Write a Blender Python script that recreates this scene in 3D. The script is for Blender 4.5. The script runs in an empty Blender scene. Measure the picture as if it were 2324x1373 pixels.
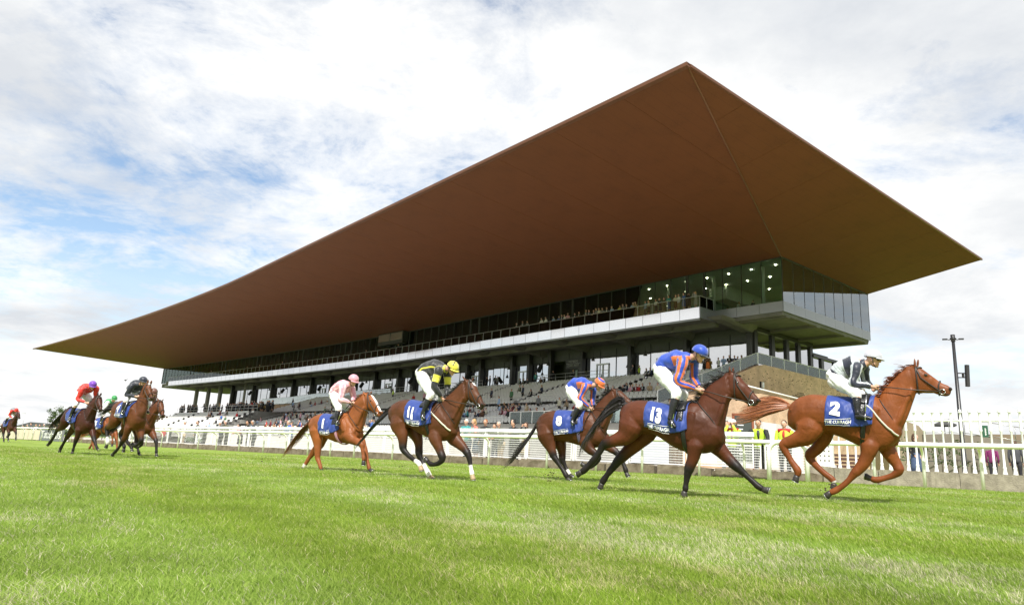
import bpy, bmesh, math, random
import numpy as np
from mathutils import Vector, Matrix
from mathutils import noise as mnoise
random.seed(11); RNG = np.random.default_rng(11)
SC = bpy.context.scene
COL = SC.collection
rad = math.radians

# ------------------------------------------------------------------ camera
F = 1549.0; TH = rad(12.9895); RO = rad(3.2182); YA = rad(39.3456); ZC = 0.594
CX, CY = 1162.0, 686.5
FW = Vector((0, math.cos(TH), math.sin(TH))); _rt = Vector((1, 0, 0)); _up = _rt.cross(FW)
R2 = _rt*math.cos(RO) + _up*math.sin(RO); U2 = -_rt*math.sin(RO) + _up*math.cos(RO)
CAM = Vector((0, 0, ZC))
cd = bpy.data.cameras.new('camera'); cam = bpy.data.objects.new('camera', cd); COL.objects.link(cam)
cd.sensor_width = 36.0; cd.lens = F/2324*36; cd.clip_start = .1; cd.clip_end = 6000
mw = Matrix.Identity(4)
for i, a in enumerate((R2, U2, -FW)):
    for j in range(3): mw[j][i] = a[j]
mw.translation = CAM
cam.matrix_world = mw; SC.camera = cam

# ------------------------------------------------------------------ view, sky, sun
SC.view_settings.view_transform = 'Standard'; SC.view_settings.look = 'None'
SC.view_settings.gamma = 1; SC.view_settings.use_curve_mapping = False
SC.view_settings.exposure = 0.35
SC.render.engine = 'CYCLES'
SC.cycles.max_bounces = 6; SC.cycles.transparent_max_bounces = 12
SC.cycles.caustics_reflective = False; SC.cycles.caustics_refractive = False
SUN_EL = rad(51); SUN_AZ = rad(-169)      # azimuth clockwise from +Y (the way the camera looks); sun stands behind the camera, a little left
W = bpy.data.worlds.new('World'); SC.world = W; W.use_nodes = True
nt = W.node_tree; nt.nodes.clear()
def _n(t, **k):
    n = nt.nodes.new(t)
    for a, b in k.items(): setattr(n, a, b)
    return n
out = _n('ShaderNodeOutputWorld'); bg = _n('ShaderNodeBackground'); bg.inputs['Strength'].default_value = 0.1
sky = _n('ShaderNodeTexSky', sky_type='NISHITA', sun_disc=False, sun_elevation=SUN_EL, sun_rotation=SUN_AZ)
sky.air_density = 1.0; sky.dust_density = 1.0; sky.ozone_density = 1.0; sky.altitude = 100
tc = _n('ShaderNodeTexCoord'); sep = _n('ShaderNodeSeparateXYZ'); nt.links.new(tc.outputs['Generated'], sep.inputs[0])
def _m(op, a, b=None, c=None, clamp=False):
    n = _n('ShaderNodeMath', operation=op); n.use_clamp = clamp
    for i, x in enumerate((a, b, c)):
        if x is None: continue
        if isinstance(x, (int, float)): n.inputs[i].default_value = x
        else: nt.links.new(x, n.inputs[i])
    return n.outputs[0]
zc = _m('MAXIMUM', sep.outputs['Z'], 0.0); den = _m('ADD', zc, 0.16)
px = _m('DIVIDE', sep.outputs['X'], den); py = _m('DIVIDE', sep.outputs['Y'], den)
cmb = _n('ShaderNodeCombineXYZ'); nt.links.new(px, cmb.inputs[0]); nt.links.new(py, cmb.inputs[1])
def _noise(scale, detail, rough, off=0.0, dist=0.0):
    mp = _n('ShaderNodeMapping'); mp.inputs['Location'].default_value = (off-.36, off*.7+.10, off*.3)
    nt.links.new(cmb.outputs[0], mp.inputs[0])
    n = _n('ShaderNodeTexNoise'); n.inputs['Scale'].default_value = scale; n.inputs['Detail'].default_value = detail
    n.inputs['Roughness'].default_value = rough; n.inputs['Distortion'].default_value = dist
    nt.links.new(mp.outputs[0], n.inputs['Vector']); return n.outputs['Fac']
def _ramp(fac, stops):
    r = _n('ShaderNodeValToRGB'); nt.links.new(fac, r.inputs[0])
    e = r.color_ramp.elements
    while len(e) > 1: e.remove(e[-1])
    e[0].position, e[0].color = stops[0][0], (*stops[0][1], 1) if not isinstance(stops[0][1], float) else (stops[0][1],)*3+(1,)
    for p, c in stops[1:]:
        k = e.new(p); k.color = (*c, 1) if not isinstance(c, float) else (c, c, c, 1)
    return r.outputs[0]
big = _noise(0.85, 3, .5, 21.3); fine = _noise(2.3, 10, .68, 7.7, .35); wisp = _noise(7.5, 8, .65, 1.3, .25)
mix = _m('ADD', _m('MULTIPLY', big, .55), _m('ADD', _m('MULTIPLY', fine, .42), _m('MULTIPLY', wisp, .2)))
cover = _ramp(mix, [(.46, 0.0), (.53, .66), (.60, 1.0)])
grey = _noise(1.15, 8, .6, 13.0, .2)
ccol = _ramp(grey, [(.34, (5.9, 6.15, 6.5)), (.44, (7.0, 7.15, 7.3)), (.56, (8.6, 8.6, 8.5))])
horizon = _m('MULTIPLY', _m('SUBTRACT', .24, sep.outputs['Z']), 5.0, clamp=True)
cov2 = _m('MAXIMUM', cover, _m('MULTIPLY', horizon, 1.0), clamp=True)
blue = _n('ShaderNodeMixRGB', blend_type='MULTIPLY'); blue.inputs[0].default_value = 1
nt.links.new(sky.outputs[0], blue.inputs[1]); blue.inputs[2].default_value = (1.75, 1.7, 1.6, 1)
mx = _n('ShaderNodeMixRGB'); nt.links.new(cov2, mx.inputs[0]); nt.links.new(blue.outputs[0], mx.inputs[1]); nt.links.new(ccol, mx.inputs[2])
nt.links.new(mx.outputs[0], bg.inputs['Color']); nt.links.new(bg.outputs[0], out.inputs['Surface'])
sl = bpy.data.lights.new('sun', 'SUN'); sl.energy = 5.0; sl.angle = rad(1.6); sl.color = (1.0, .965, .90)
sun = bpy.data.objects.new('sun', sl); COL.objects.link(sun)
sd = Vector((math.sin(SUN_AZ)*math.cos(SUN_EL), math.cos(SUN_AZ)*math.cos(SUN_EL), math.sin(SUN_EL)))
sun.rotation_euler = sd.to_track_quat('Z', 'Y').to_euler(); sun.location = sd*200

# ------------------------------------------------------------------ frames
LU = Vector((-math.sin(YA), math.cos(YA), 0)); RV = Vector((math.cos(YA), math.sin(YA), 0)); ZZ = Vector((0, 0, 1))
def ray(x, y): return FW + (R2*(x-CX) - U2*(y-CY))/F
def dep(x, y, d): return CAM + ray(x, y)*d
def onuvplane(x, y, u=None, v=None, z=None):
    r = ray(x, y)
    if z is not None: return CAM + r*((z-CAM.z)/r.z)
    n, k = (LU, u) if u is not None else (RV, v)
    return CAM + r*((k - CAM.dot(n))/r.dot(n))
def touv(p): return (p.dot(LU), p.dot(RV), p.z)
def warp(u):
    return 0.0 if u <= 90 else -11.0*((u-90)/126.0)**1.5
def P(u, v, z): return LU*u + RV*(v + warp(u)) + ZZ*z
def ground(u, v): return -.0032*max(min(u, 100), -40) + .0228*max(min(v, 46), -25)
def G(u, v, dz=0.0): return LU*u + RV*v + ZZ*(ground(u, v)+dz)
def gz(p): return ground(p.x*LU.x+p.y*LU.y, p.x*RV.x+p.y*RV.y)

# ------------------------------------------------------------------ materials
MATS = {}
def mat(name, col=(.5, .5, .5), rough=.6, metal=0.0, spec=.5, var=0.0, vscale=4.0, bump=0.0, bscale=60.0, coat=0.0, emit=None, estr=0.0, attr=None, sheen=0.0, vcol2=None):
    if name in MATS: return MATS[name]
    m = bpy.data.materials.new(name); m.use_nodes = True; t = m.node_tree; b = t.nodes['Principled BSDF']
    b.inputs['Base Color'].default_value = (*col, 1); b.inputs['Roughness'].default_value = rough
    b.inputs['Metallic'].default_value = metal; b.inputs['Specular IOR Level'].default_value = spec
    b.inputs['Coat Weight'].default_value = coat; b.inputs['Sheen Weight'].default_value = sheen
    co = t.nodes.new('ShaderNodeTexCoord'); src = None
    if attr:
        a = t.nodes.new('ShaderNodeAttribute'); a.attribute_name = attr; src = a.outputs['Color']
    if var or vcol2:
        n = t.nodes.new('ShaderNodeTexNoise'); n.inputs['Scale'].default_value = vscale; n.inputs['Detail'].default_value = 6; n.inputs['Roughness'].default_value = .65
        t.links.new(co.outputs['Object'], n.inputs['Vector'])
        if vcol2:
            r = t.nodes.new('ShaderNodeValToRGB'); r.color_ramp.elements[0].position = .35; r.color_ramp.elements[1].position = .68
            r.color_ramp.elements[0].color = (*col, 1); r.color_ramp.elements[1].color = (*vcol2, 1); t.links.new(n.outputs['Fac'], r.inputs[0]); src = r.outputs[0]
        else:
            mr = t.nodes.new('ShaderNodeMapRange'); mr.inputs[3].default_value = 1-var; mr.inputs[4].default_value = 1+var
            mr.inputs[1].default_value = .3; mr.inputs[2].default_value = .7; t.links.new(n.outputs['Fac'], mr.inputs[0])
            mu = t.nodes.new('ShaderNodeMixRGB'); mu.blend_type = 'MULTIPLY'; mu.inputs[0].default_value = 1
            if src: t.links.new(src, mu.inputs[1])
            else: mu.inputs[1].default_value = (*col, 1)
            t.links.new(mr.outputs[0], mu.inputs[2]); src = mu.outputs[0]
    if src: t.links.new(src, b.inputs['Base Color'])
    if bump:
        n2 = t.nodes.new('ShaderNodeTexNoise'); n2.inputs['Scale'].default_value = bscale; n2.inputs['Detail'].default_value = 4
        t.links.new(co.outputs['Object'], n2.inputs['Vector'])
        bp = t.nodes.new('ShaderNodeBump'); bp.inputs['Strength'].default_value = bump; bp.inputs['Distance'].default_value = .02
        t.links.new(n2.outputs['Fac'], bp.inputs['Height']); t.links.new(bp.outputs[0], b.inputs['Normal'])
    if emit:
        b.inputs['Emission Color'].default_value = (*emit, 1); b.inputs['Emission Strength'].default_value = estr
    MATS[name] = m; return m
def glass_mat(name, tint, refl, rough=.0, gcol=(.9, .97, .95), wav=0.0, film=0.0):
    m = bpy.data.materials.new(name); m.use_nodes = True; t = m.node_tree; t.nodes.clear()
    o = t.nodes.new('ShaderNodeOutputMaterial'); g = t.nodes.new('ShaderNodeBsdfGlossy'); g.inputs['Roughness'].default_value = rough
    g.inputs['Color'].default_value = (*gcol, 1)
    tr = t.nodes.new('ShaderNodeBsdfTransparent'); tr.inputs['Color'].default_value = (*tint, 1)
    fr = t.nodes.new('ShaderNodeFresnel'); fr.inputs['IOR'].default_value = 1.5
    # a pane has two faces per side and a coating: raise the Fresnel reflectance to the pane's normal-incidence value
    mr = t.nodes.new('ShaderNodeMapRange'); mr.inputs[1].default_value = .04; mr.inputs[2].default_value = 1; mr.inputs[3].default_value = refl; mr.inputs[4].default_value = 1
    t.links.new(fr.outputs[0], mr.inputs[0])
    mx = t.nodes.new('ShaderNodeMixShader'); t.links.new(mr.outputs[0], mx.inputs[0]); t.links.new(tr.outputs[0], mx.inputs[1]); t.links.new(g.outputs[0], mx.inputs[2])
    if wav:
        n = t.nodes.new('ShaderNodeTexNoise'); n.inputs['Scale'].default_value = .6; co = t.nodes.new('ShaderNodeTexCoord')
        t.links.new(co.outputs['Object'], n.inputs['Vector']); bp = t.nodes.new('ShaderNodeBump'); bp.inputs['Distance'].default_value = wav
        bp.inputs['Strength'].default_value = 1; t.links.new(n.outputs['Fac'], bp.inputs['Height']); t.links.new(bp.outputs[0], g.inputs['Normal'])
    last = mx
    if film:      # a dusty film that scatters light
        df = t.nodes.new('ShaderNodeBsdfDiffuse'); df.inputs['Color'].default_value = (.60, .64, .65, 1); tl = t.nodes.new('ShaderNodeBsdfTranslucent'); tl.inputs['Color'].default_value = (.60, .64, .65, 1)
        m1 = t.nodes.new('ShaderNodeMixShader'); t.links.new(df.outputs[0], m1.inputs[1]); t.links.new(tl.outputs[0], m1.inputs[2]); last = t.nodes.new('ShaderNodeMixShader'); last.inputs[0].default_value = film
        t.links.new(mx.outputs[0], last.inputs[1]); t.links.new(m1.outputs[0], last.inputs[2])
    t.links.new(last.outputs[0], o.inputs['Surface']); MATS[name] = m; return m

# ------------------------------------------------------------------ mesh building
class MB:
    def __init__(s): s.v = []; s.f = []; s.m = []; s.sm = []
    def add(s, vs, fs, mi=0, smooth=False):
        o = len(s.v); s.v.extend([tuple(x) for x in vs])
        for f in fs: s.f.append(tuple(i+o for i in f)); s.m.append(mi); s.sm.append(smooth)
    def box(s, a, b, mi=0, fn=None):
        (x0, y0, z0), (x1, y1, z1) = a, b
        vs = [(x0, y0, z0), (x1, y0, z0), (x1, y1, z0), (x0, y1, z0), (x0, y0, z1), (x1, y0, z1), (x1, y1, z1), (x0, y1, z1)]
        if fn: vs = [fn(*p) for p in vs]
        s.add(vs, [(0, 3, 2, 1), (4, 5, 6, 7), (0, 1, 5, 4), (1, 2, 6, 5), (2, 3, 7, 6), (3, 0, 4, 7)], mi)
    def tube(s, pts, rs, n=8, mi=0, cap=True, ratio=1.0, side=None, smooth=True):
        pts = [Vector(p) for p in pts]
        if not hasattr(rs, '__len__'): rs = [rs]*len(pts)
        rings = []; ref = Vector(side) if side is not None else None
        for i, p in enumerate(pts):
            d = (pts[min(i+1, len(pts)-1)] - pts[max(i-1, 0)]).normalized()
            if ref is None:
                ref = d.cross(Vector((0, 0, 1)));
                if ref.length < 1e-3: ref = d.cross(Vector((0, 1, 0)))
            a = (ref - d*ref.dot(d)).normalized(); b = d.cross(a); ref = a
            if side is not None: ref = Vector(side)
            r = rs[i]; rr = ratio[i] if hasattr(ratio, '__len__') else ratio
            rings.append([p + a*(math.cos(2*math.pi*k/n)*r*rr) + b*(math.sin(2*math.pi*k/n)*r) for k in range(n)])
        s.rings(rings, mi, cap, smooth)
    def rings(s, rings, mi=0, cap=True, smooth=True):
        n = len(rings[0]); vs = [p for r in rings for p in r]; fs = []
        for i in range(len(rings)-1):
            for k in range(n):
                k2 = (k+1) % n; fs.append((i*n+k, i*n+k2, (i+1)*n+k2, (i+1)*n+k))
        s.add(vs, fs, mi, smooth)
        if cap:
            o = len(s.v)-len(vs)
            for f in (tuple(o+k for k in range(n-1, -1, -1)), tuple(o+(len(rings)-1)*n+k for k in range(n))): s.f.append(f); s.m.append(mi); s.sm.append(False)
    def ball(s, c, r, n=10, m=7, mi=0, M=None):
        if not hasattr(r, '__len__'): r = (r, r, r)
        vs = []; fs = []; c = Vector(c)
        for i in range(m+1):
            t = math.pi*i/m
            for k in range(n):
                a = 2*math.pi*k/n; q = Vector((math.sin(t)*math.cos(a)*r[0], math.sin(t)*math.sin(a)*r[1], math.cos(t)*r[2]))
                vs.append(c + (M @ q if M else q))
        for i in range(m):
            for k in range(n):
                k2 = (k+1) % n; fs.append((i*n+k, (i+1)*n+k, (i+1)*n+k2, i*n+k2))
        s.add(vs, fs, mi, True)
    def mesh(s, name, mats):
        me = bpy.data.meshes.new(name); me.from_pydata([tuple(v) for v in s.v], [], s.f)
        if not isinstance(mats, (list, tuple)): mats = [mats]
        for m in mats: me.materials.append(m)
        if s.m:
            me.polygons.foreach_set('material_index', s.m); me.polygons.foreach_set('use_smooth', s.sm)
        me.update(); return me
    def build(s, name, mats, parent=None, loc=None, rot=None):
        return link(name, s.mesh(name, mats), parent, loc, rot)
def link(name, me, parent=None, loc=None, rot=None):
    o = bpy.data.objects.new(name, me); COL.objects.link(o)
    if loc is not None: o.location = loc
    if rot is not None: o.rotation_euler = rot
    if parent is not None: adopt(o, parent)
    return o
def wmat(o):
    m = Matrix.Translation(o.location) @ o.rotation_euler.to_matrix().to_4x4()
    return (wmat(o.parent) @ o.matrix_parent_inverse @ m) if o.parent else m
def adopt(o, parent):
    o.parent = parent; o.matrix_parent_inverse = wmat(parent).inverted()
def tag(o, label=None, cat=None, group=None, kind=None):
    if label: o['label'] = label
    if cat: o['category'] = cat
    if group: o['group'] = group
    if kind: o['kind'] = kind
    return o
def thing(name, label, cat, loc=(0, 0, 0), rz=0.0, group=None):
    o = bpy.data.objects.new(name, None); COL.objects.link(o); o.location = loc; o.rotation_euler = (0, 0, rz)
    o.empty_display_size = .3
    return tag(o, label, cat, group)
def yaw_uv(u):      # world yaw of the local +u tangent of the stand
    d = P(u+.5, 0, 0) - P(u-.5, 0, 0); return math.atan2(d.y, d.x)
def frame_obj(name, me, parent, u, v, z):   # local x along +u, local y along +v is -Y (left handed turn), placed on the stand
    return link(name, me, parent, P(u, v, z), (0, 0, yaw_uv(u)))
# in a frame_obj mesh: +x = +u, +y = -v (towards the track), +z up
# ------------------------------------------------------------------ ground
def turf_material():
    m = bpy.data.materials.new('turf'); m.use_nodes = True; t = m.node_tree; b = t.nodes['Principled BSDF']
    b.inputs['Roughness'].default_value = .75; b.inputs['Specular IOR Level'].default_value = .25
    co = t.nodes.new('ShaderNodeTexCoord'); mp = t.nodes.new('ShaderNodeMapping'); mp.inputs['Rotation'].default_value = (0, 0, -rad(126))
    t.links.new(co.outputs['Object'], mp.inputs[0])
    def noise(sc, det, stretch=(1, 1, 1), ro=.6):
        q = t.nodes.new('ShaderNodeMapping'); q.inputs['Scale'].default_value = stretch; t.links.new(mp.outputs[0], q.inputs[0])
        n = t.nodes.new('ShaderNodeTexNoise'); n.inputs['Scale'].default_value = sc; n.inputs['Detail'].default_value = det; n.inputs['Roughness'].default_value = ro
        t.links.new(q.outputs[0], n.inputs['Vector']); return n.outputs['Fac']
    def ramp(f, st):
        r = t.nodes.new('ShaderNodeValToRGB'); t.links.new(f, r.inputs[0]); e = r.color_ramp.elements
        e[0].position, e[0].color = st[0][0], (*st[0][1], 1); e[1].position, e[1].color = st[1][0], (*st[1][1], 1)
        for p, c in st[2:]: k = e.new(p); k.color = (*c, 1)
        return r.outputs[0]
    base = ramp(noise(.35, 4, (1, .25, 1)), [(.3, (.165, .26, .030)), (.7, (.275, .375, .075)), (.5, (.22, .32, .045))])
    fine = ramp(noise(9, 8, (1, .6, 1), .8), [(.33, (.5, .55, .4)), (.67, (1.45, 1.35, 1.5))])
    mu = t.nodes.new('ShaderNodeMixRGB'); mu.blend_type = 'MULTIPLY'; mu.inputs[0].default_value = .75
    t.links.new(base, mu.inputs[1]); t.links.new(fine, mu.inputs[2])
    bl = ramp(noise(70, 6, (1, 1, 1), .8), [(.32, (.55, .6, .45)), (.68, (1.5, 1.4, 1.6))])
    m2 = t.nodes.new('ShaderNodeMixRGB'); m2.blend_type = 'MULTIPLY'; m2.inputs[0].default_value = .8
    t.links.new(mu.outputs[0], m2.inputs[1]); t.links.new(bl, m2.inputs[2])
    t.links.new(m2.outputs[0], b.inputs['Base Color'])
    bp = t.nodes.new('ShaderNodeBump'); bp.inputs['Strength'].default_value = .8; bp.inputs['Distance'].default_value = .05
    t.links.new(noise(40, 6, (1, 1, 1), .75), bp.inputs['Height']); t.links.new(bp.outputs[0], b.inputs['Normal'])
    MATS['turf'] = m; return m
turf_m = turf_material()
# one sheet to the horizon, following the cross-fall of the course
us = [-3000, -800, -300, -120, -60] + list(range(-40, 105, 5)) + [120, 160, 240, 400, 800, 1600, 3500]
vs_ = [-3000, -900, -300, -100, -50] + list(range(-25, 50, 3)) + [60, 90, 140, 260, 600, 1600, 3500]
vv = [G(u, v) for u in us for v in vs_]; nv = len(vs_)
ff = [(i*nv+j, (i+1)*nv+j, (i+1)*nv+j+1, i*nv+j+1) for i in range(len(us)-1) for j in range(nv-1)]
b = MB(); b.add(vv, ff, 0, True); tag(b.build('turf', turf_m), kind='structure')

# line of the running rail on plan (u, v) and lines offset from it
RAILPTS = [(-14, 25.2), (-6, 24.4), (0, 23.4), (7.7, 21.95), (11.9, 20.95), (16, 19.6), (21, 18.35), (29, 16.85), (42, 15.1), (48, 13.9), (60, 11.9), (75, 9.3), (90, 6.6), (130, 1.0), (200, -6)]
def railv(u):
    for (a, va), (c, vc) in zip(RAILPTS, RAILPTS[1:]):
        if u <= c: return va + (vc-va)*(u-a)/(c-a)
    return RAILPTS[-1][1]
def rail_dir(u):
    d = G(u+.5, railv(u+.5)) - G(u-.5, railv(u-.5)); return math.atan2(d.y, d.x)

# ------------------------------------------------------------------ stand materials
M_soffit = bpy.data.materials.new('bronze_soffit'); M_soffit.use_nodes = True
def _soffit():
    t = M_soffit.node_tree; b = t.nodes['Principled BSDF']; b.inputs['Roughness'].default_value = .7; b.inputs['Metallic'].default_value = .0
    b.inputs['Specular IOR Level'].default_value = .3
    co = t.nodes.new('ShaderNodeTexCoord')
    n = t.nodes.new('ShaderNodeTexNoise'); n.inputs['Scale'].default_value = .5; n.inputs['Detail'].default_value = 8; n.inputs['Roughness'].default_value = .7
    t.links.new(co.outputs['Object'], n.inputs['Vector'])
    n2 = t.nodes.new('ShaderNodeTexNoise'); n2.inputs['Scale'].default_value = 14; n2.inputs['Detail'].default_value = 4; n2.inputs['Roughness'].default_value = .8
    t.links.new(co.outputs['Object'], n2.inputs['Vector'])
    ad = t.nodes.new('ShaderNodeMath'); ad.operation = 'ADD'; t.links.new(n.outputs['Fac'], ad.inputs[0]); t.links.new(n2.outputs['Fac'], ad.inputs[1])
    r = t.nodes.new('ShaderNodeValToRGB'); e = r.color_ramp.elements; e[0].position = .7; e[0].color = (.094, .0290, .0108, 1); e[1].position = 1.3/1.3; e[1].color = (.136, .0420, .0152, 1)
    t.links.new(ad.outputs[0], r.inputs[0])
    # board joints 0.75 m apart, running out from the building (object X is u)
    sp = t.nodes.new('ShaderNodeSeparateXYZ'); t.links.new(co.outputs['Object'], sp.inputs[0])
    def line(out, pitch, w):
        a = t.nodes.new('ShaderNodeMath'); a.operation = 'PINGPONG'; a.inputs[1].default_value = pitch/2; t.links.new(out, a.inputs[0])
        c = t.nodes.new('ShaderNodeMath'); c.operation = 'LESS_THAN'; c.inputs[1].default_value = w; t.links.new(a.outputs[0], c.inputs[0]); return c.outputs[0]
    l = line(sp.outputs['X'], .76, .016)
    mx = t.nodes.new('ShaderNodeMixRGB'); mx.inputs[2].default_value = (.07, .021, .0105, 1)
    k = t.nodes.new('ShaderNodeMath'); k.operation = 'MULTIPLY'; k.inputs[1].default_value = .45; t.links.new(l, k.inputs[0])
    t.links.new(k.outputs[0], mx.inputs[0]); t.links.new(r.outputs[0], mx.inputs[1]); t.links.new(mx.outputs[0], b.inputs['Base Color'])
_soffit()
M_edge = mat('bronze_edge', (.15, .060, .030), .5, .4, var=.1, vscale=1.0)
M_dark = mat('dark_frame', (.035, .034, .032), .45, .3)
M_darkwall = mat('dark_cladding', (.06, .062, .06), .55, var=.15, vscale=.7)
M_conc = mat('concrete', (.32, .31, .28), .85, var=.18, vscale=.8, bump=.3, bscale=12)
M_concL = mat('pale_concrete', (.52, .51, .47), .85, var=.14, vscale=1.3, bump=.3, bscale=12)
M_alu = mat('polished_panel', (.80, .81, .82), .10, 1.0, var=.03, vscale=.4)
M_alum = mat('matt_panel', (.30, .31, .32), .35, .7, var=.06, vscale=.5)
M_steel = mat('galvanised_steel', (.55, .56, .56), .42, .75, var=.08, vscale=3)
M_white = mat('white_paint', (.80, .80, .78), .45, var=.05, vscale=5)
M_wplastic = mat('white_plastic_rail', (.84, .82, .78), .5, spec=.3, var=.06, vscale=3)
M_seat = mat('pale_seat_plastic', (.70, .70, .67), .42, var=.06, vscale=2)
M_seatback = mat('grey_seat_back', (.09, .09, .09), .55)
M_brickwall = None
def brick_mat(name, c1, c2, mortar, scale, bw=.6, bh=.25):
    m = bpy.data.materials.new(name); m.use_nodes = True; t = m.node_tree; b = t.nodes['Principled BSDF']; b.inputs['Roughness'].default_value = .9
    co = t.nodes.new('ShaderNodeTexCoord'); sp = t.nodes.new('ShaderNodeSeparateXYZ'); t.links.new(co.outputs['Object'], sp.inputs[0])
    ad = t.nodes.new('ShaderNodeMath'); ad.operation = 'ADD'; t.links.new(sp.outputs['X'], ad.inputs[0]); t.links.new(sp.outputs['Y'], ad.inputs[1])
    cm = t.nodes.new('ShaderNodeCombineXYZ'); t.links.new(ad.outputs[0], cm.inputs[0]); t.links.new(sp.outputs['Z'], cm.inputs[1])
    br = t.nodes.new('ShaderNodeTexBrick'); br.inputs['Color1'].default_value = (*c1, 1); br.inputs['Color2'].default_value = (*c2, 1); br.inputs['Mortar'].default_value = (*mortar, 1)
    br.inputs['Scale'].default_value = scale; br.inputs['Brick Width'].default_value = bw; br.inputs['Row Height'].default_value = bh; br.inputs['Mortar Size'].default_value = .025
    t.links.new(cm.outputs[0], br.inputs['Vector'])
    n = t.nodes.new('ShaderNodeTexNoise'); n.inputs['Scale'].default_value = 1.2; n.inputs['Detail'].default_value = 6; t.links.new(co.outputs['Object'], n.inputs['Vector'])
    mr = t.nodes.new('ShaderNodeMapRange'); mr.inputs[1].default_value = .3; mr.inputs[2].default_value = .7; mr.inputs[3].default_value = .8; mr.inputs[4].default_value = 1.2
    t.links.new(n.outputs['Fac'], mr.inputs[0]); mu = t.nodes.new('ShaderNodeMixRGB'); mu.blend_type = 'MULTIPLY'; mu.inputs[0].default_value = 1
    t.links.new(br.outputs['Color'], mu.inputs[1]); t.links.new(mr.outputs[0], mu.inputs[2]); t.links.new(mu.outputs[0], b.inputs['Base Color'])
    bp = t.nodes.new('ShaderNodeBump'); bp.inputs['Strength'].default_value = .5; bp.inputs['Distance'].default_value = .01; t.links.new(br.outputs['Fac'], bp.inputs['Height']); bp.invert = True
    t.links.new(bp.outputs[0], b.inputs['Normal'])
    return m
M_brick = brick_mat('buff_brick', (.68, .46, .29), (.57, .37, .225), (.50, .40, .31), 2.6)
G_up = glass_mat('upper_glass', (.82, .92, .86), .065, gcol=(.80, .95, .86), wav=.0)
G_side = glass_mat('side_glass', (.95, .995, .985), .30, gcol=(.92, .98, .98))
G_low = glass_mat('lower_glass', (.30, .34, .32), .62, gcol=(.97, .98, 1.0), wav=.004)
G_bal = glass_mat('balustrade_glass', (.92, .96, .95), .07, film=.06)
G_smoke = glass_mat('clear_balustrade_glass', (.94, .95, .94), .03)

# ------------------------------------------------------------------ the grandstand
U0, U1 = 30.33, 206.0; VG, VB = 56.07, 73.7
stand = thing('grandstand', 'long racecourse grandstand with a vast thin bronze cantilevered roof, glazed upper floor and balcony', 'grandstand', P(U0, VG, 1.0))
RZ = 22.0; SZ = 19.85; RA, RB = 20.0, 216.0; VF, VK = 27.7, 75.0
roof = MB()
# top surface of the roof and its slim edge
NU = 26
ulist = [RA+(RB-RA)*i/NU for i in range(NU+1)]
EH = .10
for i in range(NU):
    a, c = ulist[i], ulist[i+1]
    za = RZ+EH+1.5*min(1, (a-RA)/14, (RB-a)/14); zc_ = RZ+EH+1.5*min(1, (c-RA)/14, (RB-c)/14)
    roof.add([P(a, VF, RZ+EH), P(c, VF, RZ+EH), P(c, 50, zc_), P(a, 50, za)], [(0, 1, 2, 3)])
    roof.add([P(a, 50, za), P(c, 50, zc_), P(c, VK, RZ+EH), P(a, VK, RZ+EH)], [(0, 1, 2, 3)])
    roof.add([P(a, VF, RZ), P(c, VF, RZ), P(c, VF, RZ+EH), P(a, VF, RZ+EH)], [(0, 1, 2, 3)])
    roof.add([P(a, VK, RZ), P(c, VK, RZ), P(c, VK, RZ+EH), P(a, VK, RZ+EH)], [(0, 3, 2, 1)])
for u, sgn in ((RA, 1), (RB, -1)):
    roof.add([P(u, VF, RZ), P(u, VK, RZ), P(u, VK, RZ+EH), P(u, VF, RZ+EH)], [(0, 1, 2, 3)])
# the underside of the slab, just above the soffit panels
def soff(u, v):      # height of the soffit surface
    du = max(U0-u, 0)/(U0-RA) if u < U0 else max(u-U1, 0)/(RB-U1)
    dv = max(VG-v, 0)/(VG-VF) if v < VG else max(v-VB, 0)/(VK-VB)
    return SZ + (RZ-SZ)*max(du, dv)
roof_o = roof.build('roof', M_edge, stand)
def hull_panel(pts_uv, name='soffit_panel', lift=0.0):
    """a soffit panel: polygon in (u, v) on the sloping underside, 40 mm thick"""
    cu = sum(p[0] for p in pts_uv)/len(pts_uv); cv = sum(p[1] for p in pts_uv)/len(pts_uv)
    o = P(cu, cv, soff(cu, cv)); M = Matrix.Rotation(-yaw_uv(cu), 3, 'Z')
    lo = [M @ (P(u, v, soff(u, v)+lift) - o) for u, v in pts_uv]; hi = [p + Vector((0, 0, .05)) for p in lo]
    n = len(lo); bb = MB(); bb.add(lo+hi, [tuple(range(n-1, -1, -1)), tuple(range(n, 2*n))] + [(i, (i+1) % n, n+(i+1) % n, n+i) for i in range(n)])
    me = bb.mesh(name, M_soffit); return link(name, me, roof_o, o, (0, 0, yaw_uv(cu)))
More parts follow.
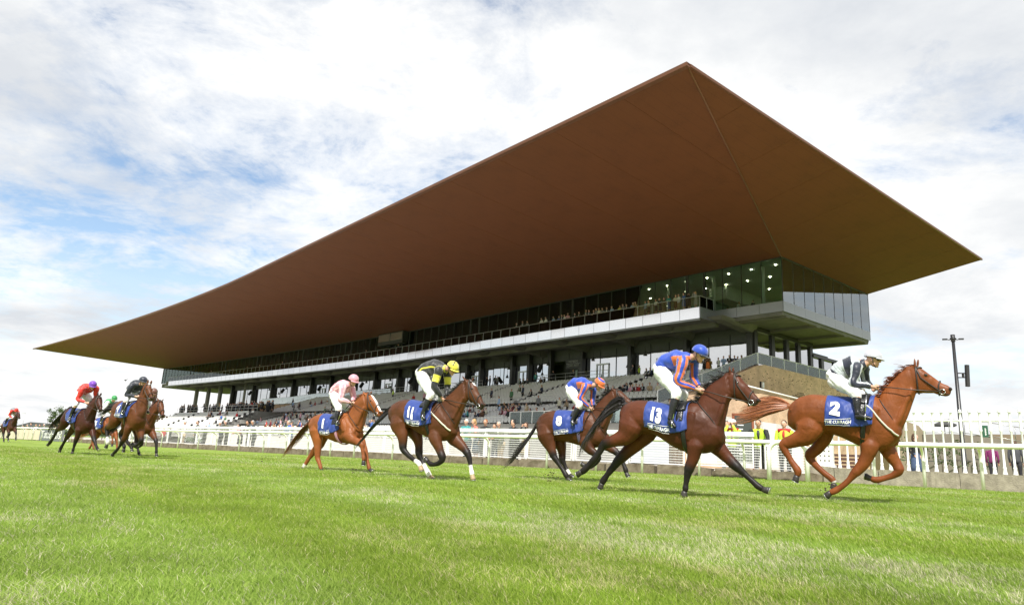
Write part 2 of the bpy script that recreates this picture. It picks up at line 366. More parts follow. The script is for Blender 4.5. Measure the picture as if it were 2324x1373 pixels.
# clip helpers: front field is the trapezium below the two hip lines
def clip(poly, a, b_, c):     # keep a*u+b*v<=c
    outp = []
    for i in range(len(poly)):
        p, q = poly[i], poly[(i+1) % len(poly)]; dp = a*p[0]+b_*p[1]-c; dq = a*q[0]+b_*q[1]-c
        if dp <= 0: outp.append(p)
        if dp*dq < 0: k = dp/(dp-dq); outp.append((p[0]+(q[0]-p[0])*k, p[1]+(q[1]-p[1])*k))
    return outp
gap = .010
k1 = (U0-RA)/(VG-VF)      # near hip: u = RA + k1*(v-VF)
k2 = (RB-U1)/(VG-VF)
seams = [RA] + [24.8+6.03*i for i in range(32)] + [RB]
for a, c in zip(seams, seams[1:]):
    if c-a < .1: continue
    rows = (VF, 37.5, 46.8, VG) if random.random() < .5 else (VF, 41.0, 50.4, VG)
    for v0, v1 in zip(rows, rows[1:]):
        poly = [(a+gap, v0+gap*.4), (c-gap, v0+gap*.4), (c-gap, v1-gap*.4), (a+gap, v1-gap*.4)]
        poly = clip(poly, -1, k1, -(RA-k1*VF)-gap*2); poly = clip(poly, 1, k2, RB+k2*VF-gap*2)
        if len(poly) > 2: hull_panel(poly)
kb = (U0-RA)/(VK-VB)
for (v0, v1) in [(27.7, 33.5), (33.5, 39.5), (39.5, 45.5), (45.5, 51.5), (51.5, 57.5), (57.5, 63.5), (63.5, 69.5), (69.5, 75.0)]:
    poly = [(RA+.005, v0+gap), (U0, v0+gap), (U0, v1-gap), (RA+.005, v1-gap)]
    poly = clip(poly, 1, -k1, RA-k1*VF-gap*2); poly = clip(poly, 1, kb, RA+kb*VK-gap)
    if len(poly) > 2:
        hull_panel(poly)
# back strip and far end strip
for a, c in zip(seams[1:], seams[2:]):
    poly = [(a+gap, VB), (c-gap, VB), (c-gap, VK), (a+gap, VK)]
    poly = clip(poly, -1, -kb, -(U0+kb*VB)-.05)
    if len(poly) > 2 and a > 36: hull_panel(poly)
hull_panel([(U1, VG), (RB, VF+.1), (RB, 51)]); hull_panel([(U1, VG), (RB, 51), (RB, VK), (U1, VB)])
# inner ceiling of the glazed floor
cb = MB()
for i in range(22):
    a, c = U0+(U1-U0)*i/22, U0+(U1-U0)*(i+1)/22
    cb.add([P(a, VG+.1, SZ-.02), P(c, VG+.1, SZ-.02), P(c, VB-.1, SZ-.02), P(a, VB-.1, SZ-.02)], [(0, 1, 2, 3)])
M_ceil = mat('grey_green_ceiling', (.36, .40, .37), .8)
cb.build('ceiling', M_ceil, stand)
# hip seam
hb = MB(); hb.tube([P(RA+.02, VF+.02, RZ-.03), P(U0, VG, SZ-.03)], .05, 6); hb.build('hip_seam', M_edge, roof_o)
eb = MB()
for i in range(NU):
    a, c = ulist[i], ulist[i+1]
    eb.box((a, VF-.03, RZ-.10), (c, VF+.30, RZ+.13), 0, P)
eb.box((RA-.03, VF+.31, RZ-.05), (RA+.1, VK, RZ+.12), 0, P)
eb.build('edge_trim', M_edge, roof_o)

# floor slabs
FZ = 15.70
sb = MB()
nseg = 20
for i in range(nseg):
    a, c = 37.26+(196-37.26)*i/nseg, 37.26+(196-37.26)*(i+1)/nseg
    sb.box((a, 53.62, 14.72), (c, VG+.2, FZ-.04), 0, P)
for i in range(nseg):
    a, c = U0+.12+(U1-U0-.24)*i/nseg, U0+.12+(U1-U0-.24)*(i+1)/nseg
    sb.box((a, VG+.12, 14.70), (c, VB-.12, FZ), 0, P)
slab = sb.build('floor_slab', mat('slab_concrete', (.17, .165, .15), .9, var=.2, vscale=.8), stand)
# ribs and upstand beams below the slab
rb = MB()
for i in range(nseg):
    a, c = 37.4+(196-37.4)*i/nseg, 37.4+(196-37.4)*(i+1)/nseg
    rb.box((a, 53.60, 14.50), (c, 53.95, 14.71), 0, P)
    rb.box((a, 56.2, 14.22), (c, 56.75, 14.69), 0, P)
for u in [36, 43.2, 50.8, 58.4, 66, 73.6, 81.2, 88.8, 96.4, 104, 111.6, 119.2, 126.8, 134.4, 142, 149.6, 157.2, 165, 172.5, 180, 188]:
    rb.add([P(u-.9, 53.96, 14.70), P(u+.9, 53.96, 14.70), P(u+.9, 60.0, 14.70), P(u-.9, 60.0, 14.70), P(u-.45, 54.4, 14.45), P(u+.45, 54.4, 14.45), P(u+.45, 60.0, 13.95), P(u-.45, 60.0, 13.95)],
           [(4, 5, 6, 7), (0, 4, 7, 3), (1, 2, 6, 5), (0, 1, 5, 4)])
for v in (57.2, 62.8, 68.4, 73.1):
    rb.box((U0+.16, v-.35, 14.42), (37.0, v+.35, 14.69), 0, P)
rb.box((U0+.16, VG+.16, 14.5), (37.2, VG+.5, 14.695), 0, P)
rb.box((U0+.14, VG+.52, 14.52), (U0+.6, VB-.2, 14.694), 0, P)
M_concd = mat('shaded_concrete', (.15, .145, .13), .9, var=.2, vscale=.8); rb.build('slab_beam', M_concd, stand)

# fascia: polished panels along the balcony edge, separate sheets with open joints
pw = 2.27; me_f = MB(); me_f.box((-pw/2+.022, -.03, 0), (pw/2-.022, .03, 1.06)); me_f = me_f.mesh('fascia_panel', M_alu)
n = int((196-37.26)/pw)
for i in range(n):
    u = 37.26+pw*(i+.5); o = frame_obj('fascia_panel', me_f, stand, u, 53.5, 14.60)
    o.rotation_euler = (rad(random.uniform(-.35, .35)) - rad(1.5), 0, yaw_uv(u)+rad(random.uniform(-.3, .3)))
q = MB()
for i in range(nseg):
    a, c = 37.26+(196-37.26)*i/nseg, 37.26+(196-37.26)*(i+1)/nseg
    q.box((a, 53.40, 14.40), (c, 53.58, 14.55), 0, P)
q.build('fascia_trim', M_alum, stand)
# balcony end face and glass box base panels
me2 = MB(); me2.box((-1.0, -.03, 0), (1.0, .03, .93)); me_p1 = me2.mesh('base_panel', M_alum)
for v in (54.75,):
    q = MB(); q.box((-.03, -1.25, 0), (.03, 1.25, 1.05)); q = q.mesh('end_panel', M_alum); frame_obj('end_panel', q, stand, 37.22, v+.03, 14.62)
me3 = MB(); me3.box((-1.14, -.03, 0), (1.14, .03, .93)); me_p2 = me3.mesh('base_panel', M_alum)
for i in range(3): frame_obj('base_panel', me_p2, stand, U0+1.155+2.31*i, VG-.02, 14.82)
sp_ = (VB-VG)/9
q = MB(); q.box((-.03, -sp_/2+.01, 0), (.03, sp_/2-.01, .93)); me_p3 = q.mesh('base_panel', M_alum)
for i in range(9): frame_obj('base_panel', me_p3, stand, U0-.01, VG+sp_*(i+.5), 14.82)

# upper glazing
gh = SZ-FZ-.10
def pane_mesh(w, h, g, name='window_pane'):
    q = MB(); q.box((-w/2, -.012, 0), (w/2, .012, h)); return q.mesh(name, g)
def mull_mesh(h, w=.05, d=.07, name='mullion', m=None): q = MB(); q.box((-w/2, -d, 0), (w/2, d, h)); return q.mesh(name, m or M_dark)
npn = int((U1-U0)/2.03); pwid = (U1-U0)/npn
mp = pane_mesh(pwid-.03, gh, G_up); mm = mull_mesh(gh, .035, .05); mmw = mull_mesh(gh, .22, .09)
for i in range(npn):
    frame_obj('window_pane', mp, stand, U0+pwid*(i+.5), VG, FZ+.05)
for i in range(npn+1):
    wide = i > 2 and i % 9 in (4, 5)
    frame_obj('mullion', mmw if wide else mm, stand, U0+pwid*i, VG, FZ+.04)
mps = MB(); mps.box((-.012, -sp_/2+.015, 0), (.012, sp_/2-.015, gh)); mps = mps.mesh('window_pane', G_side)
mms = mull_mesh(gh, .06, .025)
for i in range(9): frame_obj('window_pane', mps, stand, U0, VG+sp_*(i+.5), FZ+.05)
for i in range(10): frame_obj('mullion', mms, stand, U0, VG+sp_*i, FZ+.04)
# back glazing of the side room, open to the sky behind
mpb = pane_mesh(2.2, gh, glass_mat('clear_back_glass', (.92, .985, .975), .045))
for i in range(5): frame_obj('back_pane', mpb, stand, U0+1.3+2.25*i, VB, FZ+.05)
fr = MB()
for i in range(nseg):
    a, c = U0+(U1-U0)*i/nseg, U0+(U1-U0)*(i+1)/nseg
    fr.box((a, VG-.07, SZ-.07), (c, VG+.07, SZ+.12), 0, P)
fr.box((U0-.07, VG-.07, SZ-.07), (U0+.07, VB, SZ+.12), 0, P)
fr.build('head_frame', M_dark, stand)
# interior: cores, columns, counter, tables, downlights
ib = MB()
for a, c in ((42, 60), (60, 84), (84, 110), (110, 140), (140, 172)):
    ib.box((a, 64.5, FZ+.01), (c, 65.0, SZ-.03), 0, P)
ib.box((41.5, 62, FZ+.01), (42, 73, SZ-.03), 0, P)
ib.box((39.5, 61.5, SZ-1.5), (41.4, 73.2, SZ-.04), 0, P)
ib.build('inner_wall', mat('green_grey_wall', (.24, .27, .25), .6, var=.2, vscale=.4), stand)
lb = MB()
for a, c in ((44, 58), (62, 80), (86, 108)):
    lb.box((a, 64.30, FZ+1.5), (c, 64.48, FZ+1.75), 0, P)
lb.build('bar_fascia', mat('amber_timber', (.35, .19, .05), .5), stand)
for u, v in [(33.2, 57.8), (38.6, 57.8), (44.3, 58), (33.2, 66), (33.2, 71.2), (52, 58), (60, 58), (68, 58), (77, 58), (86, 58)]:
    q = MB(); q.tube([(0, 0, 0), (0, 0, SZ-FZ-.05)], .16, 12); link('column', q.mesh('column', mat('pale_column', (.42, .45, .42), .5)), stand, P(u, v, FZ+.02))
dlm = MB(); dlm.tube([(0, 0, 0), (0, 0, .03)], .075, 10); dlm = dlm.mesh('downlight', mat('downlight_glow', (1, .9, .7), emit=(1, .84, .60), estr=55))
for i in range(42):
    u = U0+1.6+2.5*i+(0.0 if i < 30 else random.uniform(-1, 1))
    for v in (57.9, 61.3) + ((65.5, 69.5) if u < 38 else ()):
        if u > 90 and i % 2: continue
        link('downlight', dlm, stand, P(u, v, SZ-.07))
tb = MB()
for u, v in [(35.6, 58.4), (39.2, 59.4), (37.5, 62.5), (34.2, 61.8), (32.4, 64.5), (32.2, 68.3), (33.0, 71.9), (45, 60), (50, 60.5)]:
    tb.tube([P(u, v, FZ+.02), P(u, v, FZ+.74)], .05, 6); tb.tube([P(u, v, FZ+.74), P(u, v, FZ+.77)], .55, 14)
tb.build('dining_table', mat('white_linen', (.7, .7, .7), .8), stand)

# balcony balustrade: glass sheets between thin posts, handrail
bh = 1.1
def balus(name, pts, h, post_every, gm, pm, par, post_w=.03, top_r=.025, glass=True, posts_named='post'):
    """pts: world points along the foot of a balustrade"""
    for a, c in zip(pts, pts[1:]):
        d = c-a; L = math.hypot(d.x, d.y); nb = max(1, round(L/post_every)); st = d/nb
        yaw = math.atan2(d.y, d.x)
        pm_ = MB(); pm_.box((-post_w/2, -post_w/2, 0), (post_w/2, post_w/2, h)); pm_ = pm_.mesh('post', pm)
        sl_ = st.z
        if glass:
            w = math.hypot(st.x, st.y)-post_w-.01; k = sl_/math.hypot(st.x, st.y)*w/2
            gmesh = MB(); gmesh.add([(-w/2, -.006, .06-k), (w/2, -.006, .06+k), (w/2, .006, .06+k), (-w/2, .006, .06-k), (-w/2, -.006, h-.04-k), (w/2, -.006, h-.04+k), (w/2, .006, h-.04+k), (-w/2, .006, h-.04-k)],
                [(0, 3, 2, 1), (4, 5, 6, 7), (0, 1, 5, 4), (1, 2, 6, 5), (2, 3, 7, 6), (3, 0, 4, 7)]); gmesh = gmesh.mesh('glass_sheet', gm)
        for i in range(nb+1):
            link('post', pm_, par, a+st*i, (0, 0, yaw))
            if glass and i < nb: link('glass_sheet', gmesh, par, a+st*(i+.5), (0, 0, yaw))
        hb_ = MB(); hb_.tube([a+Vector((0, 0, h)), c+Vector((0, 0, h))], top_r, 6); hb_.build('handrail', pm, par)
bal = thing('balcony_balustrade', 'smoked glass balustrade with thin steel handrail along the upper balcony edge', 'balustrade', P(37.3, 53.6, FZ))
upts = [37.35, 60, 82, 97, 112, 127, 142, 157, 172, 195]
balus('b', [P(u, 53.62, FZ-.02) for u in upts], bh, 1.9, G_smoke, M_steel, bal)
balus('b', [P(37.35, 53.62, FZ-.02), P(37.35, 55.9, FZ-.02)], bh, 1.1, G_smoke, M_steel, bal)

# commentary box on the balcony, further along
cbx = MB(); cbx.box((94, 55.0, 17.9), (101.5, 56.0, 19.83), 0, P); cbx.box((94.2, 54.96, 18.5), (97.6, 55.0, 19.7), 1, P); cbx.box((97.9, 54.96, 18.5), (101.3, 55.0, 19.7), 1, P)
cbx.build('commentary_box', [M_dark, G_smoke], stand)

# lower glazing: concourse level
CZ = 9.9; VL = 60.0; LH = 3.95
cols = [35.75, 43.2, 50.8, 58.4, 64, 68.2, 71.7, 78.8, 82.1, 89.6, 97.2, 101.4, 108.9, 116.8, 124.6, 132.4, 140.3, 149.7, 158.9, 170]
cm_ = MB(); cm_.box((-.24, -.30, 0), (.24, .30, 4.7)); cm_ = cm_.mesh('dark_column', mat('dark_column', (.028, .026, .024), .4))
for u in cols: frame_obj('dark_column', cm_, stand, u, 59.55, CZ)
edges = []
for a, c in zip(cols, cols[1:]):
    k = 3 if c-a > 6 else 2 if c-a > 3.9 else 1
    edges += [a+(c-a)*i/k for i in range(k)]
edges.append(cols[-1])
lowm = {}
for a, c in zip(edges, edges[1:]):
    if 59.2 < (a+c)/2 < 63.5: continue          # the recessed entrance bay
    w = round(c-a, 2)
    if w not in lowm: lowm[w] = pane_mesh(w-.05, 3.25, G_low)
    o = frame_obj('window_pane', lowm[w], stand, (a+c)/2, VL, CZ+.02)
    o.rotation_euler = (rad(random.uniform(-.25, .25)), 0, yaw_uv((a+c)/2)+rad(random.uniform(-.25, .25)))
mlo = mull_mesh(4.2, .07, .06, m=M_dark)
for u in edges: frame_obj('mullion', mlo, stand, u, VL, CZ)
tr = MB()
for i in range(16):
    a, c = 35.6+(170-35.6)*i/16, 35.6+(170-35.6)*(i+1)/16
    tr.box((a, VL-.05, CZ+3.27), (c, VL+.05, CZ+3.34), 0, P)
    tr.box((a, VL+.0, CZ+3.34), (c, VL+.03, CZ+4.75), 1, P)
    tr.box((a, 68, CZ), (c, 68.2, CZ+4.7), 1, P)
    tr.box((a, VL+.1, CZ+4.5), (c, 68, CZ+4.55), 1, P)
tr.build('transom', [M_dark, M_darkwall], stand)
# door frames in pale metal in the lower glazing
for u in (46.4, 55.4, 69.9, 80.5, 93, 105, 120.5, 128.5):
    q = MB()
    for dx in (-.95, 0, .95): q.box((dx-.05, -.05, 0), (dx+.05, .05, 2.45))
    q.box((-1.0, -.05, 2.35), (1.0, .05, 2.5)); q.box((-.14, -.09, .9), (-.1, -.06, 1.5)); q.box((.1, -.09, .9), (.14, -.06, 1.5))
    frame_obj('door_frame', q.mesh('door_frame', M_steel), stand, u, VL-.09, CZ+.02)
# entrance bay
q = MB(); q.box((59.0, 61.5, CZ), (59.2, 61.6, CZ+4), 0, P); q.box((59.0, 61.6, CZ), (63.8, 61.8, CZ+4.3), 0, P); q.build('bay_wall', M_darkwall, stand)
q = MB(); q.box((60.2, 61.5, CZ), (60.36, 61.58, CZ+2.3), 0, P); q.box((61.2, 61.5, CZ), (61.5, 61.58, CZ+2.3), 0, P); q.build('door_light', mat('pale_lit_glass', (.45, .6, .58), .3), stand)

def text_mesh(s, size, m, extr=.004, align='CENTER', bold=0.0):
    cu = bpy.data.curves.new('t', 'FONT'); cu.offset = bold; cu.body = s; cu.size = size; cu.extrude = extr; cu.align_x = align; cu.align_y = 'CENTER'; cu.resolution_u = 3
    o = bpy.data.objects.new('t', cu); COL.objects.link(o); bpy.context.view_layer.update()
    me = bpy.data.meshes.new_from_object(o.evaluated_get(bpy.context.evaluated_depsgraph_get())); bpy.data.objects.remove(o); bpy.data.curves.remove(cu)
    me.materials.clear(); me.materials.append(m); return me
def upright(me, flip=False):      # text in XY -> XZ facing the track: frame_obj x=+u runs right-to-left for a viewer on the track
    M = Matrix(((-1, 0, 0, 0), (0, 0, 1, 0), (0, 1, 0, 0), (0, 0, 0, 1))); me.transform(M); me.update(); return me
for s, z in (('MEMBERS', 12.85), ('OAKS REST', 12.35)):
    frame_obj('entrance_lettering', upright(text_mesh(s, .40, mat('grey_lettering', (.30, .30, .28), .6))), stand, 59.6, 59.15, z)
q = MB(); q.box((-1.2, -.03, 0), (1.2, .03, .04)); frame_obj('lettering_rule', q.mesh('lettering_rule', MATS['grey_lettering']), stand, 59.6, 59.15, 12.59)
q = MB(); q.box((-1.35, -.02, 0), (1.35, .02, 1.25)); frame_obj('sign_board', q.mesh('sign_board', M_dark), stand, 59.6, 59.25, 12.0)

# side of the lower box, along v at u=35.5
q = MB()
svs = [60.0, 63.2, 66.0, 68.4, 71.0, 73.4, 76.5]
for v in svs: q.box((35.35, v-.28, CZ), (35.75, v+.28, CZ+4.75 if v < 72 else CZ+3.4), 0, P)
q.box((35.3, 60, CZ+4.3), (35.8, 71.2, CZ+4.75), 0, P); q.box((35.25, 71.2, CZ+3.3), (35.9, 76.8, CZ+3.6), 0, P)
q.build('side_frame', MATS['dark_column'], stand)
for a, c in zip(svs, svs[1:]):
    w = c-a-.56; g = MB(); g.box((-.02, -w/2, 0), (.02, w/2, 4.3 if a < 71 else 3.3)); frame_obj('side_pane', g.mesh('side_pane', G_low), stand, 35.55, (a+c)/2, CZ+.01)
q = MB(); q.box((36, 60.3, CZ), (36.2, 76, CZ+4), 0, P); q.build('side_inner_wall', M_darkwall, stand)

# grey stair tower and round concrete columns at the far end
ft = MB(); ft.box((178.5, 66, 3.0), (185, 70, 14.66), 0, P); ft.box((168, 64, 3.0), (177.5, 70, 14.66), 0, P)
ft.build('stair_tower', mat('grey_tower_cladding', (.085, .095, .105), .5, var=.1, vscale=.5), stand)
cc = MB(); cc.tube([(0, 0, 0), (0, 0, 11.95)], .50, 16); cc = cc.mesh('round_column', M_conc)
for x, y in ((448, 883), (475, 880), (502, 878), (531, 875), (560, 873)):
    p = onuvplane(x, y, z=14.5); link('round_column', cc, stand, (p.x, p.y, 2.72))

# loudspeakers and spotlights hanging below the balcony
bell = MB(); bell.tube([(0, 0, 0), (0, 0, -.12), (0, 0, -.15), (0, 0, -.50)], [.07, .08, .10, .24], 10); bell_me = bell.mesh('lamp_shade', M_dark)
rodm = MB(); rodm.tube([(0, 0, 0), (0, 0, 1.75)], .025, 5); rod_me = rodm.mesh('rod', M_dark)
cab = MB(); cab.box((-.18, -.22, -.52), (.18, .22, .52)); cab_me = cab.mesh('cabinet', MATS.get('black_grille') or mat('black_grille', (.022, .022, .022), .7))
for k in range(15):
    u = 46.6+7.6*k; w_ = 'first' if k == 0 else None
    for kind, du_, vv__, zz in (('spotlight', 0, 57.0, 12.75), ('loudspeaker', 1.5, 57.0, 12.35)):
        if kind == 'loudspeaker' and k % 2 == 1: continue
        p = P(u+du_, vv__, zz); t = thing('hanging_'+kind, '%s hanging below the balcony, %d%s from the right' % ('black bell-shaped spotlight' if kind == 'spotlight' else 'black tilted box loudspeaker', (k+1 if kind == 'spotlight' else k//2+1), {1: 'st', 2: 'nd', 3: 'rd'}.get(k+1 if kind == 'spotlight' else k//2+1, 'th')), 'spotlight' if kind == 'spotlight' else 'loudspeaker', tuple(p), 0, 'equipment hanging below the balcony')
        link('rod', rod_me, t, p)
        if kind == 'spotlight': link('lamp_shade', bell_me, t, p)
        else: link('cabinet', cab_me, t, p-Vector((0, 0, .4)), (rad(38), 0, yaw_uv(u)+rad(20)))
# ------------------------------------------------------------------ terraces
terr = thing('seating_terrace', 'stepped concrete seating terrace of pale plastic seats below the glazed concourse', 'seating terrace', P(34, 40, 1.0))
tb = MB()
UE = 33.6
def tier(u0, u1, v0, z0, n, dv=.8, dz=.3):
    for i in range(n):
        tb.box((u0, v0+dv*i, max(z0+dz*i-.6, 0)), (u1, v0+dv*(i+1)+.02, z0+dz*i), 0, Pseg)
    return v0+dv*n, z0+dz*n
def Pseg(u, v, z): return P(u, v, z)
useg = [(UE, 90), (90, 112), (112, 126)]
for a, c in useg:
    if a < 100: tier(a, min(c, 112) if c > 100 else c, 39.6, 3.5, 9, .8, .24)       # lower tier
    tier(a, c, 47.6, 6.2, 12, .8, .3)        # upper tier
    tb.box((a, 46.8, 5.0), (c, 47.58, 5.66 if a < 100 else 6.1), 0, P)
    tb.box((a, 47.5, 5.0), (c, 47.62, 6.2), 0, P)
    if a < 100: tb.box((a, 39.3, 0), (c, 39.6, 3.75), 0, P)        # front wall of the lower tier
    tb.box((a, 57.2, 9.0), (c, 60.1, CZ), 0, P)        # concourse
for a, c in ((112, 120), (120, 128), (128, 136), (136, 144), (144, 150)):
    tier(a, c, 33.6, 2.0, 9, .8, .42)
    tb.box((a, 40.8, 2), (c, 46.8 if c <= 126 else 57, 6.1), 0, P)
for a, c in ((126, 137), (137, 148)):
    tb.box((a, 57.6, 6), (c, 60.1, CZ), 0, P)
M_step = mat('step_concrete', (.25, .245, .23), .9, var=.15, vscale=1.3); tb.build('terrace_steps', M_step, terr)
# low white front stand on the left
lb = MB()
for a, c in ((52, 70), (70, 90), (90, 112)):
    for i in range(6): lb.box((a, 33.6+.8*i, 0), (c, 34.42+.8*i, 1.75+.24*i), 0, P)
    lb.box((a, 33.4, 0), (c, 33.6, 2.0), 0, P); lb.box((a, 38.3, 0), (c, 39.3, 3.1), 0, P)
lb.build('front_steps', M_concL, terr)

# seats: shell with a rounded back; back faces the concourse, front faces the track
def seat_mesh(nd):
    q = MB(); w = .225
    if nd:
        pts = []
        for x in (-w, -w*.6, 0, w*.6, w):
            k = 1-(abs(x)/w)**3
            pts.append((x, k))
        vs = []
        for x, k in pts:      # profile: seat front (y +.42, z .42) -> seat back -> top of the back
            for (y, z) in ((.40, .40), (.38, .43), (.02, .41), (-.02, .46), (-.06, .60+.0*k), (-.08, .74+.05*k), (-.11, .745+.05*k), (-.09, .60)):
                vs.append((x, y, z))
        m_ = 8; fs = []
        for i in range(4):
            for j in range(m_-1): fs.append((i*m_+j, i*m_+j+1, (i+1)*m_+j+1, (i+1)*m_+j))
        q.add(vs, fs, 0, True); q.box((-.06, -.08, .0), (.06, .05, .40), 1)
        q.add([(-w, -.075, .44), (w, -.075, .44), (w, -.075, .60), (-w, -.075, .60)], [(0, 1, 2, 3)], 1)
    return q
seatq = seat_mesh(True); seat_me = seatq.mesh('seat', [M_seat, M_seatback])
spots = []
def seatrow(u0, u1, v, z):
    u = u0
    while u < u1:
        if not (abs((u-44.8) % 11.4) < 1.0): spots.append((u, v, z))
        u += .52
for i in range(9): seatrow(UE+.5, 111.5, 39.6+.8*i+.28, 3.5+.24*i)
for i in range(12): seatrow(UE+.5, 125.5, 47.6+.8*i+.28, 6.2+.3*i)
for i in range(9): seatrow(112.5, 149, 33.6+.8*i+.28, 2.0+.42*i)
for i in range(5): seatrow(53, 111.5, 33.6+.8*i+.28, 1.75+.24*i)
def onscreen(p):
    d = p-CAM; z = d.dot(FW); return z > 0 and abs(F*d.dot(R2)/z) < 1200
spots = [s for s in spots if onscreen(P(*s))]
spots.sort(key=lambda s: P(*s).length)
seats_near = [s for s in spots if s[0] > 36][:290]; near = set(seats_near); far = [s for s in spots if s not in near]
for s in seats_near:
    o = link('seat', seat_me, terr, P(s[0], s[1], s[2]), (0, 0, yaw_uv(s[0])))
SV = np.array(seatq.v); allv = []; allf = []; allm = []
fl = []
for (u, v, z) in far:
    p = P(u, v, z); a = yaw_uv(u); c, s_ = math.cos(a), math.sin(a)
    q = SV.copy(); q2 = np.c_[q[:, 0]*c - q[:, 1]*s_ + p.x, q[:, 0]*s_ + q[:, 1]*c + p.y, q[:, 2]+p.z]
    o_ = len(allv)*len(SV); allv.append(q2); allf.extend([tuple(i+o_ for i in f) for f in seatq.f]); allm.extend(seatq.m)
me = bpy.data.meshes.new('seat_rows'); me.from_pydata(np.concatenate(allv).tolist(), [], allf); me.materials.append(M_seat); me.materials.append(M_seatback)
me.polygons.foreach_set('material_index', allm); me.polygons.foreach_set('use_smooth', [True]*len(allf))
tag(link('seat_rows', me, terr), kind='stuff')

# railings of the terraces
def railing(par, pts, h=1.0, every=1.9, m=None, mids=(.5,), r=.025, name='railing'):
    m = m or M_steel; q = MB()
    for a, c in zip(pts, pts[1:]):
        d = c-a; L = d.length; nb = max(1, round(L/every))
        for i in range(nb+1):
            p = a+d*i/nb; q.tube([p, p+Vector((0, 0, h))], r*.9, 5)
        for k in (1.0,)+tuple(mids): q.tube([a+Vector((0, 0, h*k)), c+Vector((0, 0, h*k))], r, 5)
    return q.build(name, m, par)
def vbars(par, pts, h, every, m, name='bar_panel', r=.012):
    q = MB()
    for a, c in zip(pts, pts[1:]):
        d = c-a; nb = max(1, round(d.length/every))
        for i in range(nb+1):
            p = a+d*i/nb; q.box((p.x-r, p.y-r, p.z), (p.x+r, p.y+r, p.z+h))
        for z in (.08, h): 
            dd = (c-a).normalized(); nn = Vector((-dd.y, dd.x, 0))*.02
            q.add([a+Vector((0, 0, z-.025))-nn, c+Vector((0, 0, z-.025))-nn, c+Vector((0, 0, z+.025))-nn, a+Vector((0, 0, z+.025))-nn], [(0, 1, 2, 3)])
            q.add([a+Vector((0, 0, z-.025))+nn, c+Vector((0, 0, z-.025))+nn, c+Vector((0, 0, z+.025))+nn, a+Vector((0, 0, z+.025))+nn], [(3, 2, 1, 0)])
    return q.build(name, m, par)
M_wsteel = mat('white_steel', (.72, .73, .72), .4, .1)
for a, c in ((34, 47), (50.5, 70), (72, 90), (92, 110), (112, 125)):
    railing(terr, [P(a, 47.55, 6.2), P(c, 47.55, 6.2)], .95, 1.7, M_wsteel)
    # sloping handrails up the aisles
    railing(terr, [P(c+.6, 47.6, 6.2), P(c+.6, 41, 3.9)], .95, 1.6, M_steel, name='aisle_rail')
    railing(terr, [P(c+1.3, 56.5, 9.5), P(c+1.3, 48, 6.3)], .9, 1.8, M_steel, name='aisle_rail')
# front of the lower tier: framed glass sheets near, plain white rails beyond
balus('x', [P(34, 39.45, 3.75), P(47.5, 39.45, 3.75)], 1.05, 1.55, G_bal, M_wsteel, terr, post_w=.07, top_r=.04)
railing(terr, [P(48.5, 39.45, 3.3), P(60, 39.45, 3.3), P(90, 39.45, 3.3), P(111.5, 39.45, 3.3)], 1.05, 1.8, M_wsteel, mids=(.55, .1))
vbars(terr, [P(52, 33.45, 2.0), P(75, 33.45, 2.0), P(100, 33.45, 2.0), P(125, 33.45, 2.0), P(149, 33.45, 2.0)], 1.0, .32, M_wsteel)
railing(terr, [P(112.5, 40.9, 6.1), P(130, 40.9, 6.1), P(149.5, 40.9, 6.1)], 1.0, 1.8, M_wsteel)
# platform railings in front of the concourse doors
for a, c in ((51.2, 63.0), (74, 88), (92, 106)):
    railing(terr, [P(a, 56.3, CZ), P(c, 56.3, CZ)], 1.05, 1.75, M_steel, mids=(.62,), name='platform_rail')
    q = MB(); q.box((a, 56.25, 8.8), (c, 57.3, CZ-.003), 0, P); q.build('platform', M_concL, terr)
    railing(terr, [P(c, 56.3, CZ), P(c, 59.2, CZ)], 1.05, 1.45, M_steel, mids=(.62,), name='platform_rail')
    for k in range(int((c-a)/1.7)):
        q = MB(); q.ball((0, 0, 0), (.13, .1, .08), 8, 5); link('lamp', q.mesh('lamp', M_white), terr, P(a+.9+1.7*k, 56.15, 9.6))
# glass balustrade and brick wall of the far raised concourse
fw_ = thing('brick_parapet', 'low buff brick parapet with a pale glass balustrade beyond the far end of the seats', 'brick wall', P(127, 57.4, 6))
q = MB()
for a, c in ((126.2, 137), (137, 149)): q.box((a, 57.2, 5.5), (c, 57.6, 9.2), 0, P)
q.build('brickwork', M_brick, fw_)
balus('x', [P(100, 57.3, CZ-.2), P(126, 57.3, CZ-.2), P(137, 57.3, CZ-.6), P(149, 57.3, CZ-.7)], 1.35, 2.2, glass_mat('pale_balustrade_glass', (.72, .88, .9), .45), M_steel, fw_)

# end wall of the terrace: buff brick gable with a glass balustrade
ew = thing('brick_end_wall', 'buff perforated brick end wall of the terrace, sloping up to a level top behind the horses', 'brick wall', P(33, 46, 1))
q = MB()
prof = [(44.0, .5), (78, .5), (78, 10.35), (57.3, 10.35), (56.3, 10.2), (44.0, 5.9)]
q.add([P(33.0, v, z) for v, z in prof]+[P(33.55, v, z) for v, z in prof], [tuple(range(6)), tuple(range(11, 5, -1))]+[(i, i+6, (i+1) % 6+6, (i+1) % 6) for i in range(6)])
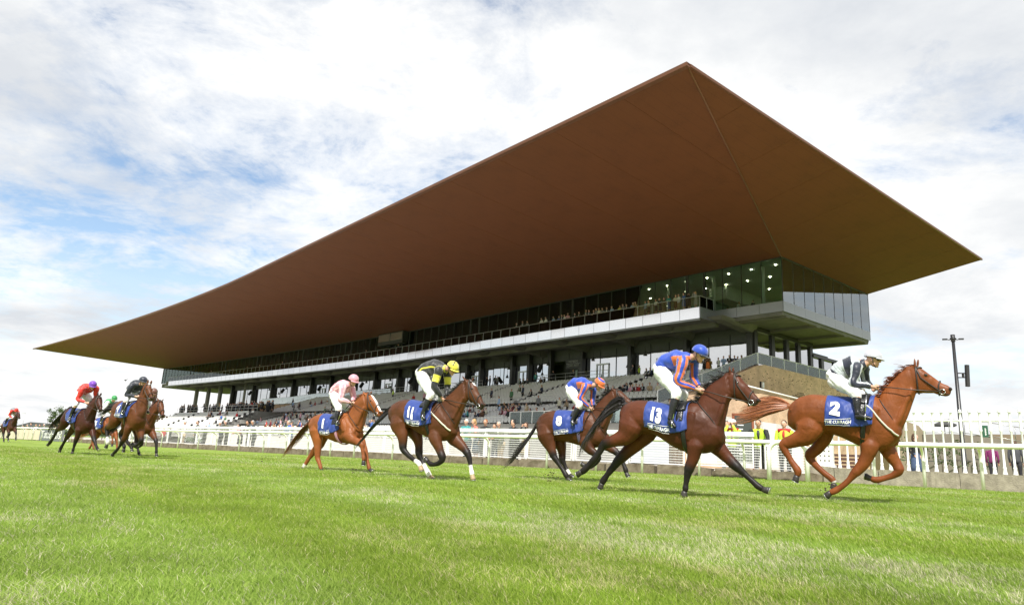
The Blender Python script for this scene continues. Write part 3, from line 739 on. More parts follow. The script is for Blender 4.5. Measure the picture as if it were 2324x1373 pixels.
# header bricks left out and standing proud, scattered as in the photograph
for i in range(190):
    v = random.uniform(47, 76); top = 10.2 if v > 57 else 5.9+(v-44)*.35
    z = top - abs(random.gauss(0, 1))*1.3 - .2
    if z < 6.2: continue
    w = random.uniform(.05, .12); q.box((32.965, v, z), (33.0, v+w, z+.05), 1, P)
for v0, n_ in ((60.8, 14), (66.2, 14)):
    for i in range(n_):
        for j in range(9):
            if v0 < 64 and j > i*.8+1: continue
            if v0 > 64 and j > (n_-i)*.9+1: continue
            q.box((32.965, v0+i*.26+(j % 2)*.13, 7.2+j*.15), (33.0, v0+i*.26+.13+(j % 2)*.13, 7.28+j*.15), 1, P)
q.build('brickwork', [M_brick, mat('brick_hole', (.15, .11, .07), .9)], ew)
balus('x', [P(33.1, 42.0, 5.35), P(33.1, 56.3, 10.3)], 1.05, 2.9, G_bal, M_wsteel, ew, post_w=.06, top_r=.035)
balus('x', [P(33.1, 56.4, 10.3), P(33.1, 77, 10.3)], 1.05, 2.4, G_bal, M_wsteel, ew, post_w=.06, top_r=.035)
for v, z in ((56.6, 8.1), (65.0, 7.5)):
    t_ = thing('wall_lantern', 'small white box lantern on the brick end wall, ' + ('nearer the slope' if v < 60 else 'beside the chequered brick vents'), 'wall light', P(32.95, v, z))
    q = MB(); q.box((-.07, -.2, 0), (.07, .2, .62)); link('backplate', q.mesh('backplate', M_dark), t_, P(32.93, v, z), (0, 0, yaw_uv(33)))
    q = MB(); q.box((-.07, -.15, .05), (.07, .15, .57)); link('diffuser', q.mesh('diffuser', M_white), t_, P(32.82, v, z), (0, 0, yaw_uv(33)))
# lower ramp parapet of brick with a pale handrail, and white hoardings below it
lw = thing('ramp_parapet', 'lower brick ramp wall topped by a pale metal handrail behind the stewards', 'ramp wall', P(27, 42, 1))
q = MB(); pr = [(36, .8), (62, .8), (62, 6.0), (44.5, 6.15), (36, 5.2)]
q.add([P(26.0, v, z) for v, z in pr]+[P(26.4, v, z) for v, z in pr], [tuple(range(5)), tuple(range(9, 4, -1))]+[(i, i+5, (i+1) % 5+5, (i+1) % 5) for i in range(5)]); q.build('brickwork', M_brick, lw)
q = MB(); q.tube([P(26.1, 42.5, 6.55), P(26.1, 51, 6.3), P(26.1, 62, 6.0)], .06, 6); q.build('handrail', M_wsteel, lw)
hd = thing('white_hoarding', 'tall white panelled hoarding behind the stewards at the fence', 'hoarding', P(22, 36, 1))
for i in range(7):
    q = MB(); q.box((-.05, -.78, 0), (.05, .78, 2.7)); link('panel', q.mesh('panel', M_concL if i % 2 else mat('off_white_panel', (.62, .62, .6), .6)), hd, P(22.5, 33.0+1.6*i, 1.0), (0, 0, yaw_uv(22)))
# ------------------------------------------------------------------ apron behind the rails
def px_of(p):
    d = p-CAM; z = d.dot(FW); return CX+F*d.dot(R2)/z, CY-F*d.dot(U2)/z
def u_at(px, voff, dz=0.0):
    lo, hi = -10.0, 200.0
    for _ in range(50):
        m = (lo+hi)/2
        if px_of(G(m, railv(m)+voff, dz))[0] > px: lo = m
        else: hi = m
    return (lo+hi)/2
ap = MB(); ul = [-40, -20, -10, 0, 4, 8, 12, 16, 21, 29, 36, 42, 48, 60, 75, 90, 110, 130, 160, 200]
for a, c in zip(ul, ul[1:]):
    for k in range(6):
        def vv_(u, k): 
            s = railv(u)+1.35; return s+(46-s)*k/6
        ap.add([G(a, vv_(a, k), .02), G(c, vv_(c, k), .02), G(c, vv_(c, k+1), .02), G(a, vv_(a, k+1), .02)], [(0, 1, 2, 3)])
M_apron = mat('pale_tarmac', (.42, .40, .36), .9, vcol2=(.60, .57, .50), vscale=1.6, bump=.3, bscale=30)
tag(ap.build('apron_paving', M_apron), kind='structure')
gs = MB(); gs.add([G(4, 23.4, .024), G(17, 22.3, .024), G(17, 24.5, .024), G(4, 26.0, .024)], [(0, 1, 2, 3)])
tag(gs.build('grass_verge', turf_m), kind='structure')

# ------------------------------------------------------------------ running rail
def rail_section(name, label, u_lo, u_hi, posts_u, hoop_lo=False, hoop_hi=False, off=0.0):
    t = thing(name, label, 'running rail', G(u_hi, railv(u_hi)))
    ov = -.42+off; hz = 1.18
    q = MB(); pts = []
    u = u_lo
    while u < u_hi: pts.append(G(u, railv(u)+ov, hz)); u += 1.5
    pts.append(G(u_hi, railv(u_hi)+ov, hz))
    rs = [.062]*len(pts)
    def hoop(end, sgn):
        p = end; d = (G(1, railv(1))-G(0, railv(0))).normalized()*sgn; o = []
        for k in range(1, 9):
            a = rad(90)*k/8; o.append(p + d*(.34*math.sin(a)) - ZZ*(.34*(1-math.cos(a))))
        o.append(Vector((o[-1].x, o[-1].y, gz(o[-1])))); return o
    if hoop_lo: hp = hoop(pts[0], -1); pts = hp[::-1]+pts
    if hoop_hi: hp = hoop(pts[-1], 1); pts = pts+hp
    q.tube(pts, .070, 12, side=None); q.build('rail', M_wplastic, t)
    q = MB(); 
    prof = [(0, 0, 0), (0, 0, .78)] + [(0, -.42*(1-math.cos(rad(90)*k/6))*1.0, .78+.34*math.sin(rad(90)*k/6)) for k in range(1, 7)]
    q.tube([(x, -y, z) for x, y, z in prof], [.043]*2+[.04]*6, 10); pm = q.mesh('post', M_wplastic)
    for u in posts_u:
        p = G(u, railv(u)+off); link('post', pm, t, p, (0, 0, rail_dir(u)+rad(random.uniform(-2, 2))))
    return t
PX1 = [402, 448, 489, 541, 596, 647, 697, 748, 802, 889, 998, 1108, 1240, 1352, 1457, 1587]
pu = [u_at(x, 0) for x in PX1]
step = 2.6; u = pu[0]+step
left_posts = []
while u < 100: left_posts.append(u); u += step
ue = u_at(1812, -.3)
rail_section('running_rail', 'long white plastic running rail on curved posts along the far side of the turf', ue, 100, pu+left_posts+[u_at(1690, 0)], hoop_lo=True)
us_ = u_at(1778, -.5)
rail_section('running_rail', 'nearer length of white plastic running rail starting at a hoop beside horse number 2', -14, us_, [u_at(x, 0, 0) for x in (1995, 2108, 2240)]+[3.9, 1.6, -1, -4], hoop_hi=True, off=-.25)

# ------------------------------------------------------------------ kerb stones below the fence
M_kerb = mat('weathered_kerb', (.11, .085, .055), .95, vcol2=(.22, .185, .13), vscale=3.5, bump=.8, bscale=22)
M_stone = mat('pale_limestone', (.20, .175, .135), .95, vcol2=(.36, .32, .25), vscale=4.5, bump=.8, bscale=30)
def rough_block(L, D, H, seed, nx=8, amp=.025):
    q = MB(); rr = random.Random(seed); nx = max(2, nx); grid = {}
    sec = [(-D/2, -.1), (-D/2, H*.5), (-D/2+.02, H-.015), (-D/2+.05, H), (D/2-.02, H), (D/2, -.1)]
    rings = []
    for i in range(nx+1):
        x = -L/2+L*i/nx; e = .02 if i in (0, nx) else 0
        rings.append([Vector((x, y+rr.uniform(-amp, amp), z-e*(z > 0)+rr.uniform(-amp, amp)*(z > 0))) for y, z in sec])
    q.rings(rings, 0, True, False); return q.mesh('kerb_stone', M_kerb)
kerb = thing('kerb', 'low weathered kerb of rough stones between the turf and the mesh fence', 'kerb', G(20, railv(20)+.8))
kms = [rough_block(1.95, .4, .30, s) for s in range(5)]
u = u_at(1690, .8)
while u < 75:
    p = G(u, railv(u)+.85); link('kerb_stone', random.choice(kms), kerb, p, (rad(random.uniform(-1, 1)), rad(random.uniform(-.8, .8)), rail_dir(u)+random.choice((0, math.pi))+rad(random.uniform(-.8, .8)))); u += 1.97
# broken kerb nearer the hoop
for px_, L, h in ((1655, 1.0, .2), (1725, .9, .22), (1785, .9, .26), (1838, .9, .24)):
    u = u_at(px_, .8); me = rough_block(L, .45, h, int(px_), 6, .035); me.name = 'kerb_stone'; link('kerb_stone', me, kerb, G(u, railv(u)+.75), (0, 0, rail_dir(u)+rad(random.uniform(-4, 4))))

# ------------------------------------------------------------------ white mesh fence
fence = thing('mesh_fence', 'white welded mesh crowd fence with a flat top board behind the running rail', 'fence', G(20, railv(20)+1.0))
def mesh_panel(w, h, mfine=True):
    q = MB(); fr = .022
    for z in (0.0, h): q.box((-w/2, -.02, z-.02), (w/2, .02, z+.02))
    for x in (-w/2+.02, w/2-.02): q.box((x-.02, -.02, 0), (x+.02, .02, h))
    nb = 11
    for i in range(1, nb): z = h*i/nb; q.box((-w/2, -.008, z-.008), (w/2, .008, z+.008))
    if mfine:
        x = -w/2+.05
        while x < w/2-.03: q.add([(x-.003, -.009, 0), (x+.003, -.009, 0), (x+.003, -.009, h), (x-.003, -.009, h)], [(0, 1, 2, 3)]); x += .05
    return q.mesh('mesh_panel', M_white)
pm_near = mesh_panel(2.2, 1.0); pm_far = mesh_panel(2.2, 1.0, False)
fpost = MB(); fpost.box((-.035, -.035, -.05), (.035, .035, 1.12)); fpost = fpost.mesh('post', M_white)
brd = MB(); brd.box((-1.15, -.015, 0), (1.15, .015, .15)); brd = brd.mesh('top_board', M_white)
u = u_at(1636, 1.1); ufence0 = u
while u < 62:
    a = rail_dir(u); link('mesh_panel', pm_near if u < 40 else pm_far, fence, G(u, railv(u)+1.15, .36), (0, 0, a)); link('post', fpost, fence, G(u+1.14, railv(u+1.14)+1.15, .30), (0, 0, a))
    link('top_board', brd, fence, G(u, railv(u)+1.10, 1.40), (rad(random.uniform(-1, 1)), rad(random.uniform(-.3, .3)), a)); u += 2.28
f2 = thing('mesh_fence', 'lower white mesh fence with a thin top rail in front of the stewards', 'fence', G(14, railv(14)+1.0))
xs_ = [1642, 1733, 1844]; 
for a_, c_ in zip(xs_, xs_[1:]):
    ua, uc = u_at(a_, 1.2), u_at(c_, 1.2); w = (G(ua, railv(ua))-G(uc, railv(uc))).length
    link('mesh_panel', mesh_panel(w-.1, .92), f2, G((ua+uc)/2, railv((ua+uc)/2)+1.2, .16), (0, 0, rail_dir(ua)))
    for uu in (ua, uc): link('post', fpost, f2, G(uu, railv(uu)+1.2, .1), (0, 0, rail_dir(ua)))
    q = MB(); q.tube([G(ua, railv(ua)+1.2, 1.2), G(uc, railv(uc)+1.2, 1.2)], .028, 8); q.build('top_rail', M_white, f2)
# pale boards on the far side of the mesh (white apron boards seen through it)
# far left: plain boards and the advertising hoarding
hoard = thing('low_hoarding', 'row of plain cream boards beyond the running rail at the far left', 'hoarding', G(70, railv(70)+1.2))
M_cream = mat('cream_board', (.60, .54, .42), .7, var=.15, vscale=.6); bm_ = MB(); bm_.box((-.86, -.02, .05), (.86, .02, 1.05)); bm_ = bm_.mesh('board', M_cream)
u0s, u1s = u_at(88, 1.1), u_at(142, 1.1)
u = u0s+1.2
while u < 105: link('board', bm_, hoard, G(u, railv(u)+1.2), (0, 0, rail_dir(u))); u += 1.8
sg = thing('sponsor_board', 'grey advertising board lettered in white script beyond the rail at far left', 'advertising board', G((u0s+u1s)/2, railv((u0s+u1s)/2)+1.1))
L_ = (G(u0s, railv(u0s))-G(u1s, railv(u1s))).length; um = (u0s+u1s)/2
q = MB(); q.box((-L_/2, -.03, .02), (L_/2, .03, 1.12)); link('panel', q.mesh('panel', mat('slate_board', (.16, .17, .18), .6)), sg, G(um, railv(um)+1.1), (0, 0, rail_dir(um)))
tm = upright(text_mesh('Tattersalls', 1.05, M_white, .01)); sx = (L_*.80)/max(tm.vertices[i].co.x*2 for i in range(len(tm.vertices)))
tm.transform(Matrix.Diagonal((sx, 1, 1.0, 1)) ); link('lettering', tm, sg, G(um, railv(um)+1.04, .58), (0, 0, rail_dir(um)))

# ------------------------------------------------------------------ stone plinth and cast-iron palings on the right
uw0 = u_at(1838, .9); plinth = thing('stone_plinth', 'long pale limestone plinth wall under the white iron palings', 'wall', G(8, railv(8)+1.0))
bounds = [u_at(1842, 1), u_at(1898, 1), u_at(1998, 1), u_at(2102, 1), u_at(2183, 1)]; uu = bounds[-1]
while uu > -14: uu -= 2.3; bounds.append(uu)
for i, (a, c) in enumerate(zip(bounds, bounds[1:])):
    w = (G(a, railv(a))-G(c, railv(c))).length-.02; H = .46 if i > 0 else .50
    me = rough_block(w, .5, H, 40+i, 10, .012); me.materials.clear(); me.materials.append(M_stone); me.name = 'stone_block'
    m_ = (a+c)/2; link('stone_block', me, plinth, G(m_, railv(m_)+1.0, -.02), (0, 0, rail_dir(m_)))
pal = thing('iron_palings', 'tall white cast-iron palings with ball finials on the stone plinth', 'railings', G(8, railv(8)+1.0, .45))
q = MB(); prof = [(0, .062), (.03, .060), (.05, .052), (.16, .040), (.18, .046), (.20, .046), (.22, .030), (1.18, .026), (1.20, .040), (1.23, .040), (1.25, .034), (1.40, .036), (1.56, .036), (1.60, .030), (1.72, .027), (1.735, .052), (1.75, .055), (1.765, .03), (1.79, .042), (1.815, .034), (1.83, .01)]
q.tube([(0, 0, z) for z, r in prof], [r for z, r in prof], 10, smooth=True); pale_me = q.mesh('pale', M_white)
ua = u_at(1890, 1.0); ub_ = -13.5; a0 = G(ua, railv(ua)+1.0, .44); 
u = ua
while u > ub_:
    link('pale', pale_me, pal, G(u, railv(u)+1.0, .44)); u -= .232
for z in (1.50,):
    q = MB(); pts = [G(ua-(ua-ub_)*i/8, railv(ua-(ua-ub_)*i/8)+1.0, .44+z) for i in range(9)]; q.tube(pts, .034, 6); q.build('cross_rail', M_white, pal)
gp = thing('gate_pier', 'squat white perforated iron gate pier at the end of the palings', 'gate pier', G(u_at(1876, 1.1), railv(13)+1.1, .4))
q = MB(); s_ = .24; q.box((-s_, -.12, .1), (s_, .12, 1.0)); q.box((-s_-.05, -.15, 0), (s_+.05, .15, .1)); q.box((-s_-.03, -.14, 1.0), (s_+.03, .14, 1.06))
for i in range(5):
    for j in range(3): q.box((-.16+.13*j, .121, .2+.15*i), (-.11+.13*j, .125, .25+.15*i), 1)
ug = u_at(1876, 1.1); link('pier', q.mesh('pier', [M_white, mat('pier_hole', (.18, .17, .15), .8)]), gp, G(ug, railv(ug)+1.1, .44), (0, 0, rail_dir(ug)))

# bench behind the palings
pb = dep(1908, 1050, 25.0); bz = gz(pb); be = thing('slatted_bench', 'brown slatted bench standing behind the gate pier', 'bench', (pb.x, pb.y, bz), 0)
for i in range(4):
    q = MB(); q.box((-.8, -.04, .45+.13*i), (.8, .0, .54+.13*i)); link('slat', q.mesh('slat', mat('brown_timber', (.10, .05, .035), .6)), be, (pb.x, pb.y, bz), (0, 0, rail_dir(10)))
q = MB(); q.box((-.8, 0, .38), (.8, .45, .43)); link('seat', q.mesh('seat', MATS['brown_timber']), be, (pb.x, pb.y, bz), (0, 0, rail_dir(10)))
for s in (-.7, .7):
    q = MB(); q.box((s-.03, -.05, 0), (s+.03, .0, 1.0)); q.box((s-.03, .38, 0), (s+.03, .43, .4)); link('leg', q.mesh('leg', M_dark), be, (pb.x, pb.y, bz), (0, 0, rail_dir(10)))

# ------------------------------------------------------------------ lamp post with a column loudspeaker
lp0 = dep(2190, 1066, 28.0); lp0.z = gz(lp0)-.05; lpt = dep(2172, 746, 28.0); ht = lpt.z-lp0.z
lp = thing('lamp_post', 'tall black tapered lamp post with small floodlights behind the palings', 'lamp post', tuple(lp0))
q = MB(); q.tube([(0, 0, 0), (0, 0, 1.2), (0, 0, 1.22), (0, 0, ht)], [.10, .098, .09, .058], 14); link('pole', q.mesh('pole', mat('black_paint', (.02, .02, .022), .35)), lp, lp0)
q = MB(); q.tube([(0, 0, ht-.28), (0, 0, ht+.02)], .085, 12); q.tube([(0, 0, ht-.17), (0, 0, ht-.13)], .12, 12); link('head_collar', q.mesh('head_collar', MATS['black_paint']), lp, lp0)
for s in (-1, 1):
    q = MB(); q.tube([(0, 0, ht-.16), (s*.16, 0, ht-.20), (s*.22, 0, ht-.17)], .020, 6); q.box((s*.30-.09, -.05, ht-.20), (s*.30+.09, .05, ht-.145)); link('floodlight', q.mesh('floodlight', MATS['black_paint']), lp, lp0, (0, 0, rad(-25)))
spk = thing('column_speaker', 'slim black column loudspeaker bracketed to the tall lamp post', 'loudspeaker', tuple(lp0+Vector((.36, 0, ht*.62))))
q = MB(); q.box((-.065, -.06, -.46), (.065, .06, .46)); me = q.mesh('cabinet', mat('black_grille', (.022, .022, .022), .7)); link('cabinet', me, spk, lp0+Vector((.40, -.1, ht*.72)), (0, rad(3), 0))
q = MB(); q.tube([(-.32, .1, .1), (-.06, 0, .1)], .025, 6); q.tube([(-.32, .1, -.08), (-.06, 0, -.08)], .025, 6); q.box((-.18, .0, -.1), (-.12, .08, .12)); link('bracket', q.mesh('bracket', M_dark), spk, lp0+Vector((.40, -.1, ht*.72)))

# ------------------------------------------------------------------ ramp building, parasol and small signs behind the palings
M_ramp = mat('taupe_render', (.20, .175, .145), .85, var=.12, vscale=.7)
rw = thing('ramp_building', 'low taupe rendered ramp wall with a metal handrail behind the palings', 'ramp', dep(2150, 1065, 46))
def wallpx(pts_top, d0, d1, x0, x1, m, par, name, thick=.4):
    lo = []; hi = []
    for x, y in pts_top:
        d = d0+(d1-d0)*(x-x0)/(x1-x0); p = dep(x, y, d); hi.append(p); lo.append(Vector((p.x, p.y, gz(p)-.3)))
    q = MB(); bk = Vector((FW.x, FW.y, 0)).normalized()*thick
    n = len(hi)
    for i in range(n-1):
        q.add([lo[i], lo[i+1], hi[i+1], hi[i]], [(0, 1, 2, 3)]); q.add([hi[i], hi[i+1], hi[i+1]+bk, hi[i]+bk], [(0, 1, 2, 3)]); q.add([lo[i]+bk, hi[i]+bk, hi[i+1]+bk, lo[i+1]+bk], [(0, 1, 2, 3)])
    q.add([lo[0], hi[0], hi[0]+bk, lo[0]+bk], [(0, 1, 2, 3)]); q.add([lo[-1], lo[-1]+bk, hi[-1]+bk, hi[-1]], [(0, 1, 2, 3)])
    q.build(name, m, par); return hi
hi = wallpx([(2100, 985), (2155, 984), (2190, 986), (2250, 993), (2306, 1003), (2360, 1012), (2480, 1030)], 46, 40, 2100, 2480, M_ramp, rw, 'ramp_wall')
railing(rw, hi[:], .95, 1.6, M_steel, mids=(.1,))
wallpx([(2020, 956), (2058, 956), (2085, 966), (2100, 984)], 47, 47.5, 2020, 2100, mat('tan_render', (.27, .22, .15), .85, var=.1), rw, 'tan_block', 3)
wallpx([(2250, 985), (2400, 987), (2560, 990)], 70, 66, 2250, 2560, mat('brown_cladding', (.20, .15, .11), .8), rw, 'far_range', 6)
for k in range(3): 
    p = dep(2110+k*90, 1046, 45.2-k*1.1); q = MB(); q.box((-2, -.02, -.03), (2, .02, .03)); link('joint_strip', q.mesh('joint_strip', M_darkwall), rw, p, (0, 0, rad(-12)))
pc = dep(2145, 985, 52); par_ = thing('parasol', 'dark grey square parasol on the terrace above the ramp wall', 'parasol', tuple(pc))
q = MB(); top = pc+Vector((0, 0, 1.1)); r_ = 1.0
c4 = [pc+Vector((r_*math.cos(rad(a)), r_*math.sin(rad(a)), .72)) for a in (20, 110, 200, 290)]
q.add([top]+c4, [(0, 1, 2), (0, 2, 3), (0, 3, 4), (0, 4, 1)]); q.add(c4+[x-Vector((0, 0, .12)) for x in c4], [(i, i+4, (i+1) % 4+4, (i+1) % 4) for i in range(4)]); q.build('canopy', mat('charcoal_canvas', (.06, .06, .062), .8), par_)
q = MB(); q.tube([pc-Vector((0, 0, 1.0)), top], .03, 6); q.build('pole', M_dark, par_)
gp_ = dep(2237, 992, 42.5); gsn = thing('green_banner', 'small upright green banner sign on the ramp handrail', 'banner', tuple(gp_))
q = MB(); q.box((-.17, -.02, 0), (.17, .02, .72)); link('cloth', q.mesh('cloth', mat('green_sign', (.015, .08, .04), .6)), gsn, gp_, (0, 0, rad(-10)))
q = MB()
for i in range(7): q.box((-.03, -.03, .12+.065*i), (.04+.02*(i % 2), -.022, .16+.065*i))
link('marks', q.mesh('marks', M_white), gsn, gp_, (0, 0, rad(-10)))
# board with white lines of text, by the stewards
pm0 = dep(1687, 1000, 27); mb_ = thing('menu_board', 'upright dark information board with white lines in a rust-coloured frame', 'information board', (pm0.x, pm0.y, gz(pm0)))
q = MB(); q.box((-.32, -.03, .5), (.32, .03, 2.3)); link('panel', q.mesh('panel', mat('board_black', (.045, .055, .05), .6)), mb_, (pm0.x, pm0.y, gz(pm0)), (0, 0, rad(-8)))
q = MB(); q.box((-.42, -.04, 0), (-.33, .04, 2.35)); q.box((.33, -.04, 0), (.42, .04, 2.35)); q.box((-.42, -.04, 2.3), (.42, .04, 2.4)); link('frame', q.mesh('frame', mat('rust_frame', (.24, .075, .035), .7)), mb_, (pm0.x, pm0.y, gz(pm0)), (0, 0, rad(-8)))
q = MB()
for i in range(8): w = random.uniform(.08, .22); q.box((-.22, -.04, .8+.16*i), (-.22+w*1.6, -.032, .84+.16*i))
link('lines', q.mesh('lines', M_white), mb_, (pm0.x, pm0.y, gz(pm0)), (0, 0, rad(-8)))

# ------------------------------------------------------------------ far left: shed roof, mast, trees
def leafy(name, label, base, H, Wd, trunk_h, n, seed, col, leaf=.16, group=None, cat='tree'):
    rr = random.Random(seed); t = thing(name, label, cat, tuple(base), 0, group)
    q = MB(); 
    for k in range(5 if n > 300 else 3):
        a = rr.uniform(0, 6.28); q.tube([base, base+Vector((0, 0, trunk_h)), base+Vector((math.cos(a)*Wd*.3, math.sin(a)*Wd*.3, H*rr.uniform(.7, .92)))], [H*.016, H*.012, H*.003], 6)
    q.build('trunk', mat('bark', (.09, .07, .05), .9), t)
    q = MB(); cl = [(rr.uniform(-1, 1), rr.uniform(-1, 1), rr.uniform(0, 1), rr.uniform(.5, 1)) for _ in range(14)]
    for _ in range(n):
        c = rr.choice(cl); w = Wd*.5*(1-.55*abs(c[2]-.35)); p = base+Vector((c[0]*w*.75, c[1]*w*.75, trunk_h*.7+(H-trunk_h*.7)*c[2]))
        p += Vector((rr.gauss(0, 1), rr.gauss(0, 1), rr.gauss(0, 1)))*Wd*.10*c[3]
        a, b_ = Vector((rr.gauss(0, 1), rr.gauss(0, 1), rr.gauss(0, 1))).normalized(), Vector((rr.gauss(0, 1), rr.gauss(0, 1), rr.gauss(0, 1))).normalized(); s = leaf*rr.uniform(.6, 1.4)
        q.add([p-a*s, p+b_*s*.5, p+a*s, p-b_*s*.5], [(0, 1, 2, 3)], rr.randrange(2))
    q.build('crown', [mat('leaf_'+name, col, .6), mat('leaf2_'+name, tuple(x*1.5 for x in col), .6)], t)
for i, (x, y, d, H, Wd, lb_) in enumerate([(108, 965, 110, 4.4, 2.0, 'thin young tree with loose leaves, left of the pair beyond the crowd'), (128, 963, 104, 4.6, 2.9, 'young leafy tree, right and fuller of the pair beyond the crowd'), (232, 968, 112, 4.0, 2.4, 'small leafy tree glimpsed between the red-silks horse and the green-cap rider')]):
    p = dep(x, 990, d); p.z = gz(p); leafy('tree', lb_, p, H, Wd, 1.2, 900, i+3, (.05, .085, .02), .13)
for i, (x, d) in enumerate([(2140, 42), (2175, 41.5), (2232, 41), (2060, 38)]):
    p = dep(x, 1070, d); p.z = gz(p); leafy('sapling', ['slim sapling in front of the ramp wall, left of the lamp post', 'slim sapling in front of the ramp wall, just beside the lamp post', 'slim sapling in front of the ramp wall, right of the lamp post', 'dark green sapling beside the tan block behind the palings'][i], p, 2.1, 1.5, 1.0, 130, 30+i, (.045, .07, .02), .10)
pr0 = dep(55, 972, 190); sh = thing('shed', 'long low grey-roofed shed on the horizon beyond the far crowd', 'shed', (pr0.x, pr0.y, -.3))
def shed(xl, xr, ytop, yeave, d, m1, par):
    a, c = dep(xl, yeave, d), dep(xr, yeave, d+10); h = dep((xl+xr)/2, ytop, d+4).z; zb = -.4; bk = Vector((-.3, 9, 0))
    a2, c2 = a+bk, c+bk; r1 = (a+a2)/2+(c-a)*.12; r2_ = (c+c2)/2-(c-a)*.12; r1.z = r2_.z = h
    q = MB(); lo = [Vector((p.x, p.y, zb)) for p in (a, c, c2, a2)]; q.add(lo+[a, c, c2, a2], [(0, 1, 5, 4), (1, 2, 6, 5), (2, 3, 7, 6), (3, 0, 4, 7)]); q.build('wall', mat('far_wall', (.30, .30, .28), .8), par)
    q = MB(); q.add([a, c, c2, a2, r1, r2_], [(0, 1, 5, 4), (1, 2, 5), (2, 3, 4, 5), (3, 0, 4)]); q.build('roof', m1, par)
shed(36, 98, 957, 966, 190, mat('slate_roof', (.12, .125, .13), .6), sh)
sh2 = thing('shed', 'brown flat-roofed kiosk at the far end of the terrace beside the bay horse', 'kiosk', tuple(dep(380, 950, 150)))
q = MB(); a, c = dep(352, 941, 150), dep(396, 946, 146); q.add([Vector((p.x, p.y, z)) for p in (a, c, c+Vector((0, 5, 0)), a+Vector((0, 5, 0))) for z in (0, p.z)], [(0, 2, 3, 1), (2, 4, 5, 3), (4, 6, 7, 5), (6, 0, 1, 7), (1, 3, 5, 7)]); q.build('wall', mat('brown_kiosk', (.14, .09, .05), .8), sh2)
pm_ = dep(51, 964, 150); mast = thing('lamp_mast', 'thin pale lamp mast on the horizon above the far crowd', 'lamp post', (pm_.x, pm_.y, 0))
q = MB(); tp = dep(54, 938, 150); tp.x, tp.y = pm_.x, pm_.y; q.tube([Vector((pm_.x, pm_.y, 0)), tp], [.10, .06], 6); q.build('pole', M_steel, mast); q = MB(); q.box((tp.x-.5, tp.y-.1, tp.z), (tp.x+.2, tp.y+.1, tp.z+.1)); q.build('lamp_head', M_steel, mast)
# far hedgerows round the horizon
hq = MB(); rr = random.Random(5)
for k in range(2600):
    a = rr.uniform(-60, 75); d = rr.uniform(700, 1100); p = Vector((math.sin(rad(a))*d, math.cos(rad(a))*d, 0)); p.z = gz(p)+rr.uniform(0, 5.5)*(.4+.6*abs(math.sin(a*.7)))
    s = rr.uniform(2, 6); q1 = Vector((rr.gauss(0, 1), rr.gauss(0, 1), rr.gauss(0, .5))).normalized()*s; q2 = Vector((rr.gauss(0, .6), rr.gauss(0, .6), rr.gauss(0, 1))).normalized()*s*.6
    hq.add([p-q1, p+q2, p+q1, p-q2], [(0, 1, 2, 3)])
tag(hq.build('hedgerow', mat('far_hedge', (.05, .07, .035), .9)), 'dark hedges and trees low on the far horizon', 'hedge', kind='stuff')
# two small birds
for x, y, d, lb_ in ((285, 863, 30, 'small dark bird in flight left of the navy-capped rider'), ):
    p = dep(x, y, d); q = MB(); q.ball(p, (.05, .035, .03), 8, 5); q.add([p, p+Vector((.03, .03, .06)), p+Vector((.10, .05, .10)), p+Vector((.0, -.03, 0.01))], [(0, 1, 2, 3)]); q.add([p, p+Vector((-.03, .03, .04)), p+Vector((-.11, .05, .02)), p+Vector((-.01, -.03, 0.0))], [(0, 3, 2, 1)])
    tag(q.build('bird', mat('dark_feather', (.03, .03, .03), .8)), lb_, 'bird')
# ------------------------------------------------------------------ shaping tools for bodies
def catmull(a, b_, c, d, t):
    return .5*((2*b_) + (c-a)*t + (2*a-5*b_+4*c-d)*t*t + (3*b_-a-3*c+d)*t**3)
def interp(rows, s):
    """rows: list of numpy rows; s in [0, len-1]"""
    n = len(rows); s = max(0.0, min(n-1-1e-6, s)); i = int(s); t = s-i
    g = lambda k: rows[max(0, min(n-1, k))]
    return catmull(g(i-1), g(i), g(i+1), g(i+2), t)
class Loft:
    """stations (top, bottom, halfwidth) in the animal's own frame: X forward, Y left, Z up"""
    def __init__(s, st, e1=.92, e2=.86): s.rows = [np.array([*t, *b_, w]) for t, b_, w in st]; s.e1 = e1; s.e2 = e2
    def pt(s, k, phi, off=0.0):
        r = interp(s.rows, k); top, bot, w = Vector(r[:3]), Vector(r[3:6]), r[6]
        c = (top+bot)/2; h = (top-bot)/2; cs, sn = math.cos(phi), math.sin(phi)
        a = math.copysign(abs(cs)**s.e2, cs)*w; b_ = math.copysign(abs(sn)**s.e1, sn)
        p = c + h*b_ + Vector((0, 1, 0))*a
        if off:
            hl = max(h.length, .02); n = (h/hl*sn/hl*w + Vector((0, 1, 0))*cs).normalized() if w > 0 else ZZ
            p = p + n*off
        return p
    def ringlist(s, n=22, sub=4):
        m = (len(s.rows)-1)*sub; R_ = []
        for i in range(m+1):
            k = i/sub; R_.append([s.pt(k, 2*math.pi*j/n) for j in range(n)])
        # rounded ends
        def cap(ring, prev, f):
            c = sum(ring, Vector())/len(ring); cp = sum(prev, Vector())/len(prev); d = (c-cp).normalized(); rr = (ring[0]-c).length
            return [c + (p-c)*f + d*rr*(1-f)*.5 for p in ring]
        R_ = [cap(R_[0], R_[1], .4), cap(R_[0], R_[1], .8)] + R_ + [cap(R_[-1], R_[-2], .8), cap(R_[-1], R_[-2], .4)]
        return R_
def respline(pts, rs, sub=3, ratio=None):
    rows = [np.array([*p, r, (ratio[i] if ratio else 1.0)]) for i, (p, r) in enumerate(zip(pts, rs))]
    P_ = []; R_ = []; Q_ = []
    for i in range((len(rows)-1)*sub+1):
        q = interp(rows, min(i/sub, len(rows)-1)) if i < (len(rows)-1)*sub else rows[-1]
        P_.append(Vector(q[:3])); R_.append(max(.003, q[3])); Q_.append(max(.3, q[4]))
    return P_, R_, Q_
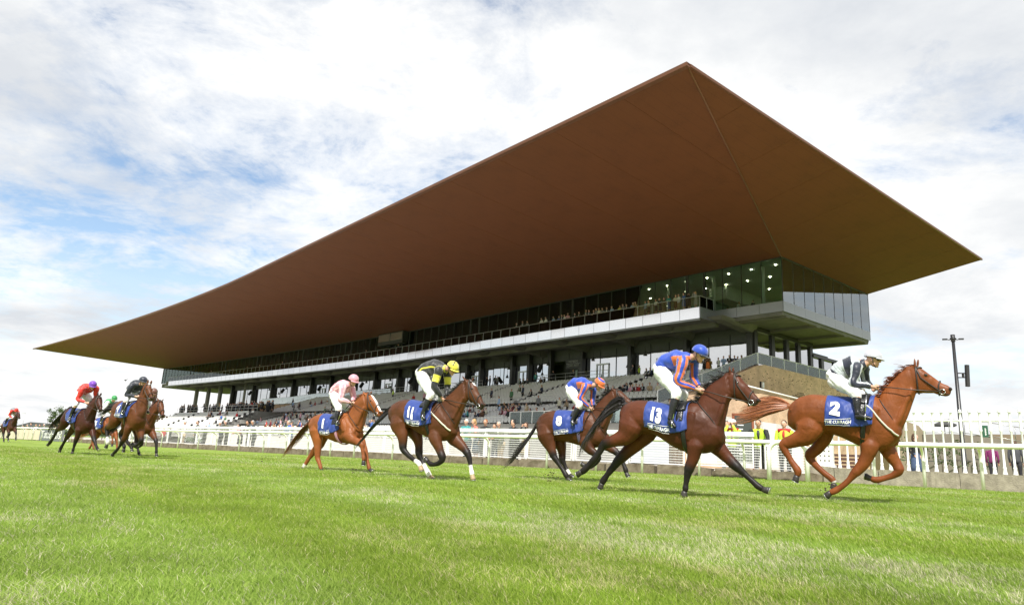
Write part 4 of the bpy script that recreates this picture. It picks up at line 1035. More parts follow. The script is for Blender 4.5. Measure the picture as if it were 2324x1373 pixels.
def remesh(q, voxel, smooth=5, name='body'):
    me = q.mesh(name, M_dark); o = bpy.data.objects.new(name, me); COL.objects.link(o)
    md = o.modifiers.new('r', 'REMESH'); md.mode = 'VOXEL'; md.voxel_size = voxel
    bpy.context.view_layer.update()
    me2 = bpy.data.meshes.new_from_object(o.evaluated_get(bpy.context.evaluated_depsgraph_get()))
    bpy.data.objects.remove(o); bpy.data.meshes.remove(me)
    nvt = len(me2.vertices); co = np.empty(nvt*3); me2.vertices.foreach_get('co', co); co = co.reshape(-1, 3)
    ed = np.empty(len(me2.edges)*2, dtype=np.int64); me2.edges.foreach_get('vertices', ed); ed = ed.reshape(-1, 2)
    deg = np.zeros(nvt); np.add.at(deg, ed[:, 0], 1); np.add.at(deg, ed[:, 1], 1); deg[deg == 0] = 1
    for k in range(smooth*2):
        acc = np.zeros_like(co); np.add.at(acc, ed[:, 0], co[ed[:, 1]]); np.add.at(acc, ed[:, 1], co[ed[:, 0]])
        lap = acc/deg[:, None]-co; co += lap*(.55 if k % 2 == 0 else -.50)
    me2.vertices.foreach_set('co', co.ravel()); me2.polygons.foreach_set('use_smooth', [True]*len(me2.polygons)); me2.update()
    me2.name = name
    return me2, co
def segdist(co, pts):
    """distance of every vertex from a polyline and the arc parameter of the nearest point"""
    best = np.full(len(co), 1e9); par = np.zeros(len(co))
    for i in range(len(pts)-1):
        a = np.array(pts[i]); d = np.array(pts[i+1])-a; L = max((d*d).sum(), 1e-9); t = np.clip(((co-a)@d)/L, 0, 1)
        dd = np.linalg.norm(co-(a+t[:, None]*d), axis=1); m = dd < best; best[m] = dd[m]; par[m] = i+t[m]
    return best, par
def setcol(me, col):
    at = me.color_attributes.new('Col', 'FLOAT_COLOR', 'POINT')
    c = np.ones((len(me.vertices), 4)); c[:, :3] = col; at.data.foreach_set('color', c.ravel())
def smoothstep(x, a, b_): t = np.clip((x-a)/(b_-a), 0, 1); return t*t*(3-2*t)
M_coat = mat('horse_coat', rough=.50, spec=.22, attr='Col', var=.20, vscale=4.0, bump=.07, bscale=150)
M_coat.node_tree.nodes['Principled BSDF'].inputs['Coat Weight'].default_value = .06
M_coat.node_tree.nodes['Principled BSDF'].inputs['Coat Roughness'].default_value = .3
def _coat():      # broad muscle relief under the fine hair
    t = M_coat.node_tree; bps = [n for n in t.nodes if n.type == 'BUMP'][0]; co = [n for n in t.nodes if n.type == 'TEX_COORD'][0]
    mp = t.nodes.new('ShaderNodeMapping'); mp.inputs['Scale'].default_value = (1.0, 1.0, .62); mp.inputs['Rotation'].default_value = (0, .5, 0); t.links.new(co.outputs['Object'], mp.inputs[0])
    n = t.nodes.new('ShaderNodeTexNoise'); n.inputs['Scale'].default_value = 6.5; n.inputs['Detail'].default_value = 3.5; n.inputs['Roughness'].default_value = .45; n.inputs['Distortion'].default_value = .6; t.links.new(mp.outputs[0], n.inputs['Vector'])
    b2 = t.nodes.new('ShaderNodeBump'); b2.inputs['Strength'].default_value = .60; b2.inputs['Distance'].default_value = .035; t.links.new(n.outputs['Fac'], b2.inputs['Height']); t.links.new(b2.outputs[0], bps.inputs['Normal'])
_coat()
M_hoofd = mat('dark_hoof', (.035, .03, .027), .45); M_hoofl = mat('pale_hoof', (.38, .27, .16), .5)
M_shoe = mat('aluminium_shoe', (.6, .6, .6), .3, .9)
M_eye = mat('dark_eye', (.01, .008, .006), .08, coat=1.0)
M_leather = mat('dark_leather', (.030, .020, .014), .45, var=.2, vscale=20)
M_black = mat('black_leather', (.012, .012, .013), .30, var=.1, vscale=10, bump=.4, bscale=35)
M_metal = mat('bright_steel', (.7, .7, .7), .2, 1.0)
M_cloth = mat('blue_number_cloth', (.012, .040, .23), .55, var=.12, vscale=6, sheen=.2)
M_clothw = mat('white_print', (.85, .85, .85), .6)
M_skin = mat('skin', (.58, .33, .23), .5, var=.08, vscale=9)
M_breech = mat('white_breeches', (.80, .79, .80), .6, var=.05, vscale=6, bump=.5, bscale=14)

def hair(name, strands, wdt, m, parent, org, rz):
    """flat tapering ribbons"""
    q = MB()
    for pts in strands:
        n = len(pts); d = (pts[-1]-pts[0]); side = d.cross(Vector((random.gauss(0, 1), random.gauss(0, 1), random.gauss(0, 1))))
        if side.length < 1e-6: continue
        side.normalize(); vs = []
        for i, p in enumerate(pts):
            w = wdt*(1-.85*(i/(n-1))**1.5)*random.uniform(.8, 1.2); vs += [p-side*w, p+side*w]
        q.add(vs, [(2*i, 2*i+1, 2*i+3, 2*i+2) for i in range(n-1)], random.randrange(2), True)
    return link(name, q.mesh(name, m), parent, org, (0, 0, rz))
HAIR = {}
def hairmats(c):
    k = tuple(round(x, 3) for x in c)
    if k not in HAIR: HAIR[k] = [mat('hair_%d' % len(HAIR), c, .38, spec=.6), mat('hair_%db' % len(HAIR), tuple(x*1.7+.004 for x in c), .38, spec=.6)]
    return HAIR[k]

class Rig:
    """turns photograph readings into points of the horse's own frame: a reading is the ray through a point of the picture met with the
    animal's mid plane (or a plane beside it)"""
    def __init__(s, x, y, sc, du, dv, org, k):
        s.A = dep(x, y, F/sc); s.A.z = gz(s.A); h = (LU*du+RV*dv); h.z = 0; s.h = h.normalized(); s.left = Vector((-s.h.y, s.h.x, 0)); s.org, s.k = org, k
        s.rz = math.atan2(s.h.y, s.h.x); s.pxm = sc
    def full(s, x, y): return s.org[0]+x/s.k, s.org[1]+y/s.k
    def p(s, x, y, lat=0.0):          # lat > 0: towards the camera (the horse's right)
        r = ray(*s.full(x, y)); A = s.A - s.left*lat; t = (A-CAM).dot(s.left)/r.dot(s.left); w = CAM + r*t - s.A
        return Vector((w.dot(s.h), w.dot(s.left), w.z))
    def r(s, r_, x, y, lat=0.0):      # a radius read in zoomed pixels -> metres
        rr = ray(*s.full(x, y)); A = s.A - s.left*lat; t = (A-CAM).dot(s.left)/rr.dot(s.left); return r_/s.k*t/F

def read_horse(R, T, N, H, ears, eye, legs, tail, tw):
    sk = {'torso': [(R.p(*a), R.p(*b_), w) for a, b_, w in T], 'neck': [(R.p(*a), R.p(*b_), w) for a, b_, w in N], 'head': [(R.p(*a), R.p(*b_), w) for a, b_, w in H]}
    sk['ears'] = [(R.p(*a, l), R.p(*b_, l)) for a, b_, l in ears]
    sk['eye'] = R.p(*eye, .07)
    sk['legs'] = {k: [(R.p(x, y, l), R.r(r_, x, y, l), q) for x, y, r_, q in pts] for k, (l, pts) in legs.items()}
    sk['tail'] = [R.p(*t) for t in tail]; sk['tw'] = tw
    return sk

def build_horse(sk, A, rz, spec):
    """sk: skeleton in the horse's frame; spec: colours, marks and tack"""
    root = thing('racehorse', spec['label'], 'racehorse', tuple(A), rz, 'racehorses galloping past the stand')
    T, N, H = Loft(sk['torso']), Loft(sk['neck'], .95, .95), Loft(sk['head'], .95, .9)
    q = MB()
    q.rings(T.ringlist(26, 4)); q.rings(N.ringlist(20, 4)); q.rings(H.ringlist(18, 4))
    legpolys = {}
    for k, pts in sk['legs'].items():
        P_, R_, Q_ = respline([p for p, r, t in pts[:-1]], [r for p, r, t in pts[:-1]], 4, [t for p, r, t in pts[:-1]])
        a0, r0 = pts[0][0], pts[0][1]; d0 = (pts[0][0]-pts[1][0]).normalized(); up_ = (d0*.4+ZZ*.6).normalized(); inn = Vector((0, .035 if a0.y < 0 else -.035, 0))
        pre = [a0+up_*r0*1.75+inn*1.6, a0+up_*r0*1.45+inn*1.3, a0+up_*r0*.85+inn*.7]; R_ = [r if i < 12 else r*(.90 if 12 <= i < len(R_)-6 else .94) for i, r in enumerate(R_)]
        q.tube(pre+P_, [r0*.22, r0*.66, r0*.92]+R_, 16, ratio=[Q_[0]*.8, Q_[0]*.85, Q_[0]*.95]+Q_, side=(0, 1, 0)); legpolys[k] = [p for p, r, t in pts]
    # muscle masses: shoulder, upper arm, haunch, cheek
    ts = sk['torso']
    def blob(a, b_, r0, r1, r2, lat, flat=.5):
        P_, R_, Q_ = respline([a, (a+b_)/2, b_], [r0, r1, r2], 5); q.tube([p+Vector((0, lat, 0)) for p in P_], R_, 14, ratio=flat, side=(0, 1, 0))
    for sg, kf, kh in ((-1, 'fn', 'hn'), (1, 'ff', 'hf')):
        wsh = ts[-4][2]; e = sk['legs'][kf][0][0]; top = T.pt(len(ts)-4.0, rad(90)); 
        mid = Vector((e.x*.5+top.x*.5+.05, 0, e.z*.5+top.z*.5))
        blob(Vector((top.x+.02, 0, top.z-.16)), Vector((e.x, 0, e.z+.02)), .07, .145, .10, sg*(wsh*.60), .55)
        st = sk['legs'][kh][0][0]; rt = T.pt(1.6, rad(90))
        blob(Vector((rt.x, 0, rt.z-.14)), Vector((st.x, 0, st.z)), .12, .20, .14, sg*.13, .60)
    nt_ = len(ts)
    for sg, kf, kh in ((-1, 'fn', 'hn'), (1, 'ff', 'hf')):
        e = sk['legs'][kf][0][0]; st = sk['legs'][kh][0][0]
        a = T.pt(nt_-3.6, rad(60)); blob(Vector((a.x-.02, 0, a.z-.12)), Vector((e.x-.10, 0, e.z+.10)), .05, .085, .06, sg*(ts[-5][2]*.78), .5)      # triceps
        a = T.pt(nt_-1.6, rad(0)); blob(Vector((a.x-.02, 0, a.z+.05)), Vector((e.x+.10, 0, e.z+.02)), .06, .09, .07, sg*.115, .7)      # breast
        a = T.pt(.9, rad(90)); b1 = T.pt(2.7, rad(90)); blob(Vector((a.x, 0, a.z-.15)), Vector((b1.x, 0, b1.z-.10)), .09, .12, .07, sg*.125, .75)      # croup
        a = T.pt(.4, rad(30)); blob(Vector((a.x+.03, 0, a.z-.02)), Vector((st.x-.05, 0, st.z-.12)), .07, .10, .07, sg*.12, .7)      # back of the thigh
    a, b1 = N.pt(.5, rad(-35)), N.pt(len(sk['neck'])-1.6, rad(-30))
    for sg in (-1, 1): q.tube([Vector((a.x, sg*.085, a.z)), Vector(((a.x+b1.x)/2, sg*.075, (a.z+b1.z)/2)), Vector((b1.x, sg*.055, b1.z))], [.055, .045, .035], 10)
    c0 = H.pt(1.0, rad(-90)); c1 = H.pt(1.2, rad(90)); cc_ = c0.lerp(c1, .36)
    for sg in (-1, 1): q.ball(cc_+Vector((0, sg*.035, 0)), (.085, .05, .085), 12, 8)
    eye = sk['eye']; q.ball(Vector((eye.x, -.062, eye.z)), (.035, .028, .026), 10, 6); q.ball(Vector((eye.x, .062, eye.z)), (.035, .028, .026), 10, 6)
    mz = H.pt(len(sk['head'])-1.7, rad(30)); 
    pb_ = (H.pt(.1, rad(90))+N.pt(len(sk['neck'])-1.1, rad(90)))/2; q.ball(pb_-ZZ*.045, (.085, .05, .06), 12, 8); q.ball(H.pt(.25, rad(90))-ZZ*.035, (.06, .045, .05), 12, 8)
    for sg in (-1, 1): q.ball(Vector((mz.x+.015, sg*.030, mz.z-.005)), (.038, .022, .032), 10, 6)
    for base, tip in sk['ears']:
        d = tip-base; q.tube([base-d*.15, base+d*.15, base+d*.45, base+d*.8, tip], [.022, .033, .032, .016, .004], 10, ratio=.55, side=(1, 0, 0) if abs(d.x) < abs(d.z) else (0, 0, 1))
    me, co = remesh(q, spec.get('voxel', .014), 5)
    nr = np.empty(len(co)*3); me.vertices.foreach_get('normal', nr); nr = nr.reshape(-1, 3)
    # long soft muscle relief, running with the body, and finer tendon relief low on the legs
    rl = np.array([mnoise.noise(Vector((c[0]*3.2, c[1]*3.0, c[2]*5.2)))*1.0 + .55*mnoise.noise(Vector((c[0]*8, c[1]*7, c[2]*9+4))) for c in co])
    co = co + nr*(rl*.009)[:, None]; me.vertices.foreach_set('co', co.ravel()); me.update()
    # coat colour
    base = np.array(spec['coat']); dark = np.array(spec['points']); n = len(co)
    nz = np.array([mnoise.noise(Vector(c)*3.1) for c in co]); nz2 = np.array([mnoise.noise(Vector((c[0]*1.3, c[1]*2, c[2]*1.6+spec.get('seed', 1)))) for c in co]); col = base[None, :]*(1+.22*nz[:, None]+.35*nz2[:, None])
    zr = (co[:, 2]-co[:, 2].min())/(co[:, 2].max()-co[:, 2].min())
    if spec.get('topline', 0):       # darker hair along the back and the neck crest, as bays have
        tl = np.array([list(T.pt(k, rad(90))) for k in np.linspace(0, len(ts)-1, 14)]); d, _ = segdist(co, tl); w = (1-smoothstep(d, .02, .22))*spec['topline']; col = col*(1-w[:, None])+dark*w[:, None]*1.3
        nl = np.array([list(N.pt(k, rad(90))) for k in np.linspace(0, len(sk['neck'])-1, 8)]); d, _ = segdist(co, nl); w = (1-smoothstep(d, .01, .10))*spec['topline']; col = col*(1-w[:, None])+dark*w[:, None]
    for k, pl in legpolys.items():
        d, par = segdist(co, [list(p) for p in pl]); kk = len(pl)
        on = 1-smoothstep(d, .07, .12)
        j = 2.2 if k[0] == 'f' else 2.4
        if spec.get('darklegs', 1): w = on*smoothstep(par, j-.9, j+.4)*spec.get('darklegs', 1); col = col*(1-w[:, None])+dark*w[:, None]
        sock = spec.get('socks', {}).get(k)
        if sock is not None: w = on*smoothstep(par, sock-.15, sock+.1); col = col*(1-w[:, None])+np.array([.72, .69, .64])*w[:, None]
    mzp = H.pt(len(sk['head'])-1, 0); d = np.linalg.norm(co-np.array(mzp)-np.array([-.03, 0, -.02]), axis=1); w = (1-smoothstep(d, .06, .17))*spec.get('muzzle', .8)
    col = col*(1-w[:, None])+np.array([.03, .025, .025])*w[:, None]
    if spec.get('blaze'):
        a, b_, wd = spec['blaze']; bl = [list(H.pt(k, rad(90))) for k in np.linspace(a, b_, 7)]; d, _ = segdist(co, bl); w = 1-smoothstep(d, wd, wd+.012); col = col*(1-w[:, None])+np.array([.8, .78, .75])*w[:, None]
    # thin skin inside the ears, groin and the pit of the elbow stay the coat's own darker hair
    setcol(me, np.clip(col, 0, 1)); me.materials.clear(); me.materials.append(M_coat)
    link('body', me, root, A, (0, 0, rz))
    def part(name, mb, m): return link(name, mb.mesh(name, m), root, A, (0, 0, rz))
    for sg in (-1, 1):
        b_ = MB(); b_.ball(Vector((eye.x, sg*.078, eye.z)), (.025, .018, .021), 12, 8); part('eye', b_, M_eye)
        b_ = MB(); b_.ball(Vector((mz.x+.022, sg*.050, mz.z-.006)), (.021, .012, .022), 12, 8); part('nostril', b_, mat('nostril_dark', (.012, .008, .008), .7))
    # hooves
    for k, pts in sk['legs'].items():
        a, b_ = pts[-2][0], pts[-1][0]; r0 = pts[-2][1]; d = (b_-a); d.normalize(); a = a+d*.01; L_ = .085; r1 = .053
        pale = spec.get('palehoof', ()); fwd = Vector((1, 0, 0)) - d*d.x; fwd.normalize()
        q = MB(); q.tube([a-d*.015, a+d*.02, a+d*.05+fwd*.008, a+d*L_+fwd*.014], [r0*.95, r1*.86, r1*.95, r1*1.04], 14, ratio=.92, side=(0, 1, 0)); o = part('hoof', q, M_hoofl if k in pale else M_hoofd)
        q = MB(); q.tube([a+d*L_+fwd*.014, a+d*(L_+.008)+fwd*.014], [r1*1.05, r1*1.05], 14, ratio=.92, side=(0, 1, 0)); s_ = link('shoe', q.mesh('shoe', M_shoe), o, A, (0, 0, rz))
    # mane
    st = []; mc = spec['mane']; wind = spec.get('wind', 1.0)
    for i in range(spec.get('nmane', 620)):
        k = random.uniform(-.05, len(sk['neck'])-1); p = N.pt(k, rad(90+random.uniform(-14, 24))); cl = mnoise.noise(Vector((k*3.1, spec.get('seed', 1), 0))); L_ = random.uniform(.05, .13)*wind*(1+.9*cl)
        side = random.uniform(-.2, 1.0)*(.5 if random.random() < .6 else -.3); pts = []; cv = random.uniform(.3, 1.2)
        for j in range(5):
            t = j/4; pts.append(p + Vector((-(.8+.5*cl)*t*L_, -side*.6*L_*t, L_*((.55+.5*cl)*t-t*t*cv))) + Vector((0, 0, -.012)))
        st.append(pts)
    hp = H.pt(.35, rad(90))
    for i in range(40): p = hp+Vector((random.uniform(-.04, .05), random.uniform(-.03, .03), -.01)); st.append([p, p+Vector((-.02, 0, .03)), p+Vector((-.06, random.uniform(-.02, .02), .03)), p+Vector((-.10, random.uniform(-.03, .03), .01))])
    hair('mane', st, .0048, hairmats(mc), root, A, rz)
    # tail: dock core and strands
    tp = sk['tail']; rows = [np.array(list(p)) for p in tp]; st = []; tw = sk['tw']
    for i in range(spec.get('ntail', 800)):
        ph = random.uniform(0, 6.28); rr_ = math.sqrt(random.random()); L_ = (1.03-.62*random.random()**1.6)*(len(rows)-1); pts = []; s0 = random.uniform(0, .25)*(len(rows)-1)
        cur = random.uniform(-1, 1)
        for j in range(9):
            k = s0+(L_-s0)*j/8 if L_ > s0 else s0+.1*j; t = k/(len(rows)-1); c = Vector(interp(rows, k)); w = tw*(.10+1.1*min(t*1.35, 1.0)**.9*(1-.35*max(0, t-.6)))*rr_
            pts.append(c + Vector((math.cos(ph)*w*.55, math.sin(ph)*w*.85, math.sin(ph+.7)*w)) + Vector((0, 0, 1))*(.05*math.sin(t*5+cur*3)*t*tw*2.2*cur))
        st.append(pts)
    hair('tail', st, .0052, hairmats(spec.get('tailc', mc)), root, A, rz)
    q = MB(); P_, R_, Q_ = respline([tp[0]+Vector((.10, 0, -.01)), tp[0], Vector(interp(rows, .5)), Vector(interp(rows, 1.1))], [.05, .045, .035, .012], 3); q.tube(P_, R_, 8); part('tail_dock', q, hairmats(spec.get('tailc', mc))[0])
    # bridle
    def strap(L, seq, r=.011, off=.008, m=M_leather, flat=1.0):
        q = MB(); pts = []
        for (k0, f0), (k1, f1) in zip(seq, seq[1:]):
            for j in range(7): t = j/7; pts.append(L.pt(k0+(k1-k0)*t, rad(f0+(f1-f0)*t), off))
        pts.append(L.pt(seq[-1][0], rad(seq[-1][1]), off)); q.tube(pts, r, 6); return q
    nh = len(sk['head'])-1
    br = thing_part = MB()
    for sgn in (1, -1):
        f = (lambda a: a) if sgn == 1 else (lambda a: 180-a)
        for seq in ([(.45, f(90)), (.8, f(40)), (1.3, f(10)), (nh*.72, f(-25))], [(.45, f(90)), (.9, f(55)), (1.35, f(90))], [(nh*.63, f(90)), (nh*.62, f(20)), (nh*.68, f(-60)), (nh*.68, f(-90))], [(.6, f(60)), (.9, f(-20)), (1.1, f(-90))]):
            s_ = strap(H, seq); br.add(s_.v, s_.f, 0, True)
    part('bridle', br, M_leather)
    for sgn in (1, -1):
        f = (lambda a: a) if sgn == 1 else (lambda a: 180-a)
        part('mouth_line', strap(H, [(nh-.10, f(-38)), (nh*.88, f(-40)), (nh*.76, f(-34))], .0045, .001), mat('lip_dark', (.015, .01, .009), .6))
    bit = []
    for sgn in (1, -1):
        p = H.pt(nh*.74, rad(-22 if sgn == 1 else 202), .012); bit.append(p); q = MB(); ring = [p+Vector((math.cos(a)*.038, 0, math.sin(a)*.038)) for a in [i*math.pi/6 for i in range(13)]]; q.tube(ring, .0055, 6); part('bit_ring', q, M_metal)
    # number cloth, saddle, girth
    c = spec.get('cloth')
    def wr(k, f): return .013*math.sin(k*6.3+f*3)*math.sin(f*5+k*2.1)+.020*mnoise.noise(Vector((k*3.0+f, f*3.5, spec.get('seed', 1))))+.012*(1-abs(mnoise.noise(Vector((k*2.2-f*2.5, f*1.2, 7+spec.get('seed', 1))))*2))**3
    if c:
        k0, k1, fb, ff_ = c['k0'], c['k1'], c['fb'], c['ff_']
        q = MB(); nk, nf = 36, 64; vs = []
        for i in range(nk+1):
            k = k0+(k1-k0)*i/nk; fl = fb+(ff_-fb)*i/nk
            for j in range(nf+1):
                f = rad(fl+(180-2*fl)*j/nf); low = abs(j/nf-.5)*2
                vs.append(T.pt(k, f, .016+.018*low*low + wr(k, f)*low))
        fs = [(i*(nf+1)+j, i*(nf+1)+j+1, (i+1)*(nf+1)+j+1, (i+1)*(nf+1)+j) for i in range(nk) for j in range(nf)]
        q.add(vs, fs, 0, True); clo = link('number_cloth', q.mesh('number_cloth', M_cloth), root, A, (0, 0, rz))
        md = clo.modifiers.new('s', 'SOLIDIFY'); md.thickness = .005
        def cprint(name, tm, kc, fc, size_u, flip, follow=False):
            bm = bmesh.new(); bm.from_mesh(tm); bmesh.ops.triangulate(bm, faces=bm.faces[:]);
            for _ in range(2): 
                es = [e for e in bm.edges if e.calc_length() > .03]
                if es: bmesh.ops.subdivide_edges(bm, edges=es, cuts=1)
            Lk = (T.pt(kc+.5, math.pi)-T.pt(kc-.5, math.pi)).length; hh = (T.pt(kc, rad(90))-T.pt(kc, rad(-90))).length/2
            for v in bm.verts:
                x, y = v.co.x, v.co.y; k = kc+x/Lk; f = math.pi - (rad(fc + ((ff_-fb)/(k1-k0)*(k-kc) if follow else 0))+y/hh)
                low = 0
                fl = fb+(ff_-fb)*(k-k0)/(k1-k0); jj = (math.degrees(f)-fl)/(180-2*fl); low = abs(jj-.5)*2
                v.co = T.pt(k, f, .027+.018*low*low+wr(k, f)*low)
            bm.to_mesh(tm); bm.free(); tm.update(); o = link(name, tm, clo, A, (0, 0, rz))
        if c.get('num'):
            tm = text_mesh(c['num'], .26, M_clothw, 0, bold=.016); 
            ws = [v.co.x for v in tm.vertices]; tm.transform(Matrix.Diagonal((c.get('nw', 1.1), 1, 1, 1))); cprint('number', tm, c['kc'], c.get('fc', 14), 1, 1)
        if c.get('text'):
            tm = text_mesh('THE CURRAGH', .058, M_clothw, 0, bold=.002); cprint('lettering', tm, c['kc']+.30, c.get('ft', -16)+3, 1, 1, True)
            for yy in (.042, -.042):
                q = MB(); q.box((-.19, yy-.004, 0), (.19, yy+.004, .001)); cprint('printed_rule', q.mesh('printed_rule', M_clothw), c['kc']+.30, c.get('ft', -16)+3, 1, 1, True)
    def patch(name, k0, k1, f0, f1, off, m, nk=6, nf=24, par=root, thick=.012):
        q = MB(); vs = [T.pt(k0+(k1-k0)*i/nk, rad(f0+(f1-f0)*j/nf), off*(1 if 0 < i < nk else .6)) for i in range(nk+1) for j in range(nf+1)]
        q.add(vs, [(i*(nf+1)+j, i*(nf+1)+j+1, (i+1)*(nf+1)+j+1, (i+1)*(nf+1)+j) for i in range(nk) for j in range(nf)], 0, True)
        o = link(name, q.mesh(name, m), par, A, (0, 0, rz)); md = o.modifiers.new('s', 'SOLIDIFY'); md.thickness = thick; return o
    kg = spec.get('kg', 6.15)
    patch('saddle', kg-1.15, kg+.35, 38, 142, .055, M_black, thick=.03); patch('saddle_flap', kg-.6, kg+.1, 12, 36, .040, M_black); patch('saddle_flap', kg-.6, kg+.1, 144, 168, .040, M_black)
    patch('girth', kg-.13, kg+.22, 2, -182, .018, spec.get('girth', M_black), nf=30)
    if spec.get('breast'):
        for sgn in (1, -1):
            f = (lambda a: a) if sgn == 1 else (lambda a: 180-a)
            part('breastplate', strap(T, [(kg+.1, f(35)), (kg+1.2, f(15)), (len(ts)-1.9, f(-8)), (len(ts)-1.02, f(-35))], .016, .014), spec['breast'])
    for sgn in (1, -1):
        f = (lambda a: a) if sgn == 1 else (lambda a: 180-a)
        part('neck_strap', strap(N, [(.25, f(80)), (.35, f(40)), (.5, f(-10)), (.4, f(-60))], .007, .008), M_leather)
    return root, bit, T, N, H
# ------------------------------------------------------------------ jockeys
def fist(q, c, fwd, up, side, s=1.0):
    """a closed hand: palm, four unequal curled fingers and a thumb"""
    q.ball(c, (.042*s, .022*s, .036*s), 10, 8, M=Matrix((fwd, side, up)).transposed())
    for i in range(4):
        o = c + up*(.028-.019*i)*s + fwd*.030*s; L_ = (.030, .034, .032, .026)[i]*s
        q.tube([o-side*.004*s, o+fwd*.016*s+side*.010*s, o+fwd*.012*s+side*.030*s, o-fwd*L_*.4+side*.034*s, o-fwd*L_*.7+side*.022*s], [.0105*s, .0105*s, .010*s, .0092*s, .008*s], 7)
    o = c+up*.03*s-fwd*.01*s; q.tube([o, o+up*.012*s+fwd*.018*s+side*.01*s, o+up*.006*s+fwd*.040*s+side*.018*s], [.012*s, .011*s, .009*s], 7)
def tube_cloth(name, pts, rs, mats, par, A, rz, n=16, ratio=1.0, side=None, colf=None, wrinkle=.006, seed=0, sub=5, cap=True):
    P_, R_, Q_ = respline(pts, rs, sub, ratio if hasattr(ratio, '__len__') else [ratio]*len(pts)); q = MB()
    q.tube(P_, R_, n, ratio=Q_, side=side, cap=cap)
    for i, v in enumerate(q.v):
        ring, k = divmod(i, n); c = P_[min(ring, len(P_)-1)]; d = Vector(v)-c
        if d.length > 1e-5: q.v[i] = tuple(Vector(v)+d.normalized()*wrinkle*(mnoise.noise(Vector(v)*9+Vector((seed, 0, 0)))*1.4+.8*math.sin(ring*2.1+k*.7+seed)*mnoise.noise(Vector(v)*4)))
    if colf:
        m = len(P_)-1; nf_ = 0
        for i in range(m):
            for k in range(n): q.m[nf_] = colf(i/m, k/n); nf_ += 1
    return link(name, q.mesh(name, mats), par, A, (0, 0, rz))
def build_jockey(sk, A, rz, spec, bit, horse):
    """sk in the horse's frame: pelvis, chest, neck, head, gaze (unit), sh/el/ha (near, far), hip/kn/an/toe (near, far)"""
    root = thing('person', spec['label'], 'jockey', tuple(A + Matrix.Rotation(rz, 3, 'Z') @ sk['pelvis']), rz, 'jockeys riding in the race')
    K = lambda n: sk[n]
    q = MB(); pel, che, nek, hd = K('pelvis'), K('chest'), K('neck'), K('head'); gz_ = K('gaze').normalized()
    up = (Vector((0, 0, 1)) - gz_*gz_.z).normalized(); sd = gz_.cross(up)
    mid = K('mid') if 'mid' in sk else (pel+che)/2+ (Vector((0, 0, .03)))
    P_, R_, Q_ = respline([pel, mid, che, nek], [.115, .115, .125, .06], 4, [1.25, 1.2, 1.35, 1.0]); q.tube(P_, R_, 18, ratio=Q_, side=(0, 1, 0))
    q.tube([nek-(hd-nek)*.1, hd], [.056, .052], 12)
    HM = Matrix((gz_, sd, up)).transposed(); HL = lambda x, y, z: hd + HM @ Vector((x, y, z))
    q.ball(HL(0, 0, .02), (.098, .076, .105), 16, 12, M=HM); q.ball(HL(.030, 0, -.055), (.062, .055, .058), 14, 10, M=HM)   # skull, jaw
    q.ball(HL(.072, 0, -.098), (.026, .026, .020), 10, 7, M=HM); q.tube([HL(.092, 0, .022), HL(.112, 0, -.012), HL(.100, 0, -.028)], [.010, .015, .013], 8)     # chin, nose
    q.ball(HL(.090, 0, -.060), (.014, .026, .010), 8, 5, M=HM)
    for s_ in (-1, 1): q.ball(HL(-.005, s_*.078, -.012), (.018, .010, .032), 8, 6, M=HM)
    for i in (0, 1):
        sh, el, ha = K('sh')[i], K('el')[i], K('ha')[i]; hp, kn, an, toe = K('hip')[i], K('kn')[i], K('an')[i], K('toe')[i]; lat = -1 if i == 0 else 1
        P_, R_, Q_ = respline([sh, (sh+el)/2, el, (el+ha)/2, ha-(ha-el).normalized()*.05], [.055, .050, .041, .036, .026], 3); q.tube(P_, R_, 12)
        f = (ha-el).normalized(); sdv = Vector((0, -lat, 0)); sdv = (sdv-f*sdv.dot(f)).normalized(); u_ = sdv.cross(f) if i else f.cross(sdv)
        q.tube([ha-f*.06, ha], [.026, .030], 10); fist(q, ha+f*.02, f, u_ if u_.z > 0 else -u_, sdv, 1.12)
        P_, R_, Q_ = respline([hp, (hp+kn)/2, kn, kn.lerp(an, .35), an], [.10, .085, .062, .058, .038], 3); q.tube(P_, R_, 14)
    me, co = remesh(q, .0095, 2); me.materials.clear(); me.materials.append(M_skin); link('body', me, root, A, (0, 0, rz))
    def part(name, mb, m): return link(name, mb.mesh(name, m), root, A, (0, 0, rz))
    # breeches
    q = MB()
    for i in (0, 1):
        hp, kn, an = K('hip')[i], K('kn')[i], K('an')[i]
        P_, R_, Q_ = respline([hp+(hp-kn)*.12, hp, hp.lerp(kn, .5), hp.lerp(kn, .85), kn, kn.lerp(an, .16), kn.lerp(an, .27)], [.09, .130, .112, .088, .080, .072, .060], 4); q.tube(P_, R_, 18)
    P_, R_, Q_ = respline([pel-(mid-pel)*.45+Vector((0, 0, -.01)), pel-(mid-pel)*.1, pel.lerp(mid, .55)], [.10, .150, .128], 4, [1.05, 1.2, 1.2]); q.tube(P_, R_, 18, ratio=Q_, side=(0, 1, 0))
    me, co = remesh(q, .012, 3); nrm = np.empty(len(co)*3); me.vertices.foreach_get('normal', nrm); nrm = nrm.reshape(-1, 3)
    w_ = np.array([mnoise.noise(Vector((c[0]*13, c[1]*7, c[2]*13+spec.get('seed', 0))))+.6*mnoise.noise(Vector((c[0]*26+c[2]*20, c[1]*12, c[2]*8))) for c in co]); me.vertices.foreach_set('co', (co+nrm*w_[:, None]*.012).ravel()); me.update()
    me.materials.clear(); me.materials.append(M_breech); me.name = 'breeches'; link('breeches', me, root, A, (0, 0, rz))
